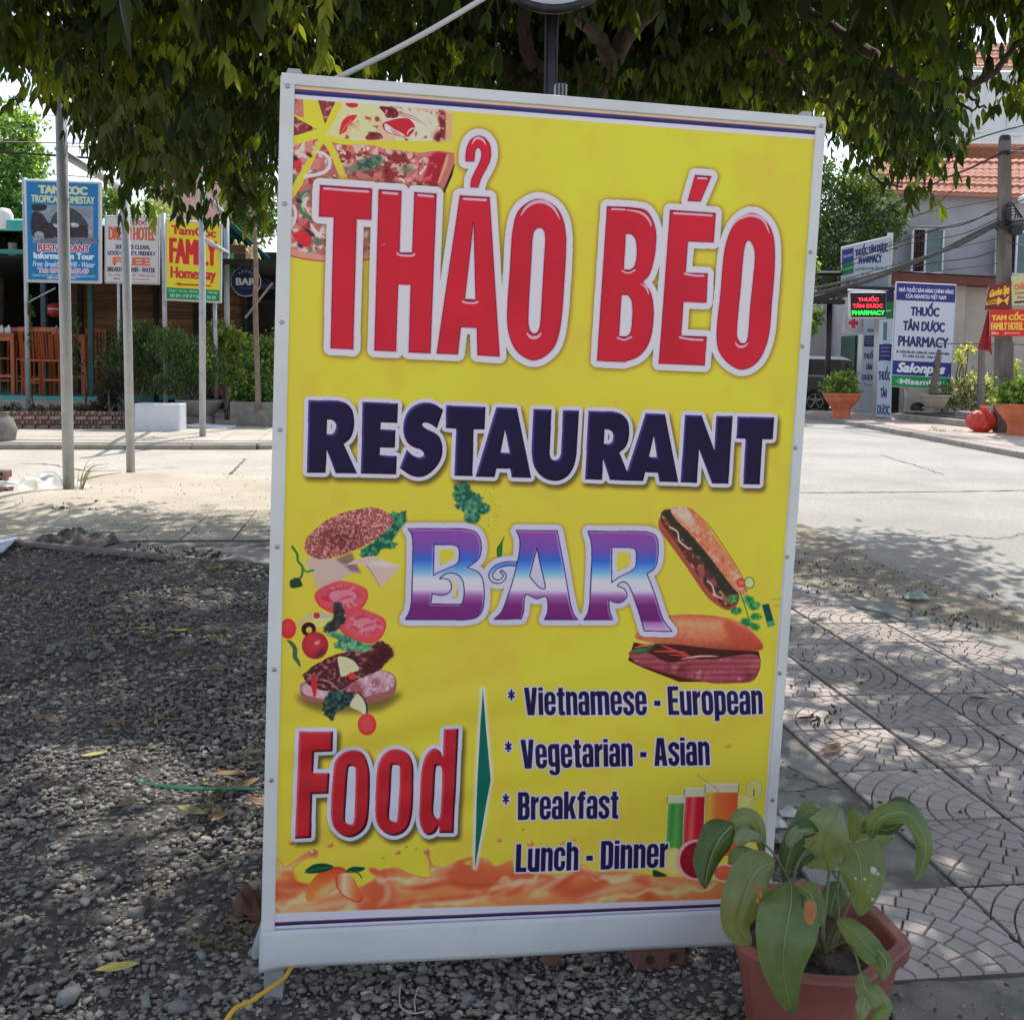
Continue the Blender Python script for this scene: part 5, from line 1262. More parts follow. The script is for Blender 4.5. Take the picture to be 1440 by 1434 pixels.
# ---- gravel
m_gbase = M('gravel_bed', (.075, .07, .062), (.15, .138, .12), 30, 1, .02, 60, coords='World')
gpoly = [(-4.6, .9), (.94, .9), (.90, 2.9), (.80, 3.6), (.55, 5.4), (-.2, 6.9), (-1.7, 7.25), (-2.5, 7.5), (-4.2, 8.1), (-6.4, 8.3)]
struct('gravel_bed', poly_sheet(gpoly, .0), m_gbase)
ICO = None
def ico():
    t = (1 + 5 ** .5) / 2
    V = np.array([(-1, t, 0), (1, t, 0), (-1, -t, 0), (1, -t, 0), (0, -1, t), (0, 1, t), (0, -1, -t), (0, 1, -t), (t, 0, -1), (t, 0, 1), (-t, 0, -1), (-t, 0, 1)], float)
    V /= np.linalg.norm(V[0])
    F = np.array([(0, 11, 5), (0, 5, 1), (0, 1, 7), (0, 7, 10), (0, 10, 11), (1, 5, 9), (5, 11, 4), (11, 10, 2), (10, 7, 6), (7, 1, 8), (3, 9, 4), (3, 4, 2), (3, 2, 6), (3, 6, 8), (3, 8, 9), (4, 9, 5), (2, 4, 11), (6, 2, 10), (8, 6, 7), (9, 8, 1)])
    return V, F
def stones(P, size, flat=(.22, .6), seed=0):
    rs = np.random.RandomState(seed); V0, F0 = ico(); n = len(P)
    V = V0[None] * (1 + rs.uniform(-.5, .35, (n, 12, 1)))
    sc = np.stack([rs.uniform(.75, 1.25, n), rs.uniform(.5, .95, n), rs.uniform(*flat, n)], -1) * size[:, None]
    V = V * sc[:, None]
    # random tilt, then spin
    ax = rs.uniform(-.6, .6, n); c, s = np.cos(ax), np.sin(ax)
    y, z = V[..., 1] * c[:, None] - V[..., 2] * s[:, None], V[..., 1] * s[:, None] + V[..., 2] * c[:, None]
    V = np.stack([V[..., 0], y, z], -1)
    a = rs.uniform(0, 2 * np.pi, n); c, s = np.cos(a), np.sin(a)
    x, y = V[..., 0] * c[:, None] - V[..., 1] * s[:, None], V[..., 0] * s[:, None] + V[..., 1] * c[:, None]
    V = np.stack([x, y, V[..., 2]], -1) + P[:, None]
    F = F0[None] + (np.arange(n) * 12)[:, None, None]
    return V.reshape(-1, 3), F.reshape(-1, 3)
def colour_attr(o, n, k, cols, seed=1):
    """each stone or leaf its own tone: a per-piece colour attribute"""
    rs = np.random.RandomState(seed); cols = np.array(cols); pick = cols[rs.randint(len(cols), size=n)] * rs.uniform(.75, 1.25, (n, 1))
    a = o.data.attributes.new('tone', 'FLOAT_COLOR', 'POINT')
    C = np.ones((n, k, 4), np.float32); C[..., :3] = pick[:, None]
    a.data.foreach_set('color', C.ravel())
def M_attr(name, rough=.85, bump=0, bscale=300, trans=0, spec=.35):
    m = M(name, (.5, .5, .5), None, rough=rough, spec=spec, trans=trans); N = m.node_tree.nodes; L = m.node_tree.links
    at_ = N.new('ShaderNodeAttribute'); at_.attribute_name = 'tone'; at_.attribute_type = 'GEOMETRY'
    L.new(at_.outputs['Color'], N['Principled BSDF'].inputs['Base Color'])
    if trans:
        for x in N:
            if x.type == 'MIX' and x.blend_type == 'MULTIPLY': L.new(at_.outputs['Color'], x.inputs[6])
    if bump:
        g = N.new('ShaderNodeNewGeometry'); n = N.new('ShaderNodeTexNoise'); n.inputs['Scale'].default_value = bscale
        L.new(g.outputs['Position'], n.inputs['Vector']); b = N.new('ShaderNodeBump'); b.inputs['Distance'].default_value = bump
        L.new(n.outputs['Fac'], b.inputs['Height']); L.new(b.outputs[0], N['Principled BSDF'].inputs['Normal'])
    return m
m_stone = M_attr('gravel_stone', .88, .0012, 260)
def gravel():
    pts = []; siz = []
    rs = np.random.RandomState(4)
    for y0, y1, dens, smin, smax in ((1.75, 3.0, 7200, .0045, .018), (3.0, 4.4, 4600, .006, .020), (4.4, 6.2, 2700, .008, .022), (6.2, 8.3, 1500, .010, .024)):
        n = int(dens * (y1 - y0) * 7)
        X = rs.uniform(-6, 1.0, n); Y = rs.uniform(y0, y1, n)
        q = -(X * 1440 / Y)
        keep = np.array([inside_poly((x, y), gpoly) for x, y in zip(X, Y)])
        px = 720 + 1440 * X / Y; py = 505 + 1440 * 1.5 / Y
        RNG.seed(40); pn = vnoise(90, 90, 9, 3)[np.clip((Y * 10).astype(int), 0, 89), np.clip((X * 10 + 62).astype(int), 0, 89)]
        keep &= (rs.rand(n) < np.clip((.70 - pn) * 6, .4, 1))
        keep &= (px > -260) & ((px < 430) | (py > 1310) | (rs.rand(n) < .45))
        s_extra = px > 430
        X, Y = X[keep], Y[keep]
        s = smin + (smax - smin) * rs.rand(len(X)) ** 3
        Z = s * .15 + rs.uniform(0, .012, len(X)) + .006 * np.sin(X * 5.1 + np.sin(Y * 3.3) * 2)
        pts.append(np.stack([X, Y, Z], -1)); siz.append(s)
    P = np.vstack(pts); S = np.hstack(siz); print('stones', len(P))
    V, F = stones(P, S, seed=9)
    o = part('gravel', (V, F), m_stone, None, False, 'stuff')
    colour_attr(o, len(P), 12, [(.18, .164, .142), (.225, .205, .178), (.14, .128, .115), (.25, .232, .20), (.19, .184, .168), (.23, .195, .155), (.21, .19, .162), (.33, .31, .27)], 3)
    return len(P)
n_gr = gravel()
# loose bits in the gutter and over the pavement: crumbs of stone and dry leaf
def crumbs():
    rs = np.random.RandomState(8); P = []
    poly = [(3.0, 5.0), (2.62, 5.9), (2.05, 6.8), (1.5, 7.2), (1.9, 8.6), (2.9, 7.6), (3.3, 6.1), (3.4, 5)]
    while len(P) < 1500:
        x, y = rs.uniform(1.2, 3.6), rs.uniform(4.9, 8.6)
        if inside_poly((x, y), poly): P.append((x, y, .012))
    while len(P) < 2300:
        x, y = rs.uniform(.7, 2.6), rs.uniform(2.0, 6.2)
        if rs.rand() < .5 or x < 1.3: P.append((x, y, .034))
    for _ in range(2200):
        x, y = rs.uniform(-6, -1.4), rs.uniform(8.2, 12.6); P.append((x, y, .03 + .09 * math.exp(-((x + 4.6) / .9) ** 2 - (y - 9.9) ** 2)))
    while len(P) < 6400:
        x, y = rs.uniform(.6, 2.6), rs.uniform(1.6, 2.7)
        P.append((x, y, .028))
    P = np.array(P); S = .002 + .008 * rs.rand(len(P)) ** 3
    V, F = stones(P, S, seed=12)
    o = part('loose_grit', (V, F), m_stone, None, False, 'stuff')
    colour_attr(o, len(P), 12, [(.13, .11, .08), (.22, .19, .15), (.08, .07, .06), (.3, .27, .22)], 5)
crumbs()

# long joints and cracks across the road and street, real narrow grooves filled with dark dirt
def crack(owner, pts, w, mat, jit=.03):
    P = cr3([gr(*q, .006) for q in pts], 10); V = []; F = []
    for i, p in enumerate(P):
        p = p + Vector((rnd.uniform(-jit, jit), rnd.uniform(-jit, jit), 0)); ww = w * rnd.uniform(.4, 1.3); V += [(p.x - ww * .3, p.y - ww / 2, .0065), (p.x + ww * .3, p.y + ww / 2, .0065)]
        if i: F.append((2 * i - 2, 2 * i - 1, 2 * i + 1, 2 * i))
    part('crack', (V, F), mat, owner)
rd = bpy.data.objects['road']; st_ = bpy.data.objects['street']
crack(rd, [(1090, 693), (1200, 692), (1320, 691), (1460, 689)], .05, m_joint, .01)
crack(rd, [(1240, 640), (1290, 655), (1330, 668)], .04, m_joint)
crack(rd, [(1300, 760), (1340, 752), (1400, 757), (1440, 750)], .025, m_joint)
crack(st_, [(0, 655), (60, 652), (130, 662), (250, 657)], .05, m_joint); crack(st_, [(385, 693), (300, 691), (240, 676)], .04, m_joint)
crack(st_, [(345, 645), (325, 665), (312, 672)], .05, m_joint, .01)

def crack_up(pts, w, jit=.012):
    P = cr3([gr(*q, .017) for q in pts], 8); V = []; F = []
    for i, p in enumerate(P):
        p = p + Vector((rnd.uniform(-jit, jit), rnd.uniform(-jit, jit), 0)); ww = w * rnd.uniform(.3, 1.4); V += [(p.x - ww * .4, p.y - ww / 2, .0165), (p.x + ww * .4, p.y + ww / 2, .0165)]
        if i: F.append((2 * i - 2, 2 * i - 1, 2 * i + 1, 2 * i))
    part('crack', (V, F), m_joint, pavement)
for q in ([(1092, 1080), (1110, 1078), (1150, 1102), (1180, 1110)], [(1088, 1110), (1120, 1112), (1160, 1104), (1215, 1096)], [(1090, 1140), (1110, 1150), (1130, 1130), (1150, 1150)], [(1085, 1170), (1120, 1165), (1170, 1180), (1200, 1190)], [(1100, 1200), (1140, 1215), (1200, 1230)]): crack_up(q, .007)
# ================================================================== THE ADVERTISING BOARD
m_alu = M('painted_aluminium', (.74, .74, .74), (.66, .66, .66), 6, .45, .0004, 200, spec=.5)
m_steel = M('galvanised_steel', (.36, .38, .40), (.46, .48, .50), 18, .5, .0006, 120, metal=.5, c3=(.28, .27, .26), s3=6, t3=(.6, .75))
m_screw = M('screw_head', (.35, .36, .37), rough=.35, metal=.9)
m_white_tarp = M('white_tarpaulin', (.64, .64, .66), (.56, .57, .59), 4, .45, .0012, 14, c3=(.45, .46, .47), s3=26, t3=(.68, .8))
TS = 1000.
def _board_map():
    K = np.array([[FPX, 0, -CXP], [0, -FPX, -CYP], [0, 0, -1]])
    Rt = np.array(CAM_R.transposed()); Mb = np.array(BM)
    return np.linalg.inv(K @ (Rt @ np.column_stack([Mb[:3, 0], Mb[:3, 2], Mb[:3, 3] - np.array([0, 0, CAM_Z])])))
HI = _board_map()
def p2b(P):
    P = np.atleast_2d(np.array(P, float)); q = np.c_[P, np.ones(len(P))] @ HI.T; q = q[:, :2] / q[:, 2:]
    return np.c_[q[:, 0] * TS, (BH - q[:, 1]) * TS]
def b(u, y, w): return BM @ Vector((u, y, w))
banner_img = to_image('banner_print', paint_banner(p2b, BW * TS, BH * TS))
m_banner = M_image('printed_banner', banner_img, .5, spec=.22)
board = thing('advertising_board', 'tall yellow restaurant banner in a white aluminium frame standing on gravel', 'sign', tuple(b(.61, .02, -.1)))
nx, ny = 90, 150
V = []; F = []; UV = []
RNG.seed(77); wr = vnoise(ny + 1, nx + 1, 26, 3); wr2 = vnoise(ny + 1, nx + 1, 9, 2)
for j in range(ny + 1):
    for i in range(nx + 1):
        u, w = i / nx, j / ny
        e = min(1, min(u, 1 - u) * 14, min(w, 1 - w) * 14)
        d = (wr[j, i] - .5) * .010 + (wr2[j, i] - .5) * .0012
        # pull folds fanning from the lower left and the crease under the title
        fx, fy = u * BW, w * BH
        d += .0026 * math.sin((fy - .42 - .25 * fx) * 62) * math.exp(-((fy - .5) / .3) ** 2) * math.exp(-(fx / .55) ** 2)
        d += .0020 * math.sin((fy - .25 * fx) * 34) * math.exp(-((fy - .55) / .3) ** 2)
        d += .0045 * math.exp(-((fx - .475 - (fy - 1.33) * .06) / .012) ** 2) * math.exp(-((fy - 1.32) / .09) ** 2)
        V.append(b(fx, d * e, fy)); UV.append((u, w))
for j in range(ny):
    for i in range(nx):
        a = j * (nx + 1) + i; F.append((a, a + 1, a + nx + 2, a + nx + 1))
pr = part('print', (V, F), m_banner, board, True)
uvl = pr.data.uv_layers.new(name='UVMap')
for l in pr.data.loops: uvl.data[l.index].uv = UV[l.vertex_index]
def bbox(u0, u1, y0, y1, w0, w1, bev=.0015):
    c = Vector(((u0 + u1) / 2, (y0 + y1) / 2, (w0 + w1) / 2))
    return MB().box(b(*c), (u1 - u0, y1 - y0, w1 - w0), BM.to_3x3(), bev)
part('side_rail', bbox(-.006, .024, -.006, .028, .035, BH - .002), m_alu, board, label='left white aluminium rail of the board frame')
part('side_rail', bbox(BW - .018, BW + .006, -.006, .028, .085, BH - .002), m_alu, board, label='right white aluminium rail of the board frame')
part('top_rail', bbox(-.004, BW + .004, -.0075, .028, BH - .0195, BH + .004), m_alu, board)
for u0, u1 in ((.0, .045), (BW - .052, BW - .012)):
    mb = MB(); P = [b(u0, .03, BH + .002), b(u1, .03, BH + .002), b(u1 - .012, .012, BH + .018), b(u0 + .008, .012, BH + .018)]
    mb.prism(P, (BM.to_3x3() @ Vector((0, .02, 0))))
    part('corner_fold', mb, m_white_tarp, board)
for px, py in ((401, 122), (397, 287), (393, 453), (394, 604), (390, 768), (386, 940), (382, 1095), (377.5, 1312), (1153, 178), (1138.5, 355), (1127, 487), (1117, 629), (1105.5, 782), (1095, 945), (1085, 1123)):
    q = p2b([(px, py)])[0] / TS; u = min(max(q[0], .009), BW - .006) ; w = BH - q[1]
    mb = MB(); n = 10; r = .0052
    ring = lambda rr_, y: [b(u + rr_ * math.cos(2 * PI * k / n), y, w + rr_ * math.sin(2 * PI * k / n)) for k in range(n)]
    vs = ring(r, -.0062) + ring(r * .8, -.0088) + ring(r * .3, -.0094)
    fs = [(k, (k + 1) % n, n + (k + 1) % n, n + k) for k in range(n)] + [(n + k, n + (k + 1) % n, 2 * n + (k + 1) % n, 2 * n + k) for k in range(n)] + [tuple(2 * n + k for k in range(n))]
    part('screw', mb.add(vs, fs), m_screw, board)
# skirt of bare tarpaulin under the print
V = []; F = []; nu, nw = 60, 8
for j in range(nw + 1):
    for i in range(nu + 1):
        u = -.008 + (BW + .012) * i / nu; t = j / nw
        left = math.exp(-((u + .01) / .05) ** 2)
        V.append(b(u, -.0085 - .010 * math.sin(t * PI * .6) + .002 * math.sin(u * 9) * t - .004 * left * t, .0845 - .0875 * t - .006 * left * t))
for j in range(nw):
    for i in range(nu):
        a = j * (nu + 1) + i; F.append((a, a + nu + 1, a + nu + 2, a + 1))
o = part('skirt', (V, F), m_white_tarp, board, True)
md = o.modifiers.new('thick', 'SOLIDIFY'); md.thickness = .001
P = cr3([b(-.006, .0, .10), b(-.018, .004, .06), b(-.028, .01, .02), b(-.024, .02, -.002), b(-.004, .02, .005)], 4)
part('side_flap', MB().prism([tuple(p) for p in P], BM.to_3x3() @ Vector((0, .012, 0))), m_white_tarp, board)
# steel carcass behind
part('cross_tube', bbox(0, BW, .032, .062, BH - .05, BH - .02), m_steel, board)
part('cross_tube', bbox(0, BW, .032, .062, .98, 1.01), m_steel, board)
part('cross_tube', bbox(0, BW, .032, .062, .02, .05), m_steel, board)
for u0 in (.002, BW - .046):
    part('leg', bbox(u0, u0 + .044, .012, .05, -.135, BH - .03), m_steel, board)
    mb = MB().tube([b(u0 + .02, .06, 1.5), b(u0 + .02, .62, -.1)], .014, 8)
    part('rear_brace', mb, m_steel, board)
# yellow cable to the board
m_cable_y = M('yellow_cable', (.62, .36, .04), rough=.5)
P = cr3([b(.10, .09, .10), b(.075, .04, .0), at(402, 1372, 2.22), at(384, 1386, 2.16), at(352, 1408, 2.1), at(318, 1434, 2.03), Vector((-.62, 1.86, .02)), Vector((-.8, 1.6, .012))], 8)
solo('power_cable', MB().tube(P, .0052, 8), m_cable_y, 'yellow electric cable running from under the banner across the gravel', 'cable', smooth=True)

# ================================================================== POTTED PLANT
m_pot = M('terracotta_plastic', (.22, .068, .054), (.28, .10, .082), 5, .55, .0006, 60, c3=(.42, .24, .21), s3=3.5, t3=(.55, .7))
m_soil = M('potting_soil', (.045, .033, .026), (.10, .08, .065), 30, 1, .006, 60)
pot = thing('plant_pot', 'reddish eight-sided plastic pot in front of the banner\'s lower right corner', 'plant pot', (.68, 2.18, 0))
RZ = .26
OCT = [Vector(q) for q in ((.50, 2.225, 0), (.575, 2.36, 0), (.74, 2.385, 0), (.856, 2.275, 0), (.882, 2.125, 0), (.722, 1.975, 0), (.60, 1.985, 0), (.503, 2.095, 0))]
PC = sum(OCT, Vector()) / 8
def ring_oct(k, z):
    out = []
    for i in range(8):
        a, b_, c_ = OCT[i - 1], OCT[i], OCT[(i + 1) % 8]
        for p in (b_.lerp(a, .2), b_.lerp(a, .06) * .5 + b_.lerp(c_, .06) * .5, b_.lerp(c_, .2)):
            out.append(PC + (p - PC) * k + Vector((0, 0, z)))
    return out
def loft(rings, capb=True, capt=False):
    n = len(rings[0]); vs = [p for r_ in rings for p in r_]; fs = []
    for i in range(len(rings) - 1):
        for k in range(n): fs.append((i * n + k, i * n + (k + 1) % n, (i + 1) * n + (k + 1) % n, (i + 1) * n + k))
    if capb: fs.append(tuple(range(n))[::-1])
    if capt: fs.append(tuple((len(rings) - 1) * n + k for k in range(n)))
    return (vs, fs)
part('pot_body', loft([ring_oct(.70, 0), ring_oct(.72, .015), ring_oct(.90, RZ - .04), ring_oct(.93, RZ - .034)][::-1], False), m_pot, pot)
part('pot_rim', loft([ring_oct(.90, RZ - .04), ring_oct(.98, RZ - .036), ring_oct(1.015, RZ - .006), ring_oct(1.0, RZ), ring_oct(.875, RZ), ring_oct(.855, RZ - .006), ring_oct(.80, RZ - .10)][::-1], False), m_pot, pot)
rr_ = [ring_oct(k * .83 / 9 + .001, RZ - .052) for k in range(10)]
RNG.seed(4); sn = vnoise(12, 26, 2.5, 2)
for k, g_ in enumerate(rr_):
    for q_, p in enumerate(g_): p.z += (sn[k, q_] - .5) * .05 * (k > 0) + .008 * math.cos(q_ * 2.1 + k)
soil = part('soil', loft(rr_, False), m_soil, pot)
cl = MB()
for k in range(60):
    a, r_ = rnd.uniform(0, 6.28), rnd.uniform(.02, .14); c_ = PC + Vector((r_ * math.cos(a), r_ * math.sin(a), RZ - .048)); sz = rnd.uniform(.004, .011)
    cl.box(c_, (sz * 1.4, sz, sz), Euler((rnd.random(), rnd.random(), rnd.random() * 6)).to_matrix())
part('soil_clods', cl, m_soil, soil, kind='stuff')
plant = thing('hosta_plant', 'drooping green broad-leaved plant with browned spots growing in the reddish pot', 'plant', tuple(PC + Vector((0, 0, RZ - .06))))
def M_leaf(name, c1, c2, spots=0, trans=.25, rough=.42):
    m = M(name, c1, c2, 9, rough, .0015, 30, trans=trans, spec=.45, c3=(.30, .12, .03) if spots else None, s3=7, t3=(.72, .76)); return m
m_lf = M_leaf('broad_leaf', (.08, .13, .048), (.15, .20, .08))
m_lf_d = M_leaf('broad_leaf_dark', (.04, .075, .025), (.06, .105, .035))
m_lf_y = M_leaf('broad_leaf_light', (.15, .19, .09), (.21, .25, .14))
m_lf_s = M_leaf('broad_leaf_spotted', (.095, .14, .05), (.17, .20, .075), 1)
m_vein = M('leaf_vein', (.25, .32, .12), rough=.5)
m_blotch = M('leaf_blotch', (.42, .16, .04), (.30, .12, .04), 30, .7)
m_scar = M('leaf_scar', (.42, .44, .36), rough=.8)
def G5(x, y): return 950 + x * .27083, 1080 + y * .27083
def broad_leaf(path, width, mat, cup=.25, twist=(0, 0), tipw=.55, wave=.004, ny_=26, nx_=24, skew=0):
    """path: (zoom x, zoom y, Y distance); width in zoom px at the widest."""
    P = cr3([at(*G5(a, c), d) for a, c, d in path], 8)
    n = len(P); W = width * .27083 / 1440 * path[len(path) // 2][2]
    V = []; F = []; rid = []
    for i, p in enumerate(P):
        t = i / (n - 1)
        T = (P[min(i + 1, n - 1)] - P[max(i - 1, 0)]).normalized()
        view = (Vector((0, 0, CAM_Z)) - p).normalized()
        side = T.cross(view).normalized(); nor = side.cross(T).normalized()
        if nor.dot(view) < 0: nor = -nor
        tw = twist[0] + (twist[1] - twist[0]) * t
        side, nor = side * math.cos(tw) + nor * math.sin(tw), nor * math.cos(tw) - side * math.sin(tw)
        # outline: broad, rounded shoulders, pointed tip
        prof = (math.sin(PI * min(1, t ** .75 * 1.0)) ** .62) * (1 - .12 * t) if t < .999 else 0
        hw = W / 2 * max(prof, .02)
        for k in range(nx_ + 1):
            s = k / nx_ * 2 - 1
            rib = .0007 * math.cos(s * 6 * PI) * min(1, 6 * t)
            V.append(p + side * (s * hw * (1 + skew * s)) - nor * (cup * hw * s * s * (1 + .3 * math.sin(9 * t + s)) - abs(s) ** .5 * 0) + nor * (-.12 * hw * math.exp(-(s / .10) ** 2)) + nor * (rib + wave * math.sin(t * 11 + s * 2) * abs(s)))
        rid.append(p - nor * .0 + nor * (-.10 * hw + .0012))
    for i in range(n - 1):
        for k in range(nx_):
            a = i * (nx_ + 1) + k; F.append((a, a + 1, a + nx_ + 2, a + nx_ + 1))
    o = part('leaf', (V, F), mat, plant, True)
    part('midrib', MB().tube(rid[1:-1], [.0016 * (1 - .7 * i / n) for i in range(len(rid) - 2)], 5), m_vein, o, True)
    return o
def blotch(o, zx, zy, Y, r, mat, sy=1.2, name='blotch'):
    c = at(*G5(zx, zy), Y); view = (Vector((0, 0, CAM_Z)) - c).normalized(); a = view.cross(Vector((0, 0, 1))).normalized(); u_ = a.cross(view)
    R_ = r * .27083 / 1440 * Y
    mb = MB(); n = 14
    P = [c + (a * math.cos(k / n * 2 * PI) + u_ * sy * math.sin(k / n * 2 * PI)) * R_ * rnd.uniform(.75, 1.15) for k in range(n)]
    mb.add([c + view * .002] + P, [(0, 1 + k, 1 + (k + 1) % n) for k in range(n)])
    part(name, mb, mat, o)
L6 = broad_leaf([(800, 535, 2.16), (765, 420, 2.14), (800, 290, 2.13), (850, 190, 2.17)], 265, m_lf_y, .22, (0, .2))
L6b = broad_leaf([(930, 400, 2.2), (950, 300, 2.2), (900, 200, 2.21)], 120, m_lf, .3)
L12 = broad_leaf([(760, 232, 2.24), (700, 215, 2.22), (652, 270, 2.21), (660, 310, 2.2)], 95, m_lf, .4)
L3 = broad_leaf([(300, 290, 2.12), (230, 370, 2.1), (180, 480, 2.09), (150, 625, 2.07)], 205, m_lf_d, .55, (.2, .7))
L4 = broad_leaf([(262, 305, 2.13), (350, 262, 2.12), (420, 300, 2.13), (455, 465, 2.12)], 125, m_lf, .45, (.3, -.2))
L4b = broad_leaf([(300, 390, 2.1), (370, 345, 2.1), (465, 378, 2.11)], 85, m_lf_y, .4, (.2, .2))
L4c = broad_leaf([(270, 495, 2.1), (350, 440, 2.09), (450, 470, 2.1)], 90, m_lf, .5, (.1, .1))
L5 = broad_leaf([(740, 330, 2.14), (660, 330, 2.12), (600, 420, 2.11), (560, 590, 2.1)], 135, m_lf_d, .5, (.2, .5))
L5b = broad_leaf([(725, 335, 2.13), (650, 325, 2.12), (600, 370, 2.11), (596, 420, 2.1)], 75, m_lf_y, .3, (.1, .1))
L15 = broad_leaf([(770, 440, 2.16), (700, 435, 2.15), (650, 480, 2.14), (628, 540, 2.14)], 85, m_lf_d, .4)
L14 = broad_leaf([(855, 590, 2.2), (820, 680, 2.18), (800, 780, 2.16)], 140, m_lf_d, .35)
L8 = broad_leaf([(1010, 370, 2.1), (1060, 260, 2.08), (1200, 235, 2.07), (1290, 360, 2.05), (1290, 480, 2.04), (1242, 600, 2.03)], 120, m_lf, .5, (-.3, .6))
L8b = broad_leaf([(1085, 220, 2.12), (1160, 180, 2.12), (1240, 225, 2.11), (1275, 280, 2.1)], 70, m_lf_d, .4)
L8c = broad_leaf([(960, 330, 2.14), (1010, 300, 2.12), (1100, 320, 2.1), (1200, 270, 2.09)], 70, m_lf_d, .3)
L9 = broad_leaf([(1015, 410, 2.06), (1070, 380, 2.05), (1130, 360, 2.04)], 70, m_lf_y, .3)
L7 = broad_leaf([(900, 385, 2.04), (950, 460, 2.0), (965, 600, 1.98), (955, 765, 1.98)], 268, m_lf_s, .22, (0, -.15), skew=-.05)
for zx, zy, r in ((1028, 530, 16), (1050, 548, 8), (935, 572, 6), (980, 574, 7), (1022, 680, 8), (1000, 640, 4), (1012, 610, 4)): blotch(L7, zx, zy, 1.955, r, m_scar, name='scar')
L2 = broad_leaf([(520, 480, 2.06), (420, 540, 2.02), (350, 700, 2.0), (330, 830, 2.0), (392, 915, 1.99)], 250, m_lf_s, .3, (.1, .3))
for k in range(9): blotch(L2, 425 + rnd.uniform(-14, 30), 600 + k * 11, 1.965, rnd.uniform(5, 11), m_blotch)
L1 = broad_leaf([(600, 590, 2.03), (600, 700, 1.96), (570, 880, 1.92), (560, 1060, 1.92), (602, 1275, 1.93)], 345, m_lf, .2, (0, .1), ny_=30)
L1b = broad_leaf([(640, 615, 2.0), (700, 650, 1.96), (735, 760, 1.94), (730, 830, 1.94)], 120, m_lf_s, .2)
blotch(L1b, 703, 745, 1.905, 36, m_blotch, 1.9)
L10 = broad_leaf([(840, 780, 2.03), (930, 860, 1.99), (1020, 950, 1.96), (1075, 1010, 1.95), (1070, 1100, 1.95)], 150, m_lf, .35, (-.2, .3))
L10b = broad_leaf([(1040, 930, 1.95), (1085, 980, 1.94), (1095, 1040, 1.93), (1062, 1110, 1.92)], 70, m_lf, .3)
L11 = broad_leaf([(965, 1060, 1.93), (985, 1140, 1.9), (1050, 1200, 1.88), (1080, 1250, 1.88), (1010, 1320, 1.88)], 125, m_lf, .4)
L11b = broad_leaf([(990, 1180, 1.89), (970, 1250, 1.88), (950, 1320, 1.88)], 80, m_lf_y, .3)
m_stalk = M('leaf_stalk', (.20, .20, .09), (.12, .13, .06), 12, .6)
for pts, w0, w1 in (([(775, 965, 2.12), (765, 850, 2.1), (780, 700, 2.11), (800, 530, 2.15)], .005, .0035), ([(745, 950, 2.13), (640, 760, 2.1), (615, 600, 2.1), (640, 480, 2.12), (725, 380, 2.14)], .0035, .002), ([(800, 960, 2.12), (850, 850, 2.1), (840, 600, 2.1), (900, 395, 2.05)], .003, .002), ([(740, 960, 2.12), (640, 700, 2.1), (500, 430, 2.11), (300, 290, 2.12)], .003, .002), ([(780, 960, 2.1), (800, 880, 2.08), (840, 790, 2.03)], .003, .0025), ([(770, 965, 2.1), (880, 900, 2.02), (930, 960, 1.97), (962, 1062, 1.93)], .003, .002), ([(790, 960, 2.13), (900, 700, 2.14), (960, 420, 2.12), (1015, 360, 2.1)], .003, .002), ([(760, 960, 2.12), (690, 800, 2.07), (600, 600, 2.03)], .003, .002)):
    P = cr3([at(*G5(a, c), d) for a, c, d in pts], 6)
    part('stalk', MB().tube(P, [w0 + (w1 - w0) * i / (len(P) - 1) for i in range(len(P))], 7), m_stalk, plant, True)
# ================================================================== THE OVERHANGING TREE
m_bark = M('bark', (.10, .07, .05), (.18, .13, .10), 14, .95, .012, 40, stretch=(1, 1, .3), c3=(.07, .055, .045), s3=5)
m_leafd = M_attr('tree_leaf', .5, trans=.3, spec=.3)
tree = thing('shade_tree', 'large shade tree with hanging compound leaves spreading over the yellow banner', 'tree', (.75, 8.2, 0))
def limb(pts, r0, r1, name='branch', n=9, mat=None):
    P = cr3(pts, 6); m = len(P)
    wob = [Vector((rnd.uniform(-1, 1), rnd.uniform(-1, 1), rnd.uniform(-1, 1))) * .012 for _ in P]
    P = [p + w for p, w in zip(P, wob)]
    return part(name, MB().tube(P, [(r0 + (r1 - r0) * (i / (m - 1)) ** .8) * rnd.uniform(.93, 1.07) for i in range(m)], n), mat or m_bark, tree, True)
T = lambda px, py, Y: at(px, py, Y)
limb([(.75, 8.2, -.05), (.72, 8.2, .9), T(832, 150, 8.2) , T(846, 105, 8.1)], .13, .10, 'trunk', 12)
limb([T(838, 140, 8.2), T(856, 85, 8.0), T(835, 45, 7.8), T(790, 15, 7.4), T(700, -30, 6.8)], .075, .04)
limb([T(850, 110, 8.1), T(872, 65, 8.0), T(900, 30, 7.8), T(960, -30, 7.5)], .09, .05)
limb([(.95, 8.5, -.05), (1.05, 8.5, 1.2), T(900, 145, 8.6), T(922, 110, 8.7), T(938, 80, 8.8), T(960, -20, 9)], .10, .06, 'trunk', 12)
limb([(.55, 8.9, -.05), (.3, 8.9, 1.4), T(748, 150, 8.9), T(712, 95, 9.0), T(680, 50, 9.2), T(640, -40, 9.6)], .13, .06, 'trunk', 12)
limb([T(770, 120, 8.9), T(745, 80, 8.8), T(735, 30, 8.7), T(745, -30, 8.6)], .08, .05)
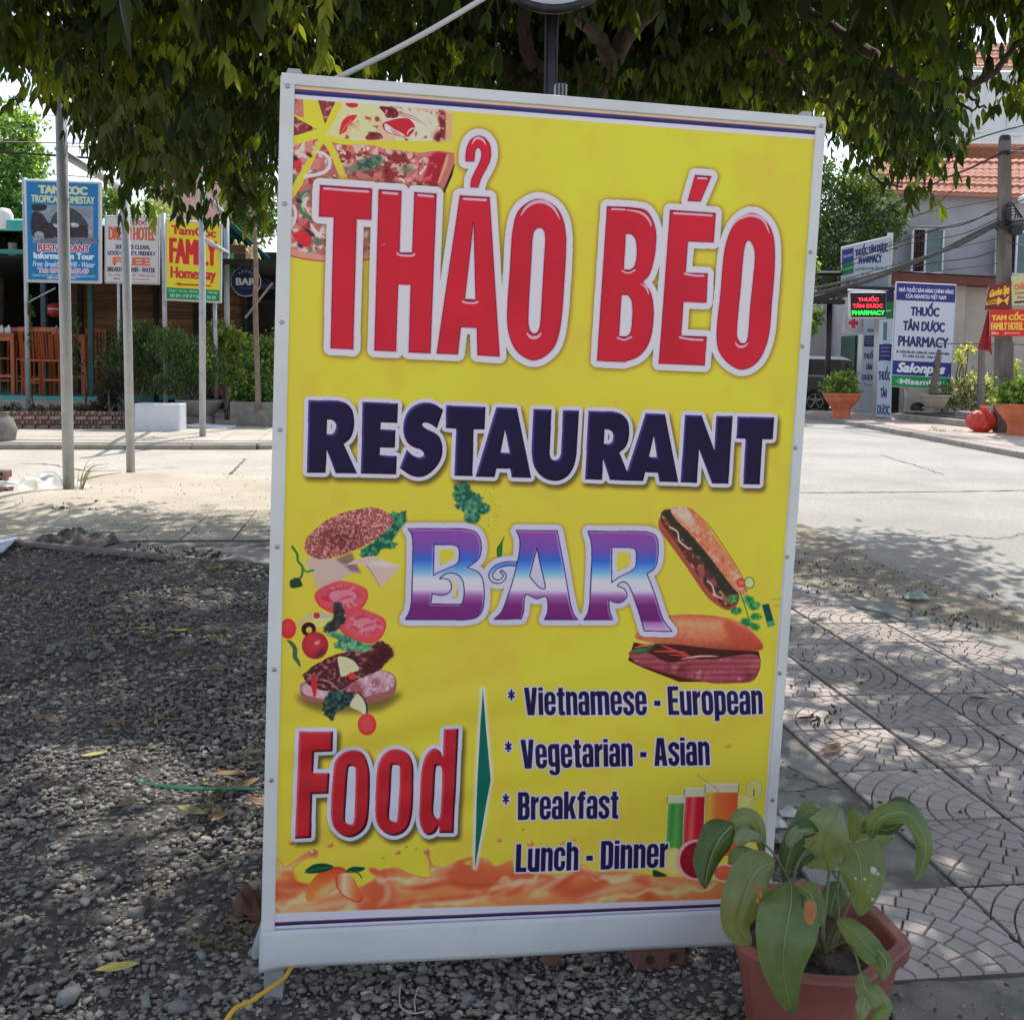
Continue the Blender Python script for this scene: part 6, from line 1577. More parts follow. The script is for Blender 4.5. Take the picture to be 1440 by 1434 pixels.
for pts, r0, r1 in (([T(700, -30, 6.8), T(560, -20, 6.6), T(420, 20, 6.4), T(300, 40, 6.2), T(120, 90, 6.0)], .05, .015),
                    ([T(960, -30, 7.5), T(1080, -10, 7.0), T(1200, 60, 6.4), T(1268, 110, 6.0), T(1310, 124, 5.9), T(1355, 122, 5.8), T(1400, 100, 5.7), T(1425, 70, 5.6), T(1480, 20, 5.5)], .05, .012),
                    ([T(1345, 122, 5.8), T(1365, 138, 5.7), T(1385, 155, 5.6)], .012, .006), ([T(1335, 125, 5.8), T(1355, 150, 5.8), T(1368, 154, 5.8), T(1376, 142, 5.8)], .010, .005),
                    ([T(1120, 110, 6.8), T(1160, 145, 6.7), T(1190, 170, 6.6), T(1210, 215, 6.5), T(1235, 255, 6.4), T(1270, 262, 6.3)], .016, .006),
                    ([T(1150, 140, 6.7), T(1230, 152, 6.6)], .012, .006), ([T(640, -40, 9.6), T(500, 20, 9.4), T(300, 120, 9), T(160, 180, 8.6)], .06, .02),
                    ([T(420, 20, 6.4), T(330, 70, 6.4), T(240, 110, 6.4), T(180, 160, 6.4)], .03, .008), ([T(80, 60, 5.2), T(130, 50, 5.2), T(190, 30, 5.4)], .02, .012),
                    ([T(960, -30, 7.5), T(1060, 60, 7.6), T(1150, 110, 7.6)], .04, .02), ([T(300, 120, 9), T(330, 230, 9), T(360, 280, 9)], .02, .01)):
    limb(pts, r0, r1, n=7)
# lower edge of the crown: photograph reading turned into an underside height over the ground plan
FR = [(-260, 60), (0, 148), (60, 160), (84, 150), (112, 186), (140, 240), (165, 290), (200, 315), (232, 335), (250, 292), (285, 258), (312, 290), (345, 318), (382, 330), (400, 250), (430, 215), (520, 205), (640, 200), (760, 195), (820, 190), (880, 190), (940, 200), (1000, 210), (1110, 225), (1160, 215), (1200, 240), (1235, 262), (1262, 255), (1290, 292), (1312, 240), (1332, 200), (1340, 110), (1350, 60), (1402, 60), (1412, 150), (1430, 175), (1470, 185), (1700, 120)]
fx = np.array([(q[0] - 720) / 1440 for q in FR]); fz = np.array([(505 - q[1]) / 1440 for q in FR])
def underside(X, Y):
    s = X / Y
    return 1.5 + np.interp(s, fx, fz) * Y
def leaf_sprays(P, seed, size=1.0, nl=8):
    """Compound leaves: leaflets hanging from a drooping stalk. Returns V, F, leaflets per spray."""
    rs = np.random.RandomState(seed); n = len(P)
    az = rs.uniform(0, 2 * np.pi, n); L = rs.uniform(.20, .32, n) * size
    V = []; 
    H = np.stack([np.cos(az), np.sin(az), np.zeros(n)], -1)
    for k in range(nl):
        t = (k // 2 + .6) / (nl / 2); sd = 1 if k % 2 else -1
        drop = .5 * t * t
        base = P + H * (L * t)[:, None] - np.array([0, 0, 1.]) * (L * drop)[:, None]
        S = np.stack([-H[:, 1], H[:, 0], np.zeros(n)], -1) * sd
        sp = rs.uniform(.15, .55, n)[:, None]; fw = rs.uniform(-.1, .45, n)[:, None]
        D = S * sp + H * fw + np.array([0, 0, -1.]); D /= np.linalg.norm(D, axis=1)[:, None]
        ll = (rs.uniform(.09, .145, n) * size)[:, None]; ww = ll * rs.uniform(.14, .19, n)[:, None]
        N = np.cross(D, H * rs.uniform(.3, 1, n)[:, None] + S * rs.uniform(-1, 1, n)[:, None]); N /= np.linalg.norm(N, axis=1)[:, None]
        C = np.cross(D, N)
        tip = base + D * ll; q1 = base + D * ll * .42
        q0 = base + D * ll * .28; q1 = base + D * ll * .62; sag = C * ll * .06
        V += [base, q0 + N * ww + C * ww * .35, q0, q0 - N * ww + C * ww * .35, q1 + N * ww * .85 + C * ww * .3 + sag, q1 + sag, q1 - N * ww * .85 + C * ww * .3 + sag, tip + sag * 2.4]
    V = np.stack(V, 1)           # n, nl*5, 3
    f = []
    for k in range(nl):
        o = k * 8; f += [(o, o + 1, o + 2), (o, o + 2, o + 3), (o + 1, o + 4, o + 2), (o + 4, o + 5, o + 2), (o + 2, o + 5, o + 6), (o + 2, o + 6, o + 3), (o + 4, o + 7, o + 5), (o + 5, o + 7, o + 6)]
    F = np.array(f)[None] + (np.arange(n) * nl * 8)[:, None, None]
    return V.reshape(-1, 3), F.reshape(-1, 3)
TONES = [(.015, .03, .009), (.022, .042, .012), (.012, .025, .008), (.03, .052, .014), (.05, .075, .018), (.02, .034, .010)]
def crown_points(n, seed):
    rs = np.random.RandomState(seed); out = []
    # clump centres first, so that the crown has lumps and holes
    m = 900
    cx = rs.uniform(-6.4, 7.2, m * 3); cy = rs.uniform(3.4, 12.5, m * 3)
    ok = (((cx - .4) / 6.8) ** 2 + ((cy - 7.6) / 4.7) ** 2 < 1)
    cx, cy = cx[ok][:m], cy[ok][:m]; m = len(cx)
    zl = underside(cx, cy)
    top = 3.9 * np.sqrt(np.clip(1 - ((cx - .4) / 7.4) ** 2 - ((cy - 7.6) / 5.2) ** 2, .02, 1)) + 2.9
    top = np.maximum(top, zl + .5)
    cz = zl + (top - zl) * rs.rand(m) ** 1.25
    cx[:60] = rs.uniform(-.6, 1.6, 60); cy[:60] = rs.uniform(8.6, 11, 60); cz[:60] = underside(cx[:60], cy[:60]) + rs.rand(60) * 1.5
    while len(out) < n:
        i = rs.randint(m); r = .42
        d = rs.normal(0, 1, 3) * (r * .62, r * .62, r * .5)
        x, y, z = cx[i] + d[0], cy[i] + d[1], cz[i] + d[2]
        if y < 2.9: continue
        qx, qy = 720 + 1440 * x / y, 505 - 1440 * (z - 1.5) / y      # gaps through which house and sky show
        if (1318 < qx < 1414 and 0 < qy < 235) or (104 < qx < 140 and -70 < qy < 15) or (62 < qx < 96 and 140 < qy < 190): continue
        lo = underside(np.array([x]), np.array([y]))[0] + .36 + .05 * math.sin(x * 9)
        if z < lo: z = lo + rs.rand() * .15
        if y < 4.7 and qy > -15: continue
        if 670 < qx < 965 and y < 8.9 and 0 < qy < 175 and rs.rand() < .93: continue
        out.append((x, y, z, i))
    return np.array(out)
FLECKS = [(*gr(px, py)[:2], r_) for px, py, r_ in ((60, 1098, .16), (120, 1104, .14), (190, 1125, .12), (205, 1172, .13), (262, 1180, .16), (300, 1192, .10), (330, 893, .16), (232, 845, .15), (290, 842, .14), (140, 1300, .10), (1128, 1046, .15), (1160, 1062, .12), (1255, 1066, .13), (1105, 992, .13), (1205, 889, .14), (1243, 898, .12), (1378, 930, .13), (1390, 940, .10), (1000, 1352, .06))]
CP = np.vstack([crown_points(16000, 21), crown_points(21000, 23)]); CID = CP[:, 3].astype(int); CP = CP[:, :3]
big = np.arange(len(CP)) >= 16000
low = CP[:, 2] - underside(CP[:, 0], CP[:, 1]) < .9
gx, gy = CP[:, 0] - CP[:, 2] * SUN_DIR.x / SUN_DIR.z, CP[:, 1] - CP[:, 2] * SUN_DIR.y / SUN_DIR.z
hole = np.zeros(len(CP), bool)
for a, b_, r_ in FLECKS: hole |= (gx - a) ** 2 + (gy - b_) ** 2 < (r_ + .2) ** 2  # sprays along the sun's path cut away so flecks reach the ground
ok = ~(big & low) & ~hole
CP, big, CID = CP[ok], big[ok], CID[ok]
qy_ = 505 - 1440 * (CP[:, 2] - 1.5) / CP[:, 1]; qx_ = 720 + 1440 * CP[:, 0] / CP[:, 1]; UP = CP[big & ((qy_ < -70) | (CP[:, 1] > 8.6)) & ~((qx_ > 660) & (qx_ < 980) & (qy_ > -20) & (CP[:, 1] < 9.6))]; CP, CID = CP[~big], CID[~big]
V, F = leaf_sprays(UP, 33, 1.9, 4); o = part('shade_sprays', (V, F), m_leafd, tree, False, 'stuff'); colour_attr(o, len(UP), 32, TONES, 8)  # extra oversized sprays, mostly out of view, added to thicken the shade
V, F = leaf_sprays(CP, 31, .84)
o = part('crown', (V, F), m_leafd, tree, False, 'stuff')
BRIGHT_TONES = [(.09, .14, .025), (.15, .21, .035), (.07, .12, .022), (.20, .25, .05)]  # some clumps take a brighter yellow-green than the rest of the crown
rs = np.random.RandomState(77); ct = np.array([BRIGHT_TONES[rs.randint(4)] if rs.rand() < .12 else TONES[rs.randint(len(TONES))] for _ in range(1000)])
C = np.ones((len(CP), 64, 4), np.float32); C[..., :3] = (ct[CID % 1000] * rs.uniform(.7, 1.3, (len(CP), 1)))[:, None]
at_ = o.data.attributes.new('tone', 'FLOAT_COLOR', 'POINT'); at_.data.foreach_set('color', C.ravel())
# 300 leaves nearest the viewer as single compound leaves
leaf_me = []
for k in range(6):
    V, F = leaf_sprays(np.zeros((1, 3)), 50 + k, .8, 10)
    me = npmesh('leaf', V, F, M('tree_leaf_single', (.03, .05, .013), (.17, .22, .04), 1.1, .5, trans=.45, rand=.35, spec=.3, coords='World', mix=(.48, .6))); leaf_me.append(me)
rs = np.random.RandomState(3)
cand = []
def lobe(px0, px1, py0, py1, Y0, Y1, n):
    for _ in range(n): cand.append(at(rs.uniform(px0, px1), rs.uniform(py0, py1), rs.uniform(Y0, Y1)))
lobe(0, 130, 20, 140, 5.2, 6.2, 30); lobe(170, 400, 10, 110, 5.0, 6.2, 60); lobe(180, 300, 110, 300, 5.8, 6.6, 36); lobe(300, 385, 180, 300, 5.8, 6.6, 26)
lobe(400, 680, 20, 100, 5.4, 6.8, 40); lobe(1000, 1325, 10, 130, 5.2, 6.4, 46); lobe(1130, 1330, 120, 230, 5.4, 6.3, 28); lobe(1265, 1305, 200, 262, 5.6, 6.2, 8); lobe(1388, 1440, 105, 150, 5.4, 5.8, 9); lobe(1345, 1440, -40, 10, 5.2, 5.9, 12)
def clear(p): return all((p[0] - p[2] * SUN_DIR.x / SUN_DIR.z - a) ** 2 + (p[1] - p[2] * SUN_DIR.y / SUN_DIR.z - b_) ** 2 > (r_ + .2) ** 2 for a, b_, r_ in FLECKS)
for i, p in enumerate([p for p in cand if clear(p)][:300]):
    l = link('leaf', leaf_me[i % 6], tree); s = rs.uniform(.8, 1.15)
    l.location = Vector(p) - wl(tree); l.rotation_euler = (rs.uniform(-.2, .2), rs.uniform(-.2, .2), rs.uniform(0, 6.28)); l.scale = (s, s, s)

# ------------------------------------------------------------------ generic foliage for everything farther off
def foliage(blobs, n, size, seed, aspect=.45, droop=.3, shell=.35, clump=14):
    """blobs: (centre, (rx, ry, rz), weight). Leaf-sized folded quads in clumps through the volume."""
    rs = np.random.RandomState(seed); P = []
    wts = np.array([q[2] if len(q) > 2 else 1. for q in blobs]); wts = wts / wts.sum()
    for bi, q in enumerate(blobs):
        c, r = np.array(q[0], float), np.array(q[1], float); k = int(n * wts[bi]); nc = max(5, k // clump)
        d = rs.normal(0, 1, (nc, 3)); d /= np.linalg.norm(d, axis=1)[:, None]
        cc = c + d * r * (rs.rand(nc, 1) ** shell) * rs.uniform(.8, 1.08, (nc, 1))
        idx = rs.randint(nc, size=k)
        P.append(cc[idx] + rs.normal(0, 1, (k, 3)) * r.mean() * .13)
    P = np.vstack(P); n = len(P)
    D = rs.normal(0, 1, (n, 3)); D[:, 2] -= droop * 2; D /= np.linalg.norm(D, axis=1)[:, None]
    A = rs.normal(0, 1, (n, 3)); N = np.cross(D, A); N /= np.linalg.norm(N, axis=1)[:, None]; C = np.cross(D, N)
    ll = (size * rs.uniform(.6, 1.3, n))[:, None]; ww = ll * aspect * .5
    V = np.stack([P, P + D * ll * .45 + N * ww + C * ww * .3, P + D * ll, P + D * ll * .45 - N * ww + C * ww * .3], 1)
    F = np.array([(0, 1, 2, 3)])[None] + (np.arange(n) * 4)[:, None, None]
    return V.reshape(-1, 3), F.reshape(-1, 4), n
def crown_part(parent, blobs, n, size, tones, seed, name='crown', mat=None, **kw):
    V, F, m = foliage(blobs, n, size, seed, **kw)
    o = part(name, (V, F), mat or m_folia, parent, False, 'stuff'); colour_attr(o, m, 4, tones, seed + 1); return o
m_folia = M_attr('foliage', .45, trans=.4, spec=.5)
G_DARK = [(.03, .055, .02), (.045, .08, .025), (.06, .10, .03), (.03, .06, .025)]
G_MID = [(.05, .10, .03), (.08, .14, .04), (.06, .11, .03), (.10, .16, .05)]
G_LIGHT = [(.16, .26, .06), (.22, .32, .08), (.12, .20, .05), (.28, .36, .11)]
G_YEL = [(.28, .30, .07), (.22, .26, .06), (.12, .18, .05), (.34, .32, .10)]
def simple_tree(label, base, trunk, blobs, n, size, tones, seed, group=None, r=(.18, .08), **kw):
    t = thing('tree', label, 'tree', base, group)
    P = cr3(trunk, 5); part('trunk', MB().tube(P, [r[0] + (r[1] - r[0]) * i / (len(P) - 1) for i in range(len(P))], 8), m_bark, t, True)
    crown_part(t, blobs, n, size, tones, seed, **kw); return t
# bright tree behind the left signs
Y = 27
simple_tree('bright green tree at the left edge, above the teal pavilion roof', (-13.6, Y, 0), [(-13.6, Y, 0), (-13.5, Y, 3), at(10, 250, Y)],
            [(at(14, 180, Y), (.75, .9, .75), 1.2), (at(38, 225, Y), (.5, .8, .7), 1), (at(0, 250, Y), (1.0, 1, .9), 1.6), (at(-45, 200, Y), (1.1, 1, 1.3), 1.4), (at(36, 285, Y), (.6, .8, .45), 1), (at(10, 320, Y), (.8, .8, .5), .9)], 7500, .17, G_LIGHT + G_MID, 61)
simple_tree('small rounded tree showing between the blue and cream hotel signs', (-13.6, 34, 0), [(-13.6, 34, 0), at(150, 330, 34)], [(at(148, 290, 34), (.65, .7, .75), 1), (at(165, 285, 34), (.5, .6, .6), .7), (at(215, 300, 34), (.9, .7, .6), .7)], 2600, .16, G_LIGHT + G_MID, 62)
simple_tree('dark tree behind the round blue bar sign', (-9.2, 32, 0), [(-9.2, 32, 0), at(352, 340, 32)], [(at(345, 320, 32), (1.0, .8, .7), 1), (at(375, 300, 32), (.8, .8, .6), .8), (at(325, 318, 32), (.4, .6, .4), .5)], 3600, .15, G_MID + G_DARK, 63)
Y = 31.5
simple_tree('dark dense tree with sunlit top at the right, in front of the grey house', (at(1226, 500, Y).x, Y, .1), [(at(1226, 500, Y).x, Y, .1), at(1226, 460, Y), at(1200, 380, Y)],
            [(at(1165, 290, Y), (1.1, 1.1, 1.0), 1.3), (at(1215, 270, Y), (.9, 1.1, .7), 1.2), (at(1190, 345, Y), (1.2, 1.2, .9), 1.6), (at(1238, 320, Y), (.65, 1, .7), 1), (at(1145, 360, Y), (.9, 1, 1.1), 1.0), (at(1150, 245, Y), (.9, .8, .8), .8), (at(1170, 395, Y), (1.0, 1, .5), .9), (at(1262, 300, Y), (.3, .5, .4), .3)], 14000, .15, G_DARK + G_DARK + G_MID, 64, r=(.10, .06))
simple_tree('slim sapling with a few leafy tips beside the dark canopy post', (at(1118, 500, 27.5).x, 27.5, 0), [(at(1118, 500, 27.5).x, 27.5, 0), at(1124, 470, 27.5), at(1136, 380, 27.5)], [(at(1141, 372, 27.5), (.18, .2, .35), 1), (at(1142, 450, 27.5), (.3, .3, .45), 1.3)], 700, .14, G_MID + G_LIGHT, 65, r=(.05, .03))
# ================================================================== LEFT: POLES, HOTEL SIGNS, OPEN-AIR RESTAURANT
m_pole = M('weathered_steel_pipe', (.36, .37, .39), (.47, .48, .50), 9, .55, .0012, 60, metal=.35, c3=(.20, .19, .18), s3=4, t3=(.58, .72), stretch=(1, 1, .4))
def pole(px0, py0, px1, pytop, r, label, group='tall steel pipes at the roadside', Yb=None, zb=0, name='steel_pole'):
    g = gr(px0, py0, zb) if Yb is None else at(px0, py0, Yb)
    top = at(px1, pytop, g.y); t = thing(name, label, 'pole', tuple(g), group)
    part('pipe', MB().tube([g - Vector((0, 0, .05)), g.lerp(top, .5), top], r, 14), m_pole, t, True)
    return t, g, top
p1, g1, t1 = pole(97, 698, 84, 60, .058, 'thick steel pipe nearest the viewer with grass at its foot')
p2, g2, t2 = pole(184, 669, 174, 200, .052, 'steel pipe standing on the sand edge in front of the cream hotel sign')
p3, g3, t3 = pole(285, 623, 284, 240, .055, 'steel pipe in front of the yellow and green homestay sign')
p4, g4, t4 = pole(320, 597, 318, 275, .060, 'steel pipe on the far pavement beside the round bar sign')
part('collar', MB().tube([at(85, 209, g1.y), at(85, 212, g1.y)], .061, 14), m_pole, p1)
def bar(p, a, b_, r, name='cross_bar'): part(name, MB().tube([a, b_], r, 10), m_pole, p, True)
bar(p1, at(88, 216, g1.y), at(176, 268, g2.y), .045)
bar(p3, at(285, 270, g3.y), at(319, 305, g4.y), .045)
bar(p3, at(287, 337, g3.y), at(320, 356, g4.y), .045)

def signboard(name, label, quad, Y, img, thick=.05, frame=None, posts=(), group=None, rough=.5, emit=0, cat='sign', Ys=None, back=m_steel):
    """quad: TL, TR, BR, BL in photo pixels."""
    Ys = Ys or [Y] * 4
    P = [at(q[0], q[1], y) for q, y in zip(quad, Ys)]
    c = (P[2] + P[3]) / 2
    t = thing(name, label, cat, tuple(c), group)
    n = (P[1] - P[0]).cross(P[3] - P[0]).normalized()
    if n.y > 0: n = -n                       # towards the viewer
    e = .004
    ctr = sum(P, Vector()) / 4
    B_ = [ctr + (p - ctr) * 1.0 - n * .0 for p in P]
    part('panel', MB().prism([p - n * thick for p in B_], n * (thick - .003)), back, t)
    me_o = part('print', MB().quad(P[3], P[2], P[1], P[0]), M_image(name + '_print', img, rough, emit), t)
    uv = me_o.data.uv_layers.new(name='UVMap')
    for l, q in zip(me_o.data.loops, ((0, 0), (1, 0), (1, 1), (0, 1))): uv.data[l.index].uv = q
    if frame:
        w, mat = frame
        for i in range(4):
            a, b_ = P[i], P[(i + 1) % 4]; d = (b_ - a).normalized()
            part('frame_bar', MB().tube([a - d * w * .4 - n * thick * .4, b_ + d * w * .4 - n * thick * .4], w, 4), mat, t)
    for (x0, y0, x1, y1, r, yy) in posts:
        part('post', MB().tube([at(x0, y0, yy), at(x1, y1, yy)], r, 10), m_pole, t, True)
    return t
Ys = 20.8
signboard('homestay_sign', 'tall blue homestay sign with a grey house photograph, on a thin steel post', [(35, 253), (141, 257), (141, 397), (38, 395)], Ys, to_image('blue_sign', art_tropical()), .07, (.028, m_alu), [(34, 250, 40, 574, .045, Ys + .08), (40, 425, 78, 405, .014, Ys + .05)])
signboard('hotel_sign', 'cream hotel sign with brown and navy lettering, between the blue and yellow signs', [(148, 304), (224, 305), (223, 399), (148, 397)], Ys, to_image('cream_hotel_sign', art_dream()), .06, (.02, m_alu), [(228, 300, 230, 405, .03, Ys + .05), (166, 290, 168, 600, .03, Ys + .05), (209, 300, 209, 312, .03, Ys + .02)])
signboard('homestay_sign', 'yellow homestay sign with red lettering and a green foot, red arrow pointing left', [(233, 308), (311, 315), (310, 425), (233, 421)], Ys - .3, to_image('yellow_sign', art_family()), .08, (.022, m_alu), [(230, 300, 233, 575, .045, Ys - .2), (302, 420, 304, 560, .04, Ys - .2)])
# raised planter of brick in front of the pavilion
m_brick = M('red_brick', (.20, .085, .065), (.29, .14, .11), 6, .9, .004, 60, rand=.22, c3=(.26, .22, .19), s3=8)
m_mortar = M('mortar', (.10, .095, .085), (.15, .14, .13), 12, .95)
m_hole_shade = M('brick_hole_shade', (.04, .03, .028), rough=.95)  # near-black plates standing in for the shade inside brick holes
bw0 = gr(-40, 603, .10); bw1 = gr(172, 604, .10)
brickwall = thing('brick_planter_wall', 'low wall of hollow red bricks edging the planting strip at the left', 'wall', tuple((bw0 + bw1) / 2))
d = (bw1 - bw0); Lw = d.length; dn = d.normalized(); ang = math.atan2(dn.y, dn.x); R3 = Matrix.Rotation(ang, 3, 'Z'); nrm = Vector((-dn.y, dn.x, 0))
part('wall_core', MB().box((bw0 + bw1) / 2 + nrm * .10 + Vector((0, 0, .15)), (Lw, .14, .30), R3), m_mortar, brickwall)
hb = .082
mbk = MB().box((0, 0, 0), (.205, .10, .068), None, .006)
mbh = MB()
for sx in (-1, 1):
    for sz in (-1, 1): mbh.box((sx * .048, -.0495, sz * .015), (.05, .004, .019))
me_b = mkmesh('brick', mbk.v, mbk.f, m_brick); me_h = mkmesh('brick_hole', mbh.v, mbh.f, m_hole_shade)
for r_ in range(4):
    k = 0; x = (.11 if r_ % 2 else 0)
    while x < Lw and not (r_ == 3 and rnd.random() < .04 and False):
        c = bw0 + dn * (x + .1) + Vector((0, 0, .045 + r_ * hb)) + nrm * rnd.uniform(-.006, .006)
        o = link('brick', me_b, brickwall); o.location = c - wl(brickwall); o.rotation_euler = (0, 0, ang + rnd.uniform(-.02, .02))
        if r_ in (1, 3) or rnd.random() < .5:
            h_ = link('brick_hole', me_h, o); h_.location = (0, 0, 0)
        x += .222; k += 1
# pavilion: raised teal floor, plank wall, posts, roof
m_teal = M('teal_floor', (.06, .28, .25), (.10, .36, .31), 3, .5, c3=(.3, .5, .45), s3=5, t3=(.6, .75))
m_tealroof = M('teal_roofing', (.04, .30, .27), (.08, .36, .32), 3, .6)
m_tealpost = M('teal_painted_steel', (.012, .05, .05), (.02, .07, .07), 5, .5)
m_plank = M('dark_stained_plank', (.075, .035, .014), (.16, .075, .028), 3, .7, .004, 40, stretch=(.4, 4, 4), rand=.35, c3=(.22, .12, .05), s3=2, t3=(.55, .7))
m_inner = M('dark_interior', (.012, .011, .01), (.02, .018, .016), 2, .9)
m_orange = M('orange_varnished_wood', (.42, .10, .025), (.32, .07, .018), 5, .35, .001, 30, stretch=(3, 3, .5))
pav = thing('restaurant_pavilion', 'open-sided dark restaurant pavilion with teal roof edge, teal floor and plank wall', 'building', (-9, 24, .1))
zf = at(60, 557, 21.6).z
x0, x1 = at(-60, 500, 21.6).x, at(345, 500, 22.5).x
part('floor', MB().box(((x0 - 3 + at(158, 500, 21.6).x) / 2, 25.8, zf - .1), (at(158, 500, 21.6).x - x0 + 3, 8.4, .2), None, .01), m_teal, pav)
part('floor_edge', MB().box(((x0 - 3 + at(158, 500, 21.6).x) / 2, 21.57, zf - .33), (at(158, 500, 21.6).x - x0 + 3, .1, .5)), m_kerb, pav)
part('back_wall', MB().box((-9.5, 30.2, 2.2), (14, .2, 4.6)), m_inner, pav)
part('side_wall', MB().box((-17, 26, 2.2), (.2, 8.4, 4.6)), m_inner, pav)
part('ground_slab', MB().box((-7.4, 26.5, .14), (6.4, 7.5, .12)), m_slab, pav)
# plank wall facing the street
wy = 23.6
pxl, pxr = at(101, 450, wy).x, at(346, 450, wy).x
zt, zb_ = at(200, 345, wy).z, .15
k = 0; z = zb_
while z < zt:
    h = rnd.choice((.17, .19, .22)); x = pxl
    while x < pxr - .05:
        L = min(rnd.uniform(1.1, 2.6), pxr - x)
        if z > .5 and (z < zt - .6 or x < at(330, 400, wy).x):
            part('plank', MB().box((x + L / 2, wy + rnd.uniform(-.008, .008), z + h / 2), (L - .008, .03, h - .008), None, .004), m_plank, pav)
        x += L
    z += h
for px in (113, 219, 275, 292, 343): part('post', MB().box((at(px, 450, wy - .06).x, wy - .06, 1.7), (.10, .08, 3.2)), m_inner, pav)
for px in (62, 128): part('post', MB().box((at(px, 450, 22).x, 22, 1.9), (.10, .10, 3.4)), m_tealpost, pav)
# corrugated teal roof: eave seen over the tables
ez = at(40, 318, 21.2).z
V = []; F = []; nn = 120
xa, xb = -20.0, at(236, 400, 21.2).x
for i in range(nn + 1):
    x = xa + (xb - xa) * i / nn; w_ = .03 * math.sin(i * 2.1)
    V += [(x, 21.0, ez + w_), (x, 26, ez + .75 + w_), (x, 30.5, ez + .2 + w_)]
for i in range(nn):
    for j in range(2): F.append((i * 3 + j, i * 3 + 3 + j, i * 3 + 4 + j, i * 3 + 1 + j))
o = part('roof', (V, F), m_tealroof, pav); md = o.modifiers.new('t', 'SOLIDIFY'); md.thickness = .02
part('fascia', MB().box(((xa + at(118, 350, 21).x) / 2, 21.0, ez - .02), (at(118, 350, 21).x - xa, .05, .22), None, .01), m_tealroof, pav)
part('fascia_lower', MB().box(((xa + at(140, 350, 21.4).x) / 2, 21.5, ez - .5), (at(140, 350, 21.4).x - xa, .05, .10)), m_tealroof, pav)
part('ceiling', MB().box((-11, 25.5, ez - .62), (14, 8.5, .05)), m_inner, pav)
m_white = M('white_paint', (.70, .70, .68), (.62, .62, .60), 5, .5)
solo('water_tank_cap', MB().lathe(at(4, 306, 21.1) + Vector((0, 0, -.25)), [(.18, 0), (.2, .3), (.14, .42), (0, .45)], 12), m_white, 'small pale cylinder on the teal roof at the left edge', 'vent', smooth=True)
c = at(18, 363, 22.2)
l = thing('hanging_lantern', 'white cylindrical lantern hanging under the teal roof', 'lantern', tuple(c))
part('shade', MB().lathe(c, [(.085, 0), (.09, .03), (.09, .30), (.085, .33)], 16, close=True), m_white, l, True)
part('cord', MB().tube([c + Vector((0, 0, .33)), c + Vector((0, 0, .8))], .008, 5), m_inner, l)
# tall tables and slatted chairs
def table(x, y, w, dpt, label):
    z0 = zf; zt_ = at(60, 470, y).z
    t = thing('bar_table', label, 'table', (x, y, z0), 'orange wooden tables in the pavilion')
    part('tabletop', MB().box((x, y, zt_ - .02), (w, dpt, .05), None, .006), m_orange, t)
    part('apron', MB().box((x, y, zt_ - .10), (w - .10, dpt - .1, .12)), m_orange, t)
    for sx in (-1, 1):
        for sy in (-1, 1): part('leg', MB().box((x + sx * (w / 2 - .05), y + sy * (dpt / 2 - .05), (z0 + zt_ - .04) / 2), (.085, .085, zt_ - .04 - z0), None, .006), m_orange, t)
    part('foot_rail', MB().box((x, y - dpt / 2 + .05, z0 + (zt_ - z0) * .30), (w - .2, .04, .06)), m_orange, t)
    return t, zt_
tx = [at(8, 500, 22.6).x, at(102, 500, 22.6).x]
ta, zt_ = table(at(6, 500, 22.6).x, 22.6, .78, .7, 'orange wooden bar table at the picture\'s left edge with white boxes on it')
tb, _ = table(at(103, 500, 22.6).x, 22.6, .80, .7, 'orange wooden bar table behind the nearest steel pipe')
def chair(x, y, rot, label):
    t = thing('slatted_chair', label, 'chair', (x, y, zf), 'orange slat-back bar chairs in the pavilion')
    R_ = Matrix.Rotation(rot, 3, 'Z'); q = lambda a, b_, c_: Vector((x, y, zf)) + R_ @ Vector((a, b_, c_))
    H = at(50, 461, y).z - zf; S = H * .52
    part('seat', MB().box(q(0, 0, S), (.44, .42, .045), R_, .006), m_orange, t)
    for sx in (-1, 1):
        part('leg', MB().box(q(sx * .19, -.18, S / 2), (.045, .045, S), R_, .004), m_orange, t)
        part('leg', MB().tube([q(sx * .19, .18, 0), q(sx * .19, .19, S), q(sx * .20, .27, H)], .026, 4), m_orange, t)
    part('top_rail', MB().box(q(0, .27, H - .04), (.44, .035, .10), R_, .006), m_orange, t)
    for k in range(5): part('slat', MB().tube([q(-.14 + .07 * k, .21, S + .03), q(-.15 + .075 * k, .27, H - .07)], .017, 4), m_orange, t)
    part('stretcher', MB().box(q(0, -.18, S * .35), (.36, .03, .04), R_), m_orange, t)
    part('stretcher', MB().box(q(0, .18, S * .45), (.36, .03, .04), R_), m_orange, t)
    return t
chair(at(55, 500, 22.2).x, 22.0, PI, 'slat-back orange chair between the two tables')
chair(at(20, 500, 23.6).x, 23.5, 0, 'orange chair behind the left-edge table')
chair(at(146, 500, 23.3).x, 23.0, .6, 'orange chair right of the table behind the pipes')
chair(at(36, 500, 23.2).x, 23.3, .15, 'orange chair seen behind the slat-back chair')
chair(at(84, 500, 22.1).x, 21.95, PI - .2, 'orange chair right beside the nearest steel pipe, back to the street')
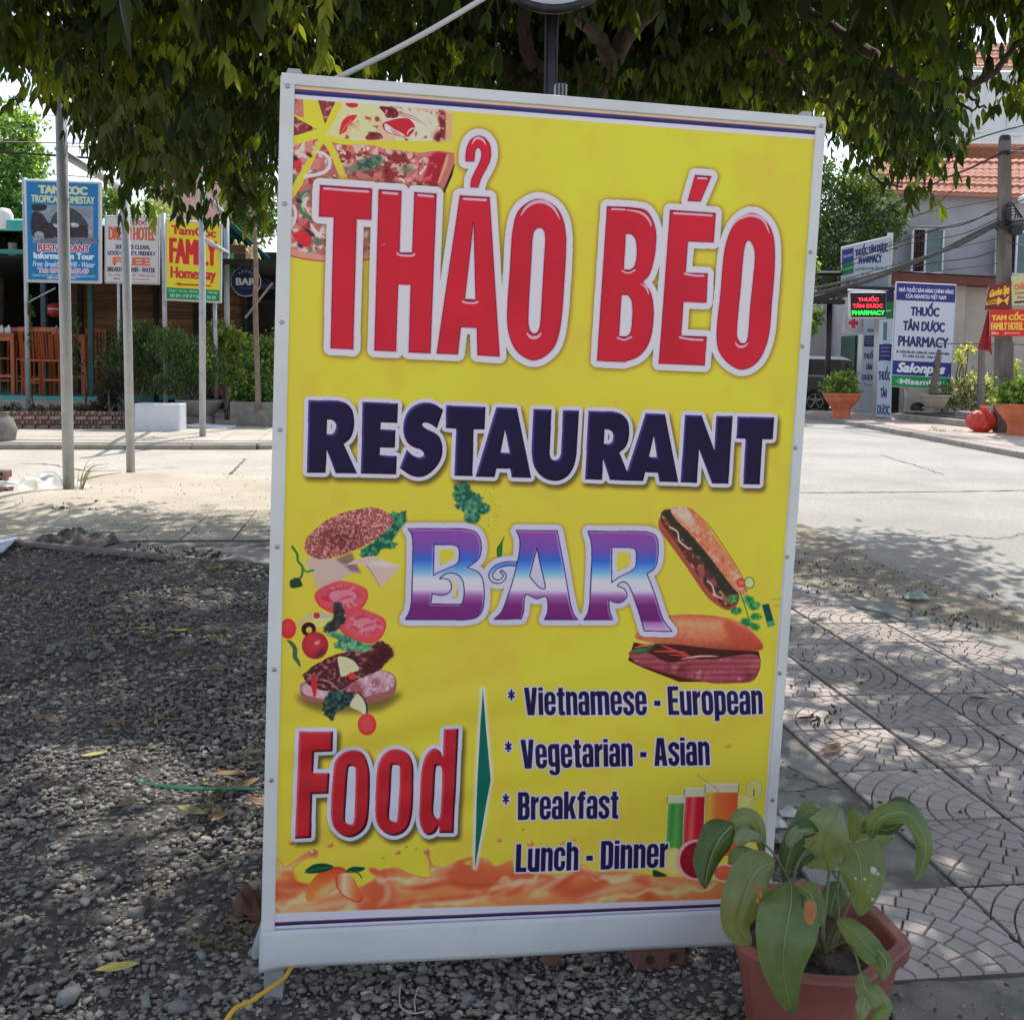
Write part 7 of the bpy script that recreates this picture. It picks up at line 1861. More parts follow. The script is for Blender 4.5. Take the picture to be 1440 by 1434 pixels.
for px, lab in ((2, 'white tissue box at the very left on the orange table'), (12, 'white tissue box with a tilted lid, second from the left edge'), (79, 'white tissue box on the table behind the nearest pipe')):
    c = at(px, 468, 22.5); t = thing('tissue_box', lab, 'box', (c.x, 22.5, zt_ + .006), 'white boxes on the bar tables')
    part('box_body', MB().box((c.x, 22.5, zt_ + .07), (.13, .1, .12), None, .01), m_white, t)
    part('tissue', MB().prism([(c.x - .04, 22.49, zt_ + .13), (c.x + .05, 22.49, zt_ + .13), (c.x + .01, 22.49, zt_ + .19)], (0, .02, 0)), m_white, t)
m_red = M('red_lacquer', (.45, .05, .04), (.38, .04, .035), 5, .45)
c = at(77, 446, 22.9)
l = thing('red_lantern', 'round red lantern hanging by the nearest steel pipe', 'lantern', tuple(c))
part('globe', MB().lathe(c, [(.06, 0), (.17, .08), (.19, .17), (.16, .26), (.06, .32)], 14, close=True), m_red, l, True)
part('band', MB().lathe(c, [(.195, .165), (.197, .175), (.195, .185)], 14), m_white, l)
part('hook_cord', MB().tube([c + Vector((0, 0, .32)), c + Vector((0, 0, 1.2))], .006, 4), m_inner, l)

# plants of the strip
def bush(label, base, blobs, n, size, tones, seed, cat='bush', group=None, name='bush', stems=4, **kw):
    t = thing(name, label, cat, tuple(base), group)
    mb = MB()
    for k in range(stems):
        q = blobs[k % len(blobs)][0]
        mb2 = MB().tube(cr3([Vector(base) + Vector((rnd.uniform(-.06, .06), rnd.uniform(-.06, .06), 0)), (Vector(base) + Vector(q)) / 2 + Vector((rnd.uniform(-.15, .15), 0, 0)), Vector(q)], 3), [.02 - .0012 * i for i in range(7)], 5)
        part('stem', mb2, m_bark, t)
    crown_part(t, blobs, n, size, tones, seed, name='foliage', **kw); return t
Y = 20.6
bush('dark green weeping bush behind the white foam box', gr(172, 598, .12), [(at(175, 500, Y), (.50, .4, .45), 1.3), (at(195, 470, Y), (.42, .4, .35), 1), (at(160, 545, Y), (.35, .3, .4), .7), (at(205, 530, Y), (.35, .3, .45), .8)], 5200, .085, G_DARK + [(.07, .12, .04)], 71, aspect=.28, droop=1.1)
bush('broad feathery green bush growing in the grey bowl planter', (at(275, 560, 20.2).x, 20.2, .45), [(at(262, 500, 20.2), (.58, .45, .40), 1.4), (at(240, 480, 20.2), (.45, .4, .32), 1), (at(290, 515, 20.2), (.35, .4, .45), 1), (at(255, 535, 20.2), (.55, .4, .28), 1)], 7500, .085, G_DARK + G_MID + [(.08, .14, .045)], 72, aspect=.26, droop=1.2)
bush('yellow-green variegated shrub between the two right-hand pipes', gr(320, 590, .12) , [(at(308, 468, 22), (.35, .3, .26), 1.2), (at(335, 490, 22), (.35, .3, .40), 1.2), (at(325, 520, 22), (.4, .3, .3), 1)], 3200, .11, G_YEL + G_LIGHT, 73, aspect=.5)
bush('bright leafy hedge filling the grey trough planter', (at(355, 570, 20.5).x, 20.5, .35), [(at(342, 545, 20.5), (.35, .28, .28), 1), (at(375, 545, 20.5), (.45, .28, .30), 1.2), (at(365, 500, 20.7), (.42, .28, .42), 1.2), (at(395, 500, 20.7), (.42, .28, .55), 1.2), (at(340, 570, 20.4), (.3, .2, .1), .4), (at(378, 570, 20.4), (.35, .2, .1), .4)], 7000, .095, G_LIGHT + G_MID + [(.08, .16, .04)], 74, aspect=.55)
bush('dark reddish shrub at the right end of the brick wall', gr(152, 600, .12), [(at(152, 545, 20.4), (.3, .25, .42), 1), (at(140, 575, 20.4), (.25, .2, .2), .6)], 1800, .08, [(.04, .03, .03), (.06, .04, .04), (.03, .045, .02)], 75, aspect=.3)
bush('sparse low dark plants along the top of the brick wall', (at(60, 580, 20.2).x, 20.2, .3), [(at(px, 572 + (px % 3) * 2, 20.2), (.16, .1, .13), 1) for px in (5, 22, 50, 62, 76, 100, 118, 130)], 2000, .07, [(.035, .04, .025), (.05, .07, .03), (.06, .05, .04)], 76, aspect=.25, stems=8)
bush('climber on the thin post of the blue sign', (at(45, 560, 20.9).x, 20.9, .3), [(at(44, 430, 20.9), (.06, .06, .28), 1), (at(41, 470, 20.9), (.05, .05, .3), .8)], 260, .07, G_MID + G_DARK, 77, stems=1, aspect=.5)
bush('slender green creeper behind the nearest pipe', (at(120, 588, 20.9).x, 20.9, .3), [(at(105, 470, 20.9), (.07, .06, .4), 1), (at(108, 520, 20.9), (.08, .06, .25), .8)], 500, .07, G_MID + G_DARK, 78, stems=2, aspect=.5)
# bowl planter, plinth, trough
m_conc = M('weathered_planter_concrete', (.17, .155, .135), (.25, .235, .21), 7, .95, .004, 60)
c = Vector((at(276, 575, 20.0).x, 20.2, .30))
t = thing('bowl_planter', 'wide shallow grey bowl planter standing on a rough block by the white lid', 'planter', tuple(c))
part('bowl', MB().lathe(c, [(.24, 0), (.30, .03), (.42, .22), (.44, .26), (.46, .27), (.46, .31), (.42, .31), (.39, .24), (0, .22)], 28), m_conc, t, True)
solo('rough_block', MB().box((c.x - .04, 20.2, .20), (.62, .42, .2), Matrix.Rotation(.1, 3, 'Z'), .03), m_conc, 'rough concrete block under the grey bowl planter', 'block')
c = at(368, 590, 19.9); tx0, tx1 = at(325, 588, 20).x, at(420, 588, 20).x
t = thing('trough_planter', 'long low grey concrete trough right of the far steel pipe', 'planter', ((tx0 + tx1) / 2, 20.1, .10))
zt2 = at(350, 565, 20).z
for a, s in ((((tx0 + tx1) / 2, 19.95, (zt2 + .1) / 2), (tx1 - tx0, .07, zt2 - .1)), (((tx0 + tx1) / 2, 21.0, (zt2 + .1) / 2), (tx1 - tx0, .07, zt2 - .1)), ((tx0 + .035, 20.47, (zt2 + .1) / 2), (.07, .98, zt2 - .1)), ((tx1 - .035, 20.47, (zt2 + .1) / 2), (.07, .98, zt2 - .1))):
    part('trough_wall', MB().box(a, s, None, .012), m_conc, t)
part('earth', MB().box(((tx0 + tx1) / 2, 20.47, zt2 - .12), (tx1 - tx0 - .15, .96, .1)), m_soil, t)
# white foam chest and its lid
m_foam = M('white_foam', (.66, .68, .72), (.60, .62, .66), 4, .7, .001, 60)
c = gr(219, 607, .10); a2 = math.radians(3); R3 = Matrix.Rotation(a2, 3, 'Z')
t = thing('foam_chest', 'large white foam ice chest without its lid on the pavement', 'box', tuple(c + Vector((0, .25, 0))))
cc = c + Vector((0, .27, 0)); Wc, Dc, Hc = .80, .44, .50
part('front_side', MB().box(cc + R3 @ Vector((0, -Dc / 2, Hc / 2)), (Wc, .04, Hc), R3, .012), m_foam, t)
part('back_side', MB().box(cc + R3 @ Vector((0, Dc / 2, Hc / 2)), (Wc, .04, Hc), R3, .012), m_foam, t)
for s in (-1, 1): part('end_side', MB().box(cc + R3 @ Vector((s * (Wc / 2 - .02), 0, Hc / 2)), (.04, Dc - .045, Hc), R3, .012), m_foam, t)
part('bottom', MB().box(cc + Vector((0, 0, .03)), (Wc - .09, Dc - .05, .04), R3), m_foam, t)
part('rim_band', MB().box(cc + R3 @ Vector((0, -Dc / 2 - .004, Hc - .03)), (Wc - .02, .05, .03), R3, .008), m_foam, t)
c = gr(293, 603, .10)
solo('foam_slab', MB().box(c + Vector((0, .18, .035)), (.80, .52, .05), Matrix.Rotation(-.15, 3, 'Z') @ Matrix.Rotation(.03, 3, 'Y'), .015), m_foam, 'white foam lid lying flat on the pavement beside the pipe', 'lid')
# red cloths, crumpled plastic
def crumple(name, c, sx, sy, h, mat, label, cat, seed, n=22, group=None, spread=1.0):
    RNG.seed(seed); a = vnoise(n, n * 2, 7, 2); V = []; F = []
    for j in range(n):
        for i in range(2 * n):
            u, v = i / (2 * n - 1) * 2 - 1, j / (n - 1) * 2 - 1
            rr_ = math.hypot(u, v) * (.85 + .35 * a[(j * 3) % n, (i * 2) % (2 * n)])
            z = max(0, 1 - rr_ ** 2) ** .5 if rr_ < 1 else 0
            z = h * z * (.35 + 1.0 * a[j, i] + .5 * math.sin(9 * u + 7 * v + 6 * a[j, i]) * a[i % n, j])
            V.append(Vector(c) + Vector((u * sx * (.8 + .4 * a[j, 0]) * .5, v * sy * .5, max(z, 0) + .004)))
    for j in range(n - 1):
        for i in range(2 * n - 1):
            q = j * 2 * n + i; F.append((q, q + 1, q + 2 * n + 1, q + 2 * n))
    o = solo(name, (V, F), mat, label, cat, group, base=c, smooth=True); return o
m_redcl = M('red_plastic_sheet', (.50, .05, .06), (.42, .04, .05), 5, .45)
m_sheet = M('white_plastic_sheet', (.66, .64, .58), (.58, .55, .48), 3, .5)
crumple('red_bundle', gr(243, 585, .12) + Vector((0, .5, 0)), .55, .5, .32, m_redcl, 'red plastic bundle left of the grey bowl planter', 'bag', 1)
crumple('red_bundle', gr(318, 580, .12) + Vector((0, .3, 0)), .5, .4, .32, m_redcl, 'red plastic bundle behind the far steel pipe', 'bag', 2)
crumple('white_bag', gr(172, 602, .11) + Vector((0, .1, 0)), .38, .3, .16, m_sheet, 'small crumpled pale plastic bag by the foam chest', 'bag', 3)
crumple('plastic_sheet', gr(48, 687, .03), 1.05, 1.0, .13, m_sheet, 'crumpled white plastic sheet lying on the sand at the left', 'plastic sheet', 4, 28)
m_rag = M('dirty_rag', (.06, .052, .045), (.20, .175, .15), 9, .9, .004, 50)
crumple('rag_heap', gr(104, 765, .02) + Vector((0, .05, 0)), .60, .42, .10, m_rag, 'heap of dirty grey-brown rags beside the wooden batten', 'rags', 5, 26)
m_litter = M('leaf_litter', (.06, .045, .035), (.12, .09, .06), 20, .95)
V, F, n_ = foliage([(gr(101, 717, .05), (.30, .14, .012), 1), (gr(240, 782, .02), (.55, .14, .02), 1.5)], 420, .045, 81)
V[:, 2] = np.maximum(V[:, 2], .012); o = part('dry_leaf_litter', (V, F), m_litter, None, False, 'stuff')
# bricks at the very left, batten, board
for i, (px, py, zz, rz) in enumerate(((4, 696, 0, .3), (-4, 690, .09, .15), (2, 672, 0.18, -.1), (-14, 700, 0, .8))):
    c = gr(px, py, .02) if i != 2 else gr(0, 697, .02)
    c = Vector((c.x, c.y, .07 + zz))
    t = thing('loose_brick', ['brick lowest at the left edge of the sand', 'brick lying across the others at the left edge', 'brick on top of the small heap at the left edge', 'brick half outside the picture at the far left'][i], 'brick', tuple(c), 'loose red bricks at the left edge')
    Rq = Matrix.Rotation(rz, 3, 'Z')
    part('brick_body', MB().box(c, (.21, .105, .075), Rq, .006), m_brick, t)
    mbh2 = MB()
    for sx in (-1, 1): mbh2.box(c + Rq @ Vector((sx * .05, -.053, 0)), (.035, .004, .03), Rq)
    part('hole', mbh2, m_hole_shade, t)
m_batten = M('grey_batten', (.16, .14, .12), (.24, .22, .19), 6, .85, .002, 50, stretch=(.5, 5, 5))
a, b_ = gr(20, 762, .04), gr(238, 785, .03)
mb = MB(); dd = (b_ - a); mb.box((a + b_) / 2, (dd.length, .05, .04), Matrix.Rotation(math.atan2(dd.y, dd.x), 3, 'Z'), .006)
solo('batten', mb, m_batten, 'long grey wooden batten along the edge of the gravel', 'plank')
m_blueb = M('pale_blue_board', (.42, .46, .54), (.48, .52, .58), 4, .6)
P = [gr(-40, 757, .05), gr(26, 756, .05), gr(4, 777, .05), gr(-60, 790, .05)]
solo('pale_board', MB().prism(P, (0, 0, .012)), m_blueb, 'pale blue-grey board lying at the left edge of the gravel', 'board')
c = gr(-4, 628, 0)
t = thing('clay_jar', 'grey round jar cut off by the left edge of the picture', 'jar', tuple(c))
part('jar_body', MB().lathe(c, [(.16, 0), (.27, .12), (.30, .28), (.24, .44), (.16, .50), (.18, .54), (.15, .54), (.14, .48)], 20), m_conc, t, True)
part('jar_mouth', MB().lathe(c + Vector((0, 0, .535)), [(.155, 0), (.19, .01), (.155, .02)], 20), m_conc, t, True)
# grass at the foot of the near pipe
m_blade = M('dry_grass', (.22, .24, .10), (.34, .32, .18), 6, .7, trans=.2)
t = thing('grass_tuft', 'tuft of thin dry grass at the foot of the nearest steel pipe', 'grass', tuple(g1))
for k in range(26):
    a = rnd.uniform(0, 6.28); L = rnd.uniform(.18, .5); b0 = g1 + Vector((.07 * math.cos(a) + .05, .07 * math.sin(a), .01)); le = rnd.uniform(.2, .9)
    P = cr3([b0, b0 + Vector((math.cos(a) * L * le * .35, math.sin(a) * L * le * .3, L * .6)), b0 + Vector((math.cos(a) * L * le, math.sin(a) * L * le * .8, L * (1 - .45 * le)))], 3)
    part('blade', MB().tube(P, [.0035, .0035, .003, .003, .0025, .002, .001], 4), m_blade, t)
# slim tree with support, round bar sign, things beyond
m_trunk2 = M('slim_trunk_bark', (.17, .12, .09), (.25, .19, .15), 12, .9, .006, 50)
Yt = 19.9
t = thing('slim_tree', 'slim young tree trunk propped by a slanting stick beside the bar sign', 'tree', (at(364, 560, Yt).x, Yt + .5, .3))
part('trunk', MB().tube(cr3([at(363, 575, Yt), at(362, 530, Yt), at(359, 430, Yt), at(360, 380, Yt), at(357, 320, Yt), at(350, 250, Yt)], 4), [.058, .056, .055, .054, .052, .052, .05, .05, .05, .048, .048, .046, .046, .045, .044, .043, .042, .04, .04, .038, .036], 10), m_trunk2, t, True)
crown_part(t, [(at(352, 235, Yt), (.4, .3, .3), 1)], 160, .13, G_DARK + G_MID, 83)
part('prop_stick', MB().tube([at(345, 447, Yt - .1), at(383, 398, Yt - .1)], .022, 6), m_batten, t)
Yb_ = 22.8
c = at(346, 396, Yb_)
t = thing('bar_sign', 'round dark blue bar sign hanging beside the slim tree trunk', 'sign', tuple(c))
Rb_ = 20 / 1440 * Yb_
mb = MB(); n = 36
vs = [c + Vector((Rb_ * math.cos(2 * PI * k / n), -.03, Rb_ * math.sin(2 * PI * k / n))) for k in range(n)]
o = part('print', MB().add(vs, [tuple(range(n))]), M_image('bar_print', to_image('bar_sign', art_barsign()), .5), t)
uv = o.data.uv_layers.new(name='UVMap')
for l in o.data.loops:
    k = l.vertex_index; uv.data[l.index].uv = (.5 + .5 * math.cos(2 * PI * k / n), .5 + .5 * math.sin(2 * PI * k / n))
part('disc', MB().prism([v + Vector((0, .004, 0)) for v in vs], (0, .05, 0)), m_inner, t)
rim = [c + Vector((Rb_ * 1.02 * math.cos(2 * PI * k / n), -.01, Rb_ * 1.02 * math.sin(2 * PI * k / n))) for k in range(n + 1)]
part('rim', MB().tube(rim, .012, 5), m_white, t)
part('bracket', MB().tube([c + Vector((0, .02, Rb_)), c + Vector((.1, .02, Rb_ + .35))], .015, 5), m_steel, t)
m_gold = M('gold_tinsel', (.75, .50, .12), (.55, .28, .06), 22, .5, .01, 30, c3=(.75, .68, .5), s3=14, t3=(.5, .6))
crumple('golden_garland', at(340, 365, 24), .8, .4, .34, m_gold, 'golden garland glittering above the bar sign', 'garland', 14)
m_purple = M('violet_umbrella', (.12, .10, .24), (.16, .14, .30), 5, .8); m_green = M('green_awning_cloth', (.05, .30, .14), (.08, .38, .18), 5, .8, trans=.2)
P = [at(318, 400, 23.2), at(336, 370, 23.2), at(346, 374, 23.4), at(334, 404, 23.4)]
solo('green_pennant', MB().prism([at(312, 360, 23.1), at(328, 356, 23.1), at(331, 402, 23.1), at(313, 400, 23.1)], (0, .02, 0)), m_green, 'green cloth hanging right of the yellow homestay sign', 'cloth')
t = thing('violet_umbrella', 'dark violet umbrella behind the bar sign', 'umbrella', tuple(at(350, 440, 25)))
ap = at(334, 372, 25)
rimp = [ap + Vector((1.15 * math.cos(2 * PI * k / 8), 1.15 * math.sin(2 * PI * k / 8), -.52)) for k in range(8)]
part('canopy', MB().add([ap] + rimp, [(0, 1 + k, 1 + (k + 1) % 8) for k in range(8)]), m_purple, t)
part('shaft', MB().tube([ap, ap + Vector((0, 0, -2.2))], .02, 6), m_steel, t)
# dark low building behind the hedge
t = thing('dark_shop', 'dark shop front in shadow behind the bar sign and hedge', 'building', (-5.6, 27, .1))
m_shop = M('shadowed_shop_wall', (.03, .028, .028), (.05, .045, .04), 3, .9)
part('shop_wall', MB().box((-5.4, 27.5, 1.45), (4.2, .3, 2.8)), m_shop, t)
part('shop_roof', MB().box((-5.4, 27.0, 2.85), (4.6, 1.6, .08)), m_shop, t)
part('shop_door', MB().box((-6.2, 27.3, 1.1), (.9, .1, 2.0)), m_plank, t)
# a pink-walled house far behind, glimpsed through the leaves
m_pink = M('pink_render', (.50, .30, .26), (.56, .36, .32), 2, .9); m_redroof = M('terracotta_roof', (.42, .16, .10), (.52, .24, .16), 6, .9)
t = thing('pink_house', 'pink house with a red roof glimpsed through leaves at the upper left', 'house', tuple(at(265, 330, 48)))
a, b_ = at(215, 140, 48), at(330, 400, 48)
part('wall', MB().box(((a.x + b_.x) / 2, 50, (a.z) / 2), (b_.x - a.x, 4, a.z)), m_pink, t)
part('roof', MB().prism([(a.x - .4, 47.6, a.z), (b_.x + .4, 47.6, a.z), (b_.x - .8, 50, a.z + 1.3), (a.x + .8, 50, a.z + 1.3)], (0, .2, 0)), m_redroof, t)
part('window', MB().box(((a.x + b_.x) / 2, 47.97, a.z - 1.4), (1.0, .1, 1.2)), m_inner, t)
# thin cables across the left sky
m_wire = M('black_cable', (.012, .012, .013), rough=.6)
for i, (pts, r) in enumerate((([(-20, 199, 16), (120, 202, 18), (300, 206, 20)], .010), ([(-20, 160, 30), (160, 165, 30), (400, 172, 30)], .012), ([(-20, 205, 30), (160, 207, 30), (400, 212, 30)], .012), ([(-20, 212, 20), (150, 224, 20), (400, 240, 20)], .022), ([(20, 240, 26), (160, 252, 26), (380, 262, 26)], .012))):
    P = cr3([at(*q) for q in pts], 6)
    solo('overhead_wire', MB().tube(P, r, 5), m_wire, 'thin dark wire crossing the sky at the upper left', 'cable', 'wires across the upper left sky')
# ================================================================== RIGHT: HOUSES, PHARMACY, STREET FURNITURE
m_greywall = M('grey_render', (.34, .34, .36), (.40, .40, .42), 1.2, .9, .003, 40, c3=(.26, .26, .28), s3=.8, t3=(.58, .75), coords='World')
m_palewall = M('pale_blue_render', (.60, .66, .68), (.68, .73, .74), 1.0, .85, coords='World')
m_beige = M('beige_render', (.40, .36, .31), (.47, .43, .38), 1.5, .9, .004, 50, coords='World', c3=(.30, .27, .23), s3=1.1, t3=(.55, .75))
m_tile = M('roof_tile', (.44, .17, .11), (.55, .27, .19), 9, .85, c3=(.40, .16, .11), s3=22, t3=(.55, .65))
m_glass = M('window_glass', (.035, .075, .08), (.06, .11, .115), 2, .12, spec=.6)
m_dark = M('opening_dark', (.012, .012, .014), rough=.9)
m_frame = M('white_window_frame', (.66, .68, .70), rough=.5)
def tiled_roof(parent, A, B_, C_, D_, rows, pitch, name='roof_tiles'):
    """A-B eave, D-C ridge. Courses of rounded tiles, each course lapping the one below."""
    A, B_, C_, D_ = (Vector(p) for p in (A, B_, C_, D_)); L = (B_ - A).length; n = int(L / pitch) * 4
    nor = (B_ - A).cross(D_ - A).normalized()
    if nor.z < 0: nor = -nor
    V = []; F = []
    for r_ in range(rows):
        for e, lift in ((0, .055), (1.06, .0)):
            t = min(1, (r_ + e) / rows)
            a, b_ = A.lerp(D_, t), B_.lerp(C_, t)
            for i in range(n + 1):
                s = i / n; V.append(a.lerp(b_, s) + nor * (lift + .045 * abs(math.sin(s * L / pitch * PI + (r_ % 2) * .25))))
        o = r_ * 2 * (n + 1)
        for i in range(n): F.append((o + i, o + i + 1, o + n + 2 + i, o + n + 1 + i))
        # front lip of the course
        o2 = len(V)
        for i in range(n + 1): V.append(V[o + i] - nor * .055)
        for i in range(n): F.append((o2 + i, o2 + i + 1, o + i + 1, o + i))
    return part(name, (V, F), m_tile, parent, False, 'stuff')
# grey house with tiled roof
m_brown = M('brown_fascia', (.13, .04, .03), (.17, .055, .04), 4, .7)
Yh = 34
h = thing('grey_house', 'grey rendered house with a long red tiled roof behind the pharmacy', 'house', (15, Yh + 3, .1))
eL, eR = at(1222, 271, Yh + .5), at(1560, 282, Yh)
wl_, wr_ = at(1150, 300, Yh + .6), at(1560, 300, Yh + .1)
part('front_wall', MB().prism([(eL.x, Yh + .6, 0), (eR.x, Yh + .1, 0), (eR.x, Yh + .1, eR.z + .1), (eL.x, Yh + .6, eL.z + .1)], (0, .25, 0)), m_greywall, h)
part('body', MB().prism([(eL.x + .1, Yh + .9, 0), (eR.x - .1, Yh + .5, 0), (eR.x - .1, Yh + .5, eR.z), (eL.x + .1, Yh + .9, eL.z)], (0, 7, 0)), m_greywall, h)
rL, rR = at(1238, 204, Yh + 4), at(1560, 207, Yh + 4)
tiled_roof(h, eL + Vector((-.3, -.35, 0)), eR + Vector((.3, -.35, 0)), rR, rL, 13, .24)
part('ridge', MB().tube([rL, rR], .10, 8), m_tile, h, True)
part('gutter', MB().tube([eL + Vector((-.3, -.4, -.04)), eR + Vector((.3, -.4, -.04))], .045, 6), m_redroof, h)
part('back_slope', MB().quad(rL, rR, rR + Vector((0, 4, -1.7)), rL + Vector((0, 4, -1.7))), m_tile, h)
def window(parent, x0, y0, x1, y1, Y, split=.5, bars=True, wf=.055):
    a, c = at(x0, y0, Y), at(x1, y1, Y); w, hh = c.x - a.x, a.z - c.z; cx, cz = (a.x + c.x) / 2, (a.z + c.z) / 2
    f = part('window', MB().box((cx, Y + .05, cz), (w, .06, hh)), m_dark, parent)
    for q in (((cx, Y - .02, a.z), (w + wf, .08, wf)), ((cx, Y - .02, c.z), (w + wf, .08, wf)), ((a.x, Y - .02, cz), (wf, .08, hh)), ((c.x, Y - .02, cz), (wf, .08, hh))):
        part('frame', MB().box(*q), m_frame, f)
    xs = a.x + w * split
    part('frame', MB().box((xs, Y - .02, cz), (wf, .07, hh - wf)), m_frame, f)
    part('pane', MB().box(((xs + c.x) / 2, Y - .01, cz), (c.x - xs - wf, .02, hh - wf)), m_glass, f)
    if bars:
        for k in range(1, 4): part('bar', MB().box((a.x + (xs - a.x) * k / 4, Y, cz), (.02, .02, hh - wf)), m_brown, f)
        for k in range(1, 4): part('bar', MB().box(((a.x + xs) / 2, Y + .004, c.z + hh * k / 4), (xs - a.x, .016, .02)), m_brown, f)
    return f
window(h, 1284, 322, 1324, 384, Yh - .02, .42)
window(h, 1402, 326, 1450, 386, Yh - .3, .55)
mb = MB().box(at(1304, 319, Yh - .1), (1.15, .35, .05)); part('window_hood', mb, m_greywall, h)
o = solo('street_lamp_head', MB().lathe(at(1440, 279, 30), [(.02, .1), (.12, .05), (.17, -.04), (.12, -.12), (0, -.14)], 14), m_white, 'round white lamp under the tiled eave at the right edge', 'lamp', smooth=True)
part('door', MB().box((11.79, 36.1, 1.25), (.1, 1.5, 2.5)), M('dark_green_door', (.02, .06, .05), (.03, .08, .065), 4, .5), h)
# tall pale house behind
Yp = 56
p_ = thing('pale_house', 'tall pale blue house with mouldings and red roof at the upper right', 'house', tuple(at(1400, 400, Yp)))
a, c = at(1318, 100, Yp), at(1540, 240, Yp)
part('front_wall', MB().box(((a.x + c.x) / 2, Yp + 3, a.z / 2), (c.x - a.x, 6, a.z)), m_palewall, p_)
def slab(x0, y0, x1, y1, d=.15, mat=m_palewall, name='moulding'):
    q0, q1 = at(x0, y0, Yp), at(x1, y1, Yp)
    part(name, MB().box(((q0.x + q1.x) / 2, Yp - d / 2, (q0.z + q1.z) / 2), (abs(q1.x - q0.x), d, abs(q0.z - q1.z)), None, .02), mat, p_)
slab(1318, 96, 1540, 102, .35, m_palewall, 'cornice'); slab(1318, 113, 1540, 116, .12, m_palewall, 'string_course')
for x0, x1 in ((1368, 1380), (1418, 1430), (1355, 1358)): slab(x0, 118, x1, 181, .14, m_palewall, 'pilaster')
for x0, x1, y in ((1330, 1352, 183), (1360, 1380, 183), (1412, 1434, 188)): slab(x0, y, x1, y + 5, .35, m_palewall, 'ledge')
for x0, x1 in ((1363, 1378), (1415, 1432)): slab(x0, 188, x1, 212, .12, m_palewall, 'pier')
slab(1326, 135, 1344, 182, .05, m_dark, 'window'); slab(1328, 150, 1342, 152, .08, m_frame, 'glazing_bar')
slab(1428, 116, 1446, 128, .05, m_glass, 'window')
tiled_roof(p_, at(1346, 92, Yp - .5), at(1500, 98, Yp - .5), at(1470, 40, Yp + 3), at(1372, 50, Yp + 3), 9, .30)
# annex with brown eave behind the pharmacy sign
Ya = 30
an = thing('pharmacy_annex', 'low beige building with a brown sloping eave behind the large pharmacy sign', 'building', (14.2, Ya + 2, .1))
a, c = at(1256, 392, Ya), at(1560, 400, Ya)
m_panel = m_beige
xs = [1256, 1344, 1500, 1560]
px0 = at(1262, 400, Ya).x; px1 = at(1344, 400, Ya).x; px2 = at(1560, 400, Ya).x
zt3 = at(1350, 395, Ya).z
part('left_wall', MB().box(((px0 + px1) / 2, Ya + .6, zt3 / 2), (px1 - px0, .2, zt3)), m_beige, an)
part('pier', MB().box((px1 + .16, Ya + .3, zt3 / 2), (.32, .5, zt3)), m_beige, an)
part('right_wall', MB().box(((px1 + .32 + px2) / 2, Ya + .5, zt3 / 2), (px2 - px1 - .32, .2, zt3)), m_beige, an)
part('eave', MB().prism([at(1256, 396, Ya - .4), at(1256, 383, Ya - .4), at(1406, 391, Ya - .4), at(1560, 398, Ya - .4), at(1560, 410, Ya - .4), at(1406, 402, Ya - .4)], (0, 1.4, 0)), m_brown, an)
part('roof_sheet', MB().quad(at(1250, 381, Ya - .5), at(1560, 397, Ya - .5), at(1560, 397, Ya - .5) + Vector((0, 4.5, .35)), at(1250, 381, Ya - .5) + Vector((0, 4.5, .35))), m_greywall, an)
part('drain_pipe', MB().tube([at(1273, 405, Ya + .3), at(1272, 575, Ya + .3)], .05, 8), m_steel, an)
part('doorway', MB().box((at(1266, 500, Ya).x, Ya + .47, 1.2), (.35, .1, 2.2)), m_dark, an)
# side wall of the next house under the canopy
t = thing('light_grey_wall', 'light grey house wall behind the parked car', 'wall', tuple(at(1180, 560, 38)))
a, c = at(1100, 428, 38), at(1262, 428, 38)
part('wall_face', MB().box(((a.x + c.x) / 2, 38.3, a.z / 2), (c.x - a.x, .4, a.z)), m_greywall, t)
# canopy: black steel
m_black = M('black_painted_steel', (.012, .011, .012), (.02, .018, .018), 8, .45)
cn = thing('black_canopy', 'black steel canopy with a post in front of the pharmacy', 'canopy', tuple(at(1166, 575, 28)))
Yc = 28
part('canopy_post', MB().tube([at(1162, 577, Yc), at(1167, 424, Yc)], .075, 10), m_black, cn, True)
part('post_head', MB().box(at(1168, 425, Yc), (.65, .4, .12)), m_black, cn)
part('canopy_slope', MB().prism([at(1120, 425, Yc - .3), at(1194, 402, Yc - .3), at(1262, 404, Yc - .3), at(1262, 409, Yc - .3), at(1196, 411, Yc - .3), at(1120, 436, Yc - .3)], (0, 2.6, 0)), m_black, cn)
part('canopy_beam', MB().tube([at(1130, 384, Yc + .5), at(1184, 384, Yc + .5)], .06, 4), m_black, cn)
for q in (((1158, 384), (1157, 420)), ((1175, 384), (1162, 414)), ((1172, 386), (1184, 408))):
    part('canopy_strut', MB().tube([at(*q[0], Yc + .5), at(*q[1], Yc + .5)], .035, 4), m_black, cn)
part('fascia_strip', MB().tube([at(1192, 408, Yc - .35), at(1262, 411, Yc - .35)], .035, 4), m_alu, cn)
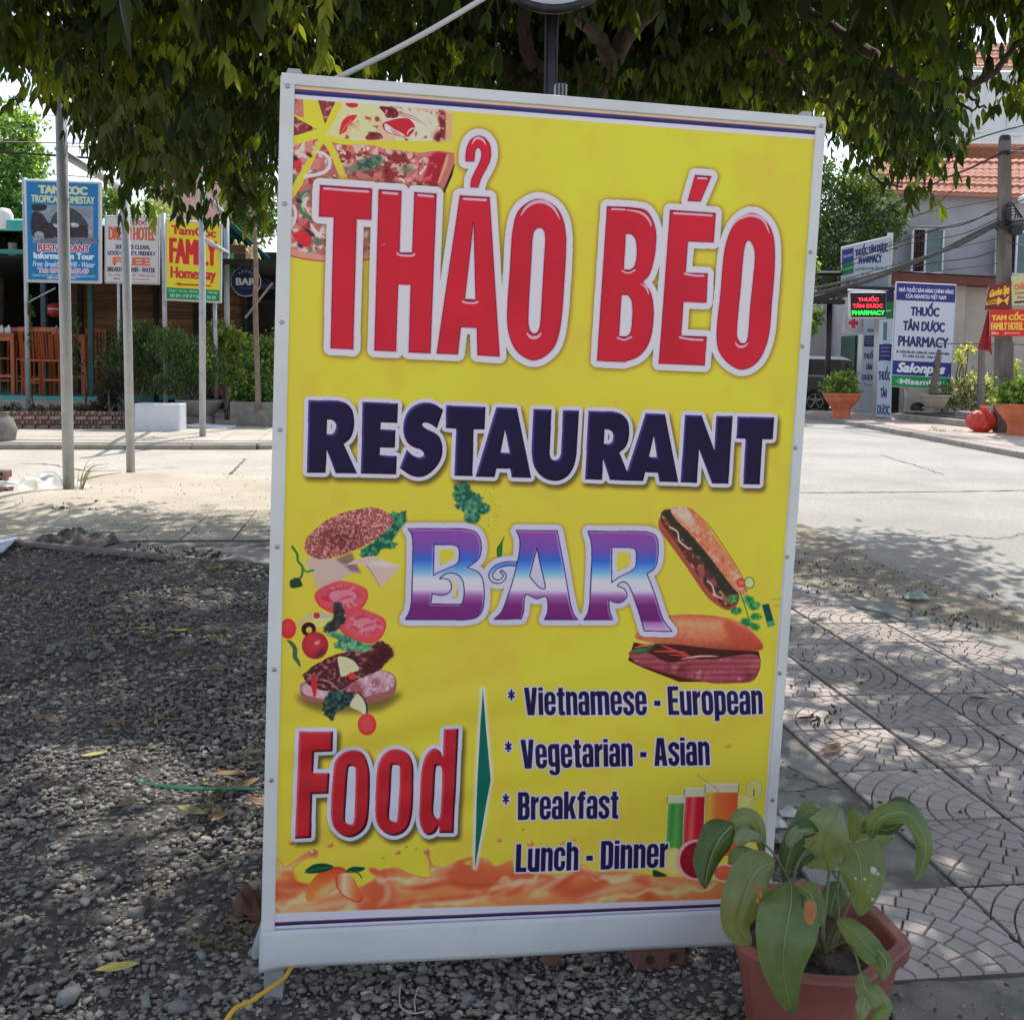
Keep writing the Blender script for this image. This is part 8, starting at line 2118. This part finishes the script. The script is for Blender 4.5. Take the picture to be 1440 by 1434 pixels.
# boards of the pharmacy
Yq = 27.6
signboard('pharmacy_board', 'white pharmacy board high up with a navy and green left end', [(1184, 348), (1250, 333), (1249, 408), (1184, 409)], 28.6, to_image('upper_pharmacy', art_pharmacy_top()), .08, (.02, m_alu), [(1252, 328, 1248, 420, .08, 28.7)])
signboard('led_sign', 'black illuminated sign box with red and green glowing letters', [(1196, 412), (1246, 412), (1246, 446), (1197, 446)], 26.2, to_image('led_print', art_led()), .22, (.035, m_alu), emit=1.3)
signboard('red_cross_sign', 'small white square sign with a red cross', [(1189, 441), (1213, 441), (1213, 469), (1187, 467)], 27.9, to_image('cross_print', art_cross()), .12, (.015, m_alu))
signboard('pillar_panel', 'tall grey pillar panel with vertical navy words, left of the pale one', [(1215, 446), (1236, 446), (1231, 578), (1208, 577)], 27.8, to_image('pillar_a', art_pillar(0)), .35)
signboard('pillar_panel', 'tall pale pillar panel with green head and vertical words, next to the big sign', [(1238, 410), (1257, 408), (1253, 588), (1232, 586)], 26.9, to_image('pillar_b', art_pillar(1)), .35)
signboard('large_pharmacy_sign', 'large white pharmacy sign with navy head, blue band and green foot', [(1261, 397), (1345, 401), (1337, 547), (1253, 543)], 26.6, to_image('pharmacy_print', art_pharmacy()), .10, (.02, m_alu), [(1275, 545, 1274, 580, .05, 26.7), (1325, 546, 1324, 580, .05, 26.7)])
# parked car, its front half behind the banner
m_car = M('dark_grey_car_paint', (.05, .048, .055), rough=.35, spec=.4); m_car.node_tree.nodes['Principled BSDF'].inputs['Coat Weight'].default_value = .15
m_tyre = M('tyre_rubber', (.012, .012, .012), rough=.85); m_rim = M('alloy_rim', (.30, .28, .27), rough=.4, metal=.6)
m_carglass = M('car_glass', (.01, .012, .014), rough=.08, spec=.7)
cg = gr(1144, 574, 0); Yc2 = 31.0; zr = 0
cx0 = at(1188, 560, Yc2).x + .42; Lc, Wc_ = 4.4, 1.8
car = thing('parked_car', 'dark grey car with sky sheen coloured on its roof, parked beyond the banner', 'car', (cx0 - Lc / 2, Yc2 + .9, .02))
pt = lambda u, z: Vector((cx0 - u, Yc2, z * 1.07 + .02))
prof = [(0.03, .45), (.0, .75), (.02, .98), (.08, 1.04), (3.5, 1.05), (4.3, .95), (4.4, .6), (4.35, .35), (3.95, .30)]
arch = lambda cu: [(cu + .36 * math.cos(a), .33 + .36 * math.sin(a)) for a in [PI * k / 8 for k in range(9)]]
low = [(3.95 - 0, .30)] + [q for q in arch(3.5)][::1] 
lower = [(3.86, .30)] + [(3.55 + .36 * math.cos(PI * k / 8), .33 + .36 * math.sin(PI * k / 8)) for k in range(9)] + [(3.19, .28), (1.68, .28)] + [(1.32 + .36 * math.cos(PI * k / 8), .33 + .36 * math.sin(PI * k / 8)) for k in range(9)] + [(.5, .30), (.1, .34)]
poly = [pt(*q) for q in prof[:-1] + lower]
part('body', MB().prism(poly, (0, Wc_, 0)), m_car, car)
cab = [(.06, 1.0), (.22, 1.46), (.5, 1.56), (2.2, 1.58), (2.6, 1.50), (3.4, 1.02)]
ro = part('cabin', MB().prism([pt(*q) + Vector((0, .12, 0)) for q in cab], (0, Wc_ - .24, 0)), m_car, car)
m_carroof = M('sky_sheen_roof', (.80, .82, .85), rough=.25)  # pale colour stands for the sky reflected on the roof
part('roof', MB().prism([pt(u, z) + Vector((0, .10, 0)) for u, z in ((.22, 1.50), (.5, 1.60), (2.2, 1.62), (2.56, 1.54), (2.5, 1.49), (2.2, 1.53), (.5, 1.52))], (0, Wc_ - .2, 0)), m_carroof, car)
part('side_window', MB().prism([pt(u, z) + Vector((0, .105, 0)) for u, z in ((.2, 1.08), (.34, 1.42), (.55, 1.49), (1.3, 1.50), (1.3, 1.08))], (0, .03, 0)), m_carglass, car)
part('side_window', MB().prism([pt(u, z) + Vector((0, .105, 0)) for u, z in ((1.38, 1.08), (1.38, 1.50), (2.15, 1.50), (2.5, 1.42), (3.1, 1.08))], (0, .03, 0)), m_carglass, car)
part('windscreen', MB().prism([pt(3.38, 1.04) + Vector((0, .2, .01)), pt(2.62, 1.49) + Vector((0, .25, .01)), pt(2.62, 1.49) + Vector((0, 1.55, .01)), pt(3.38, 1.04) + Vector((0, 1.6, .01))], (-.02, 0, .02)), m_carglass, car)
for cu in (1.32, 3.55):
    for yy in (0, Wc_ - .2):
        c = pt(cu, .33) + Vector((0, yy, 0))
        w = part('wheel', MB().tube([c + Vector((0, -.01, 0)), c + Vector((0, .2, 0))], .33, 24), m_tyre, car)
        if yy == 0:
            part('rim', MB().tube([c + Vector((0, -.02, 0)), c + Vector((0, -.012, 0))], .24, 20), m_tyre, w)
            for k in range(5):
                a = 2 * PI * k / 5 + .3; part('spoke', MB().tube([c + Vector((0, -.03, 0)), c + Vector((.22 * math.cos(a), -.03, .22 * math.sin(a)))], .022, 4), m_rim, w)
            rimr = [c + Vector((.235 * math.cos(2 * PI * k / 20), -.025, .235 * math.sin(2 * PI * k / 20))) for k in range(21)]
            part('rim_edge', MB().tube(rimr, .012, 4), m_rim, w)
part('headlight', MB().box(pt(.10, .80) + Vector((-.06, .12, 0)), (.28, .3, .12), None, .03), m_frame, car)
part('door_handle', MB().box(pt(2.3, .88) + Vector((0, -.02, 0)), (.16, .03, .03), None, .01), m_frame, car)
part('bumper_trim', MB().box(pt(2.2, .40) + Vector((0, -.015, 0)), (2.2, .03, .04)), m_rim, car)
part('sill_trim', MB().box(pt(1.7, 1.05) + Vector((0, -.012, 0)), (2.6, .02, .05)), m_rim, car)
# terracotta footed planters with bushes
m_terra = M('orange_terracotta', (.52, .13, .06), (.60, .19, .10), 5, .8, .002, 40)
def footed_planter(px, pyb, sc, label, blabel, seed, tones):
    c = gr(px, pyb, .10); c.y += .3
    t = thing('footed_planter', label, 'planter', tuple(c), 'orange footed planters on the right pavement')
    prof = [(.27, 0), (.28, .03), (.23, .05), (.225, .20), (.25, .26), (.36, .40), (.46, .55), (.475, .60), (.50, .61), (.50, .66), (.46, .66), (.43, .60), (0, .57)]
    part('bowl', MB().lathe(c, [(r * sc, z * sc) for r, z in prof], 8 if False else 28), m_terra, t, True)
    top = c + Vector((0, 0, .62 * sc))
    bush(blabel, top, [(top + Vector((0, 0, .30 * sc)), (.44 * sc, .42 * sc, .30 * sc), 1.6), (top + Vector((.22, 0, .42 * sc)), (.2, .2, .18), .5), (top + Vector((-.05, 0, .18)), (.5 * sc, .45 * sc, .18), 1)], 2600, .10, tones, seed, aspect=.5)
    return t
footed_planter(1188, 589, 1.0, 'orange footed planter left of the pillar panels', 'bright leafy bush in the planter beside the canopy post', 91, G_LIGHT + G_MID)
c = gr(1441, 612, .10); footed_planter(1443, 614, 1.0, 'orange footed planter cut by the right edge of the picture', 'leafy bush in the planter at the right edge', 92, G_LIGHT + G_MID)
# raised bed: kerbs, bowl planter, striped plants, shrub
bd = thing('raised_bed', 'low stepped concrete bed edge in front of the beige wall', 'planter', tuple(gr(1310, 597, .1)))
a, c = gr(1257, 590, .10), gr(1400, 606, .10)
dv = c - a; R3 = Matrix.Rotation(math.atan2(dv.y, dv.x), 3, 'Z'); nb = Vector((-dv.y, dv.x, 0)).normalized()
part('edge_step', MB().box((a + c) / 2 + nb * .12 + Vector((0, 0, .08)), (dv.length, .22, .17), R3, .02), m_kerb, bd)
part('edge_upper', MB().box((a * .25 + c * .75) + nb * .62 + Vector((0, 0, .16)), (dv.length * .62, .2, .34), R3, .02), m_kerb, bd)
part('bed_soil', MB().box((a + c) / 2 + nb * 1.3 + Vector((0, 0, .1)), (dv.length, 2.2, .2), R3), m_soil, bd)
m_cream = M('cream_ceramic', (.46, .39, .29), (.54, .47, .36), 4, .7)
cbw = at(1314, 574, 26.0)
t = thing('shallow_bowl_planter', 'cream shallow bowl planter below the large pharmacy sign', 'planter', tuple(cbw))
part('bowl', MB().lathe(cbw, [(.20, 0), (.24, .03), (.34, .24), (.37, .30), (.39, .31), (.39, .34), (.35, .34), (.33, .28), (0, .26)], 26), m_cream, t, True)
bt = cbw + Vector((0, 0, .28))
t = bush('stubby knotted bonsai trunk growing from the cream bowl', bt, [(bt + Vector((-.02, 0, .2)), (.12, .1, .22), 1), (bt + Vector((.02, 0, .85)), (.10, .1, .1), .3), (bt + Vector((0, 0, .05)), (.32, .2, .1), .6)], 420, .07, G_DARK, 93, stems=0)
m_bonsai = M('bonsai_bark', (.13, .11, .10), (.20, .17, .15), 18, .95, .01, 50)
part('trunk', MB().tube(cr3([bt, bt + Vector((-.04, 0, .3)), bt + Vector((0, 0, .6)), bt + Vector((.06, 0, 1.2))], 4), [.13, .10, .12, .09, .11, .08, .10, .075, .09, .065, .08, .06, .05], 9), m_bonsai, t, True)
STR = [(.05, .07, .04), (.42, .44, .34), (.10, .13, .07), (.5, .5, .42), (.03, .04, .025)]
bush('mass of striped narrow-leaved plants along the beige wall', at(1360, 585, 26.5), [(at(1345, 550, 26.6), (.45, .4, .36), 1), (at(1372, 545, 26.6), (.5, .4, .40), 1.2), (at(1390, 550, 26.7), (.35, .4, .35), .8), (at(1330, 562, 26.4), (.3, .3, .22), .7), (at(1365, 568, 26.3), (.6, .3, .16), .8)], 5200, .15, STR, 94, aspect=.16, droop=-.2)
bush('thin shrub with small white and yellow flowers above the striped plants', at(1352, 560, 26.7), [(at(1352, 500, 26.7), (.26, .25, .42), 1), (at(1362, 488, 26.7), (.22, .2, .22), .6)], 330, .09, G_YEL + [(.6, .6, .5)], 95, aspect=.5)
bush('thin flowering twigs at the right behind the planter', at(1432, 560, 26.2), [(at(1430, 520, 26.2), (.2, .2, .35), 1), (at(1438, 540, 26.2), (.25, .2, .3), .8)], 460, .09, G_YEL + G_LIGHT, 96)
t = thing('helmet', 'small black helmet left of the cream bowl', 'helmet', tuple(at(1290, 577, 26.3)))
c = at(1290, 577, 26.3)
part('shell', MB().lathe(c, [(.17, 0), (.18, .07), (.15, .15), (.08, .20), (0, .215)], 16), m_black, t, True)
part('visor', MB().box(c + Vector((.06, -.14, .07)), (.2, .06, .04), None, .01), m_frame, t)
V, F, n_ = foliage([(gr(1330, 606, .12), (.5, .25, .015), 1)], 160, .10, 97, aspect=.15); V[:, 2] = np.maximum(V[:, 2], .115)
m_straw = M('dry_straw', (.48, .38, .22), (.55, .46, .30), 8, .9); part('dry_straw', (V, F), m_straw, None, False, 'stuff')
# fence rail and leaning post
m_rust = M('rusty_rail', (.12, .09, .075), (.18, .13, .10), 12, .8)
t = thing('thin_rail_fence', 'thin rusty rail with uprights in front of the beige wall', 'fence', tuple(at(1380, 590, 25.6)))
part('rail', MB().tube([at(1306, 483, 25.6), at(1470, 485, 25.6)], .015, 6), m_rust, t)
for px in (1424,): part('upright', MB().tube([at(px, 482, 25.6), at(px - 1, 590, 25.6)], .03, 6), m_rust, t)
part('knob', MB().lathe(at(1424, 482, 25.6), [(0, -.03), (.04, 0), (0, .05)], 8), m_rust, t)
solo('leaning_post', MB().tube([at(1378, 575, 25.9), at(1381, 492, 25.9)], .085, 6), m_conc, 'short grey leaning post under the red flag', 'post')
# utility pole with its signs, flag, cables
m_upole = M('old_concrete_pole', (.10, .088, .078), (.18, .16, .142), 5, .95, .008, 40, stretch=(1, 1, .25), c3=(.09, .08, .075), s3=3, t3=(.52, .68))
ub = gr(1410, 609, .10)
up = thing('utility_pole', 'tall square concrete utility pole with cables and small signs', 'utility pole', tuple(ub))
tp = at(1413, 197, ub.y)
R_ = .165
mb = MB()
ringz = lambda c, w, dd: [c + Vector((sx * w, sy * dd, 0)) for sx, sy in ((-1, -1), (1, -1), (1, 1), (-1, 1))]
nseg = 10; rings = [ringz(ub.lerp(tp, k / nseg), .150 - .055 * k / nseg, .14 - .06 * k / nseg) for k in range(nseg + 1)]
part('shaft', loft(rings, True, True), m_upole, up)
part('cap', MB().lathe(tp, [(.11, -.02), (.12, .03), (.10, .09), (0, .11)], 12), m_black, up, True)
for py, rr_ in ((216, .13), (314, .16), (321, .17)): 
    c = at(1412, py, ub.y); part('band', MB().lathe(c, [(rr_, -.03), (rr_ + .01, 0), (rr_, .03)], 12), m_black, up)
for k in range(5):
    c = at(1420 + 2 * k, 300 + 4 * k, ub.y - .15)
    loop = [c + Vector((.16 * math.cos(a) * (.8 + .1 * k), 0, .22 * math.sin(a))) for a in [2 * PI * i / 16 for i in range(17)]]
    part('cable_coil', MB().tube(loop, .013, 5), m_wire, up)
part('cable_box', MB().box(at(1428, 322, ub.y - .1), (.25, .2, .25), None, .03), m_black, up)
signboard('spa_sign', 'small brown tilted spa sign with yellow arrow on the utility pole', [(1391, 402), (1423, 396), (1419, 435), (1384, 436)], ub.y - .25, to_image('spa_print', art_spa()), .02, None)
signboard('hotel_sign', 'red family hotel sign with yellow letters on the utility pole', [(1392, 436), (1442, 435), (1440, 473), (1392, 473)], ub.y - .30, to_image('hotel_print', art_hotel()), .02, None)
signboard('cream_sign', 'small cream sign at the right edge above the red hotel sign', [(1422, 388), (1465, 384), (1465, 427), (1423, 430)], ub.y - .2, to_image('cream_print', art_cream()), .02, None)
m_flag = M('red_cloth', (.38, .02, .035), (.28, .015, .025), 5, .8)
V = []; F = []
ft, fbm = at(1391, 437, ub.y - .15), at(1386, 492, ub.y - .15)
for j in range(13):
    t_ = j / 12; w = .035 + .115 * t_; c = ft.lerp(fbm, t_)
    for i in range(9):
        s = i / 8 * 2 - 1; V.append(c + Vector((s * w, .06 * math.sin(s * 7 + t_ * 2) * t_, -.10 * abs(s) * t_ * (s > 0))))
for j in range(12):
    for i in range(8):
        q = j * 9 + i; F.append((q, q + 1, q + 10, q + 9))
solo('red_flag', (V, F), m_flag, 'limp red flag hanging left of the utility pole', 'flag', smooth=True)
# red plastic bag at the foot
m_redbag = M('red_plastic_bag', (.55, .09, .06), (.45, .06, .045), 6, .35, .003, 20, trans=.15)
c = gr(1387, 609, .10); t = thing('red_bag', 'knotted red plastic rubbish bag at the foot of the utility pole', 'bag', tuple(c + Vector((0, .22, 0))))
RNG.seed(9); nz = vnoise(20, 30, 5, 3); V = []; F = []
for j in range(16):
    ph = PI * (j / 15) * .97 + .03
    for i in range(28):
        a = 2 * PI * i / 28; r_ = .29 * math.sin(ph) ** .7 * (.80 + .4 * nz[j, (i if i < 14 else 28 - i)]) * (1 + .09 * math.sin(7 * a + 4 * ph) * (1 - math.cos(ph))); z = .23 - .24 * math.cos(ph) * (1 if math.cos(ph) < 0 else .93)
        V.append(c + Vector((r_ * math.cos(a), .22 + r_ * .85 * math.sin(a), max(.0, z) + .05 * (nz[j, i % 14] - .5))))
for j in range(15):
    for i in range(28): F.append((j * 28 + i, j * 28 + (i + 1) % 28, (j + 1) * 28 + (i + 1) % 28, (j + 1) * 28 + i))
part('sack', (V, F), m_redbag, t)
part('knot', MB().lathe(c + Vector((.02, .2, .43)), [(.10, 0), (.05, .05), (.04, .09), (.10, .14)], 9), m_redbag, t)
# overhead cables on the right
def wire(pts, r, label='dark overhead cable strung from the utility pole', group='cables strung from the utility pole', mat=None):
    P = cr3([at(*q) for q in pts], 6); solo('overhead_cable', MB().tube(P, r, 5), mat or m_wire, label, 'cable', group)
Yu = ub.y
m_wireg = M('grey_cable_bundle', (.10, .095, .085), (.05, .05, .05), 20, .8)
wire([(1405, 312, Yu), (1372, 328, Yu + .5), (1330, 350, Yu + 1), (1282, 371, Yu + 2), (1240, 388, Yu + 3), (1195, 402, Yu + 4), (1110, 420, Yu + 5)], .045, 'thickest grey bundle of cables sloping down left from the utility pole', None, m_wireg)
wire([(1405, 315, Yu), (1350, 344, Yu + .5), (1300, 362, Yu + 1), (1240, 383, Yu + 2), (1180, 398, Yu + 4), (1100, 415, Yu + 5)], .035, 'second, thinner grey cable bundle just above the thickest one', None, m_wireg)
for pts, r in (([(1470, 170, Yu - 2), (1410, 184, Yu), (1350, 205, Yu + 1), (1290, 240, Yu + 3)], .016), ([(1406, 216, Yu), (1366, 236, Yu + 1), (1322, 254, Yu + 2), (1250, 292, Yu + 4), (1180, 335, Yu + 6)], .022),
               ([(1406, 280, Yu), (1330, 294, Yu + 2), (1260, 308, Yu + 4), (1180, 330, Yu + 6)], .010), ([(1406, 292, Yu), (1360, 314, Yu + 1), (1310, 325, Yu + 2), (1240, 350, Yu + 4), (1160, 380, Yu + 6)], .014), ([(1406, 296, Yu), (1360, 312, Yu + 1), (1300, 326, Yu + 2), (1220, 352, Yu + 4)], .009),
               ([(1406, 350, Yu), (1370, 362, Yu + 1), (1310, 370, Yu + 2), (1250, 385, Yu + 4)], .013), ([(1406, 306, Yu), (1350, 330, Yu + 1), (1270, 345, Yu + 3), (1180, 380, Yu + 5)], .010), ([(1470, 270, Yu - 3), (1415, 290, Yu)], .012), ([(1480, 305, Yu - 2), (1414, 312, Yu)], .03), ([(1480, 312, Yu - 2), (1414, 318, Yu)], .03), ([(1470, 352, Yu - 2), (1416, 340, Yu)], .010), ([(1470, 215, Yu - 3), (1416, 212, Yu)], .012), ([(1480, 190, Yu - 3), (1416, 218, Yu)], .018),
               ([(1345, 262, Yu + 2), (1300, 300, Yu + 3), (1240, 312, Yu + 4)], .009), ([(1406, 335, Yu), (1340, 350, Yu + 1), (1260, 372, Yu + 3), (1190, 392, Yu + 5)], .009), ([(1406, 370, Yu), (1330, 380, Yu + 1), (1270, 388, Yu + 3)], .009), ([(1300, 262, Yu + 3), (1262, 290, Yu + 4), (1180, 330, Yu + 5)], .010)):
    wire(pts, r)
# ================================================================== POST BEHIND THE BOARD, LITTER, STONES
m_iron = M('black_iron', (.015, .014, .02), (.03, .028, .035), 30, .45, .001, 60, c3=(.35, .33, .30), s3=45, t3=(.70, .74))
Yl = 2.62
pb = Vector((at(775, 150, Yl).x, Yl, 0))
mp = thing('mirror_post', 'black ribbed iron post carrying a round dish with a dark rim, behind the banner', 'post', tuple(pb))
tp_ = at(776, 12, Yl)
part('post', MB().tube([pb, at(775, 150, Yl), tp_], .014, 12), m_iron, mp, True)
for s in (-1, 1):
    part('rib', MB().tube([Vector((pb.x + s * .0145, Yl - .008, .05)), Vector((tp_.x + s * .0145, Yl - .008, tp_.z))], .0028, 6), m_iron, mp)
m_rustd = M('rusty_metal', (.16, .09, .06), (.30, .26, .22), 18, .85, .003, 60)
m_mirror = M('mirror_dish', (.50, .49, .50), rough=.3, metal=.3)
dc = at(777, -48, Yl - .02); rad = .145
tilt = Matrix.Rotation(math.radians(62), 3, 'X')
def dish(prof, n=36):
    vs = []; fs = []
    for r_, z in prof:
        for k in range(n): vs.append(dc + tilt @ Vector((r_ * math.cos(2 * PI * k / n), r_ * math.sin(2 * PI * k / n), z)))
    for i in range(len(prof) - 1):
        for k in range(n): fs.append((i * n + k, i * n + (k + 1) % n, (i + 1) * n + (k + 1) % n, (i + 1) * n + k))
    return (vs, fs)
part('dish_face', dish([(0.001, .012), (.06, .010), (.11, .004), (.132, .0)]), m_mirror, mp, True)
part('rim', dish([(.131, .002), (.138, .010), (.148, .006), (.150, -.008), (.140, -.016)]), m_iron, mp, True)
part('dish_back', dish([(.142, -.014), (.125, -.035), (.09, -.052), (.04, -.062), (.001, -.064)]), m_rustd, mp, True)
c = at(788, 131, 2.5)
part('clamp', MB().box(c, (.030, .04, .036), None, .003), m_steel, mp)
for s in (-1, 0, 1): part('bolt', MB().tube([c + Vector((s * .009, -.025, -.016)), c + Vector((s * .009, -.025, .018))], .0025, 6), m_iron, mp)
m_white2 = M('white_conduit', (.52, .52, .50), rough=.6)
solo('white_conduit', MB().tube(cr3([at(470, 112, 2.40), at(540, 78, 2.42), at(610, 40, 2.45), at(700, -14, 2.5)], 4), .0065, 8), m_white2, 'thin white plastic conduit slanting up from the banner\'s top edge into the leaves', 'pipe', smooth=True)
# broken brick behind the skirt
m_br = M('broken_brick', (.17, .075, .06), (.22, .11, .085), 12, .95, .004, 70)
t = thing('broken_brick', 'broken hollow brick under the lower edge of the banner', 'brick', tuple(gr(925, 1367)))
c = gr(925, 1366) + Vector((0, .05, .035)); R3 = Matrix.Rotation(.2, 3, 'Z') @ Matrix.Rotation(.1, 3, 'X')
part('brick_body', MB().box(c, (.13, .09, .075), R3, .008), m_br, t)
for s in (-1, 1): part('hole', MB().tube([c + R3 @ Vector((s * .03, -.047, 0)), c + R3 @ Vector((s * .03, -.0435, 0))], .012, 10), m_hole_shade, t)
t = thing('brick_shard', 'small reddish brick shard on the gravel under the banner', 'brick', tuple(gr(773, 1362)))
V, F = stones(np.array([[gr(773, 1362).x, gr(773, 1362).y, .02]]), np.array([.035]), seed=3); part('shard', (V, F), m_br, t)
# larger stones one can pick out
m_bigst = M('pale_angular_stone', (.17, .175, .17), (.25, .25, .24), 12, .9, .003, 120, rand=.25)
SG = 'larger stones lying on the gravel'
for i, (px, py, s) in enumerate(((165, 1247, .030), (138, 1236, .026), (245, 863, .05), (112, 1243, .016), (190, 1292, .030), (284, 1350, .028), (92, 1413, .036), (205, 1416, .026), (252, 1424, .030), (150, 1300, .022), (30, 1262, .024), (240, 1030, .026), (70, 920, .045), (130, 928, .040), (180, 1240, .014), (355, 1345, .022), (520, 1385, .018), (660, 1412, .022), (730, 1390, .015), (880, 1410, .018), (40, 1355, .022), (60, 1060, .022), (340, 1010, .026))):
    g = gr(px, py); V, F = stones(np.array([[g.x, g.y, s * .55]]), np.array([s]), (.45, .7), seed=100 + i)
    solo('loose_stone', (V, F), m_bigst, {0: 'pale greenish stone, right one of a close pair at the lower left', 1: 'pale greenish stone, left one of a close pair at the lower left', 5: 'pale stone just above the yellow leaf at the bottom left', 6: 'largest pale stone, near the bottom left corner', 12: 'flat grey stone near the left edge below the batten', 4: 'grey stone between the yellow leaf and the banner foot'}.get(i, 'small pale angular stone lying on the dark gravel'), 'stone', SG)
# fallen leaves
m_fall = [M('fallen_leaf_brown', (.22, .13, .06), (.30, .19, .10), 20, .8), M('fallen_leaf_yellow', (.45, .38, .08), (.52, .42, .12), 20, .7), M('fallen_leaf_olive', (.16, .17, .06), (.24, .24, .10), 20, .8), M('fallen_leaf_dark', (.06, .045, .035), (.10, .08, .05), 20, .9)]
def fallen(px, py, L, ang, mi, z=.03):
    c = gr(px, py, z); V = []; F = []; n = 8
    for i in range(n + 1):
        t = i / n - .5; w = .17 * L * math.cos(t * PI) ** .8 + .0005
        bend = .25 * L * t * t
        for k in (-1, 0, 1):
            x, y = t * L, k * w
            V.append(c + Vector((x * math.cos(ang) - y * math.sin(ang), x * math.sin(ang) + y * math.cos(ang), bend + .35 * abs(y) + .004)))
    for i in range(n):
        for k in range(2):
            q = i * 3 + k; F.append((q, q + 3, q + 4, q + 1))
    return V, F, c
FL = 'dry leaves fallen on the ground'
specs = [(165, 1364, .10, .3, 1, 'yellow fallen leaf low on the gravel left of the cable'), (132, 1063, .09, .5, 1, None), (300, 940, .09, .2, 2, None), (250, 888, .10, .1, 1, None), (158, 1018, .11, .1, 0, None), (270, 1143, .12, -.5, 2, 'olive folded leaf at the end of the green strip'), (320, 1090, .11, .1, 0, None), (345, 1105, .12, .9, 0, None), (362, 1130, .12, -.6, 0, None), (310, 1150, .09, 1.2, 0, None), (140, 880, .12, .2, 2, None), (160, 870, .12, -.3, 2, None), (200, 885, .10, .4, 1, None), (130, 900, .11, 1.0, 2, None), (352, 1060, .10, .4, 2, None), (180, 1130, .08, 1.0, 0, None), (330, 998, .08, .3, 0, None), (60, 1010, .09, .1, 0, None),
         (1170, 1056, .15, .9, 0, 'pale brown curled leaf in the sun fleck on the paving'), (1376, 984, .09, -.2, 3, 'dark leaf on the paving near the right edge'), (1207, 929, .06, .2, 3, None), (1211, 962, .05, 1.1, 3, None), (1295, 912, .05, .2, 3, None), (1150, 780, .08, .4, 0, None), (1290, 838, .10, .2, 2, None), (1334, 812, .07, .1, 3, None), (1210, 1262, .05, .8, 3, None), (1135, 1012, .10, .2, 3, None)]
for i, (px, py, L, a, mi, lab) in enumerate(specs):
    V, F, c = fallen(px, py, L, a, mi, .034 if px > 1080 else .03)
    o = solo('fallen_leaf', (V, F), m_fall[mi], lab or ['brown dry leaf fallen on the ground', 'yellow dry leaf fallen on the ground', 'olive dry leaf fallen on the ground', 'dark dry leaf fallen on the ground'][mi], 'leaf', FL)
c = gr(345, 1300) + Vector((0, .06, 0))
crumple('rusty_husk', c, .10, .10, .07, M('rusty_husk_brown', (.09, .045, .03), (.15, .08, .05), 25, .9), 'dark rusty-brown crumpled husk beside the foot of the banner', 'husk', 17, 12)
m_gstrip = M('green_plastic_strap', (.05, .22, .13), rough=.4)
P = cr3([gr(192, 1098, .03), gr(240, 1106, .045), gr(300, 1109, .035), gr(366, 1108, .04)], 6)
solo('green_strap', MB().tube(P, [.003 + .004 * math.sin(PI * i / (len(P) - 1)) for i in range(len(P))], 4), m_gstrip, 'thin green plastic strap lying across the gravel', 'strap')
m_root = M('pale_root', (.40, .36, .30), rough=.9)
P = cr3([gr(563, 1384, .03), gr(562, 1400, .03), gr(564, 1416, .03), gr(580, 1424, .035), gr(597, 1422, .03)], 5)
t = thing('pale_root', 'thin forked pale root on the gravel in front of the banner', 'root', tuple(gr(575, 1410)))
part('root_strand', MB().tube(P, .0018, 5), m_root, t); P = cr3([gr(584, 1424, .035), gr(583, 1405, .03), gr(588, 1388, .03)], 5); part('root_strand', MB().tube(P, .0016, 5), m_root, t)
for i, (px, py) in enumerate(((1110, 1145), (1092, 1160))):
    crumple('clear_plastic_scrap', gr(px, py, .03), .06, .05, .02, m_sheet, 'tiny crumpled clear plastic scrap by the banner\'s right edge', 'plastic scrap', 30 + i, 8, group='clear scraps by the banner')
crumple('green_wrapper', gr(1288, 840, .02), .16, .1, .04, M('pale_green_wrapper', (.35, .50, .40), rough=.5), 'pale green wrapper in the gutter dirt at the right', 'wrapper', 33, 10)
# dark soil-like leaf litter in the gutter
V, F, n_ = foliage([(gr(1225, 835, .03), (.9, .10, .02), 1), (gr(1330, 875, .03), (.4, .25, .02), 1), (gr(1160, 795, .03), (.5, .4, .01), .7), (gr(1130, 1010, .04), (.2, .12, .01), .3)], 480, .03, 99); V[:, 2] = np.maximum(V[:, 2], .014)
part('gutter_litter', (V, F), m_litter, None, False, 'stuff')

V, F, n_ = foliage([(gr(px, py, .02), (rx, ry, .004), w) for px, py, rx, ry, w in ((200, 880, .5, .35, 1.2), (330, 900, .3, .4, 1), (345, 1100, .22, .3, 1.6), (60, 830, .5, .4, .8), (310, 800, .5, .15, 1.4), (150, 1050, .4, .4, .6), (330, 1300, .12, .15, .5))], 620, .045, 201, aspect=.35); V[:, 2] = V[:, 2].clip(.014, .04)
part('gravel_litter', (V, F), M('brown_litter', (.10, .07, .04), (.22, .17, .09), 9, .9, c3=(.30, .27, .10), s3=6), None, False, 'stuff')
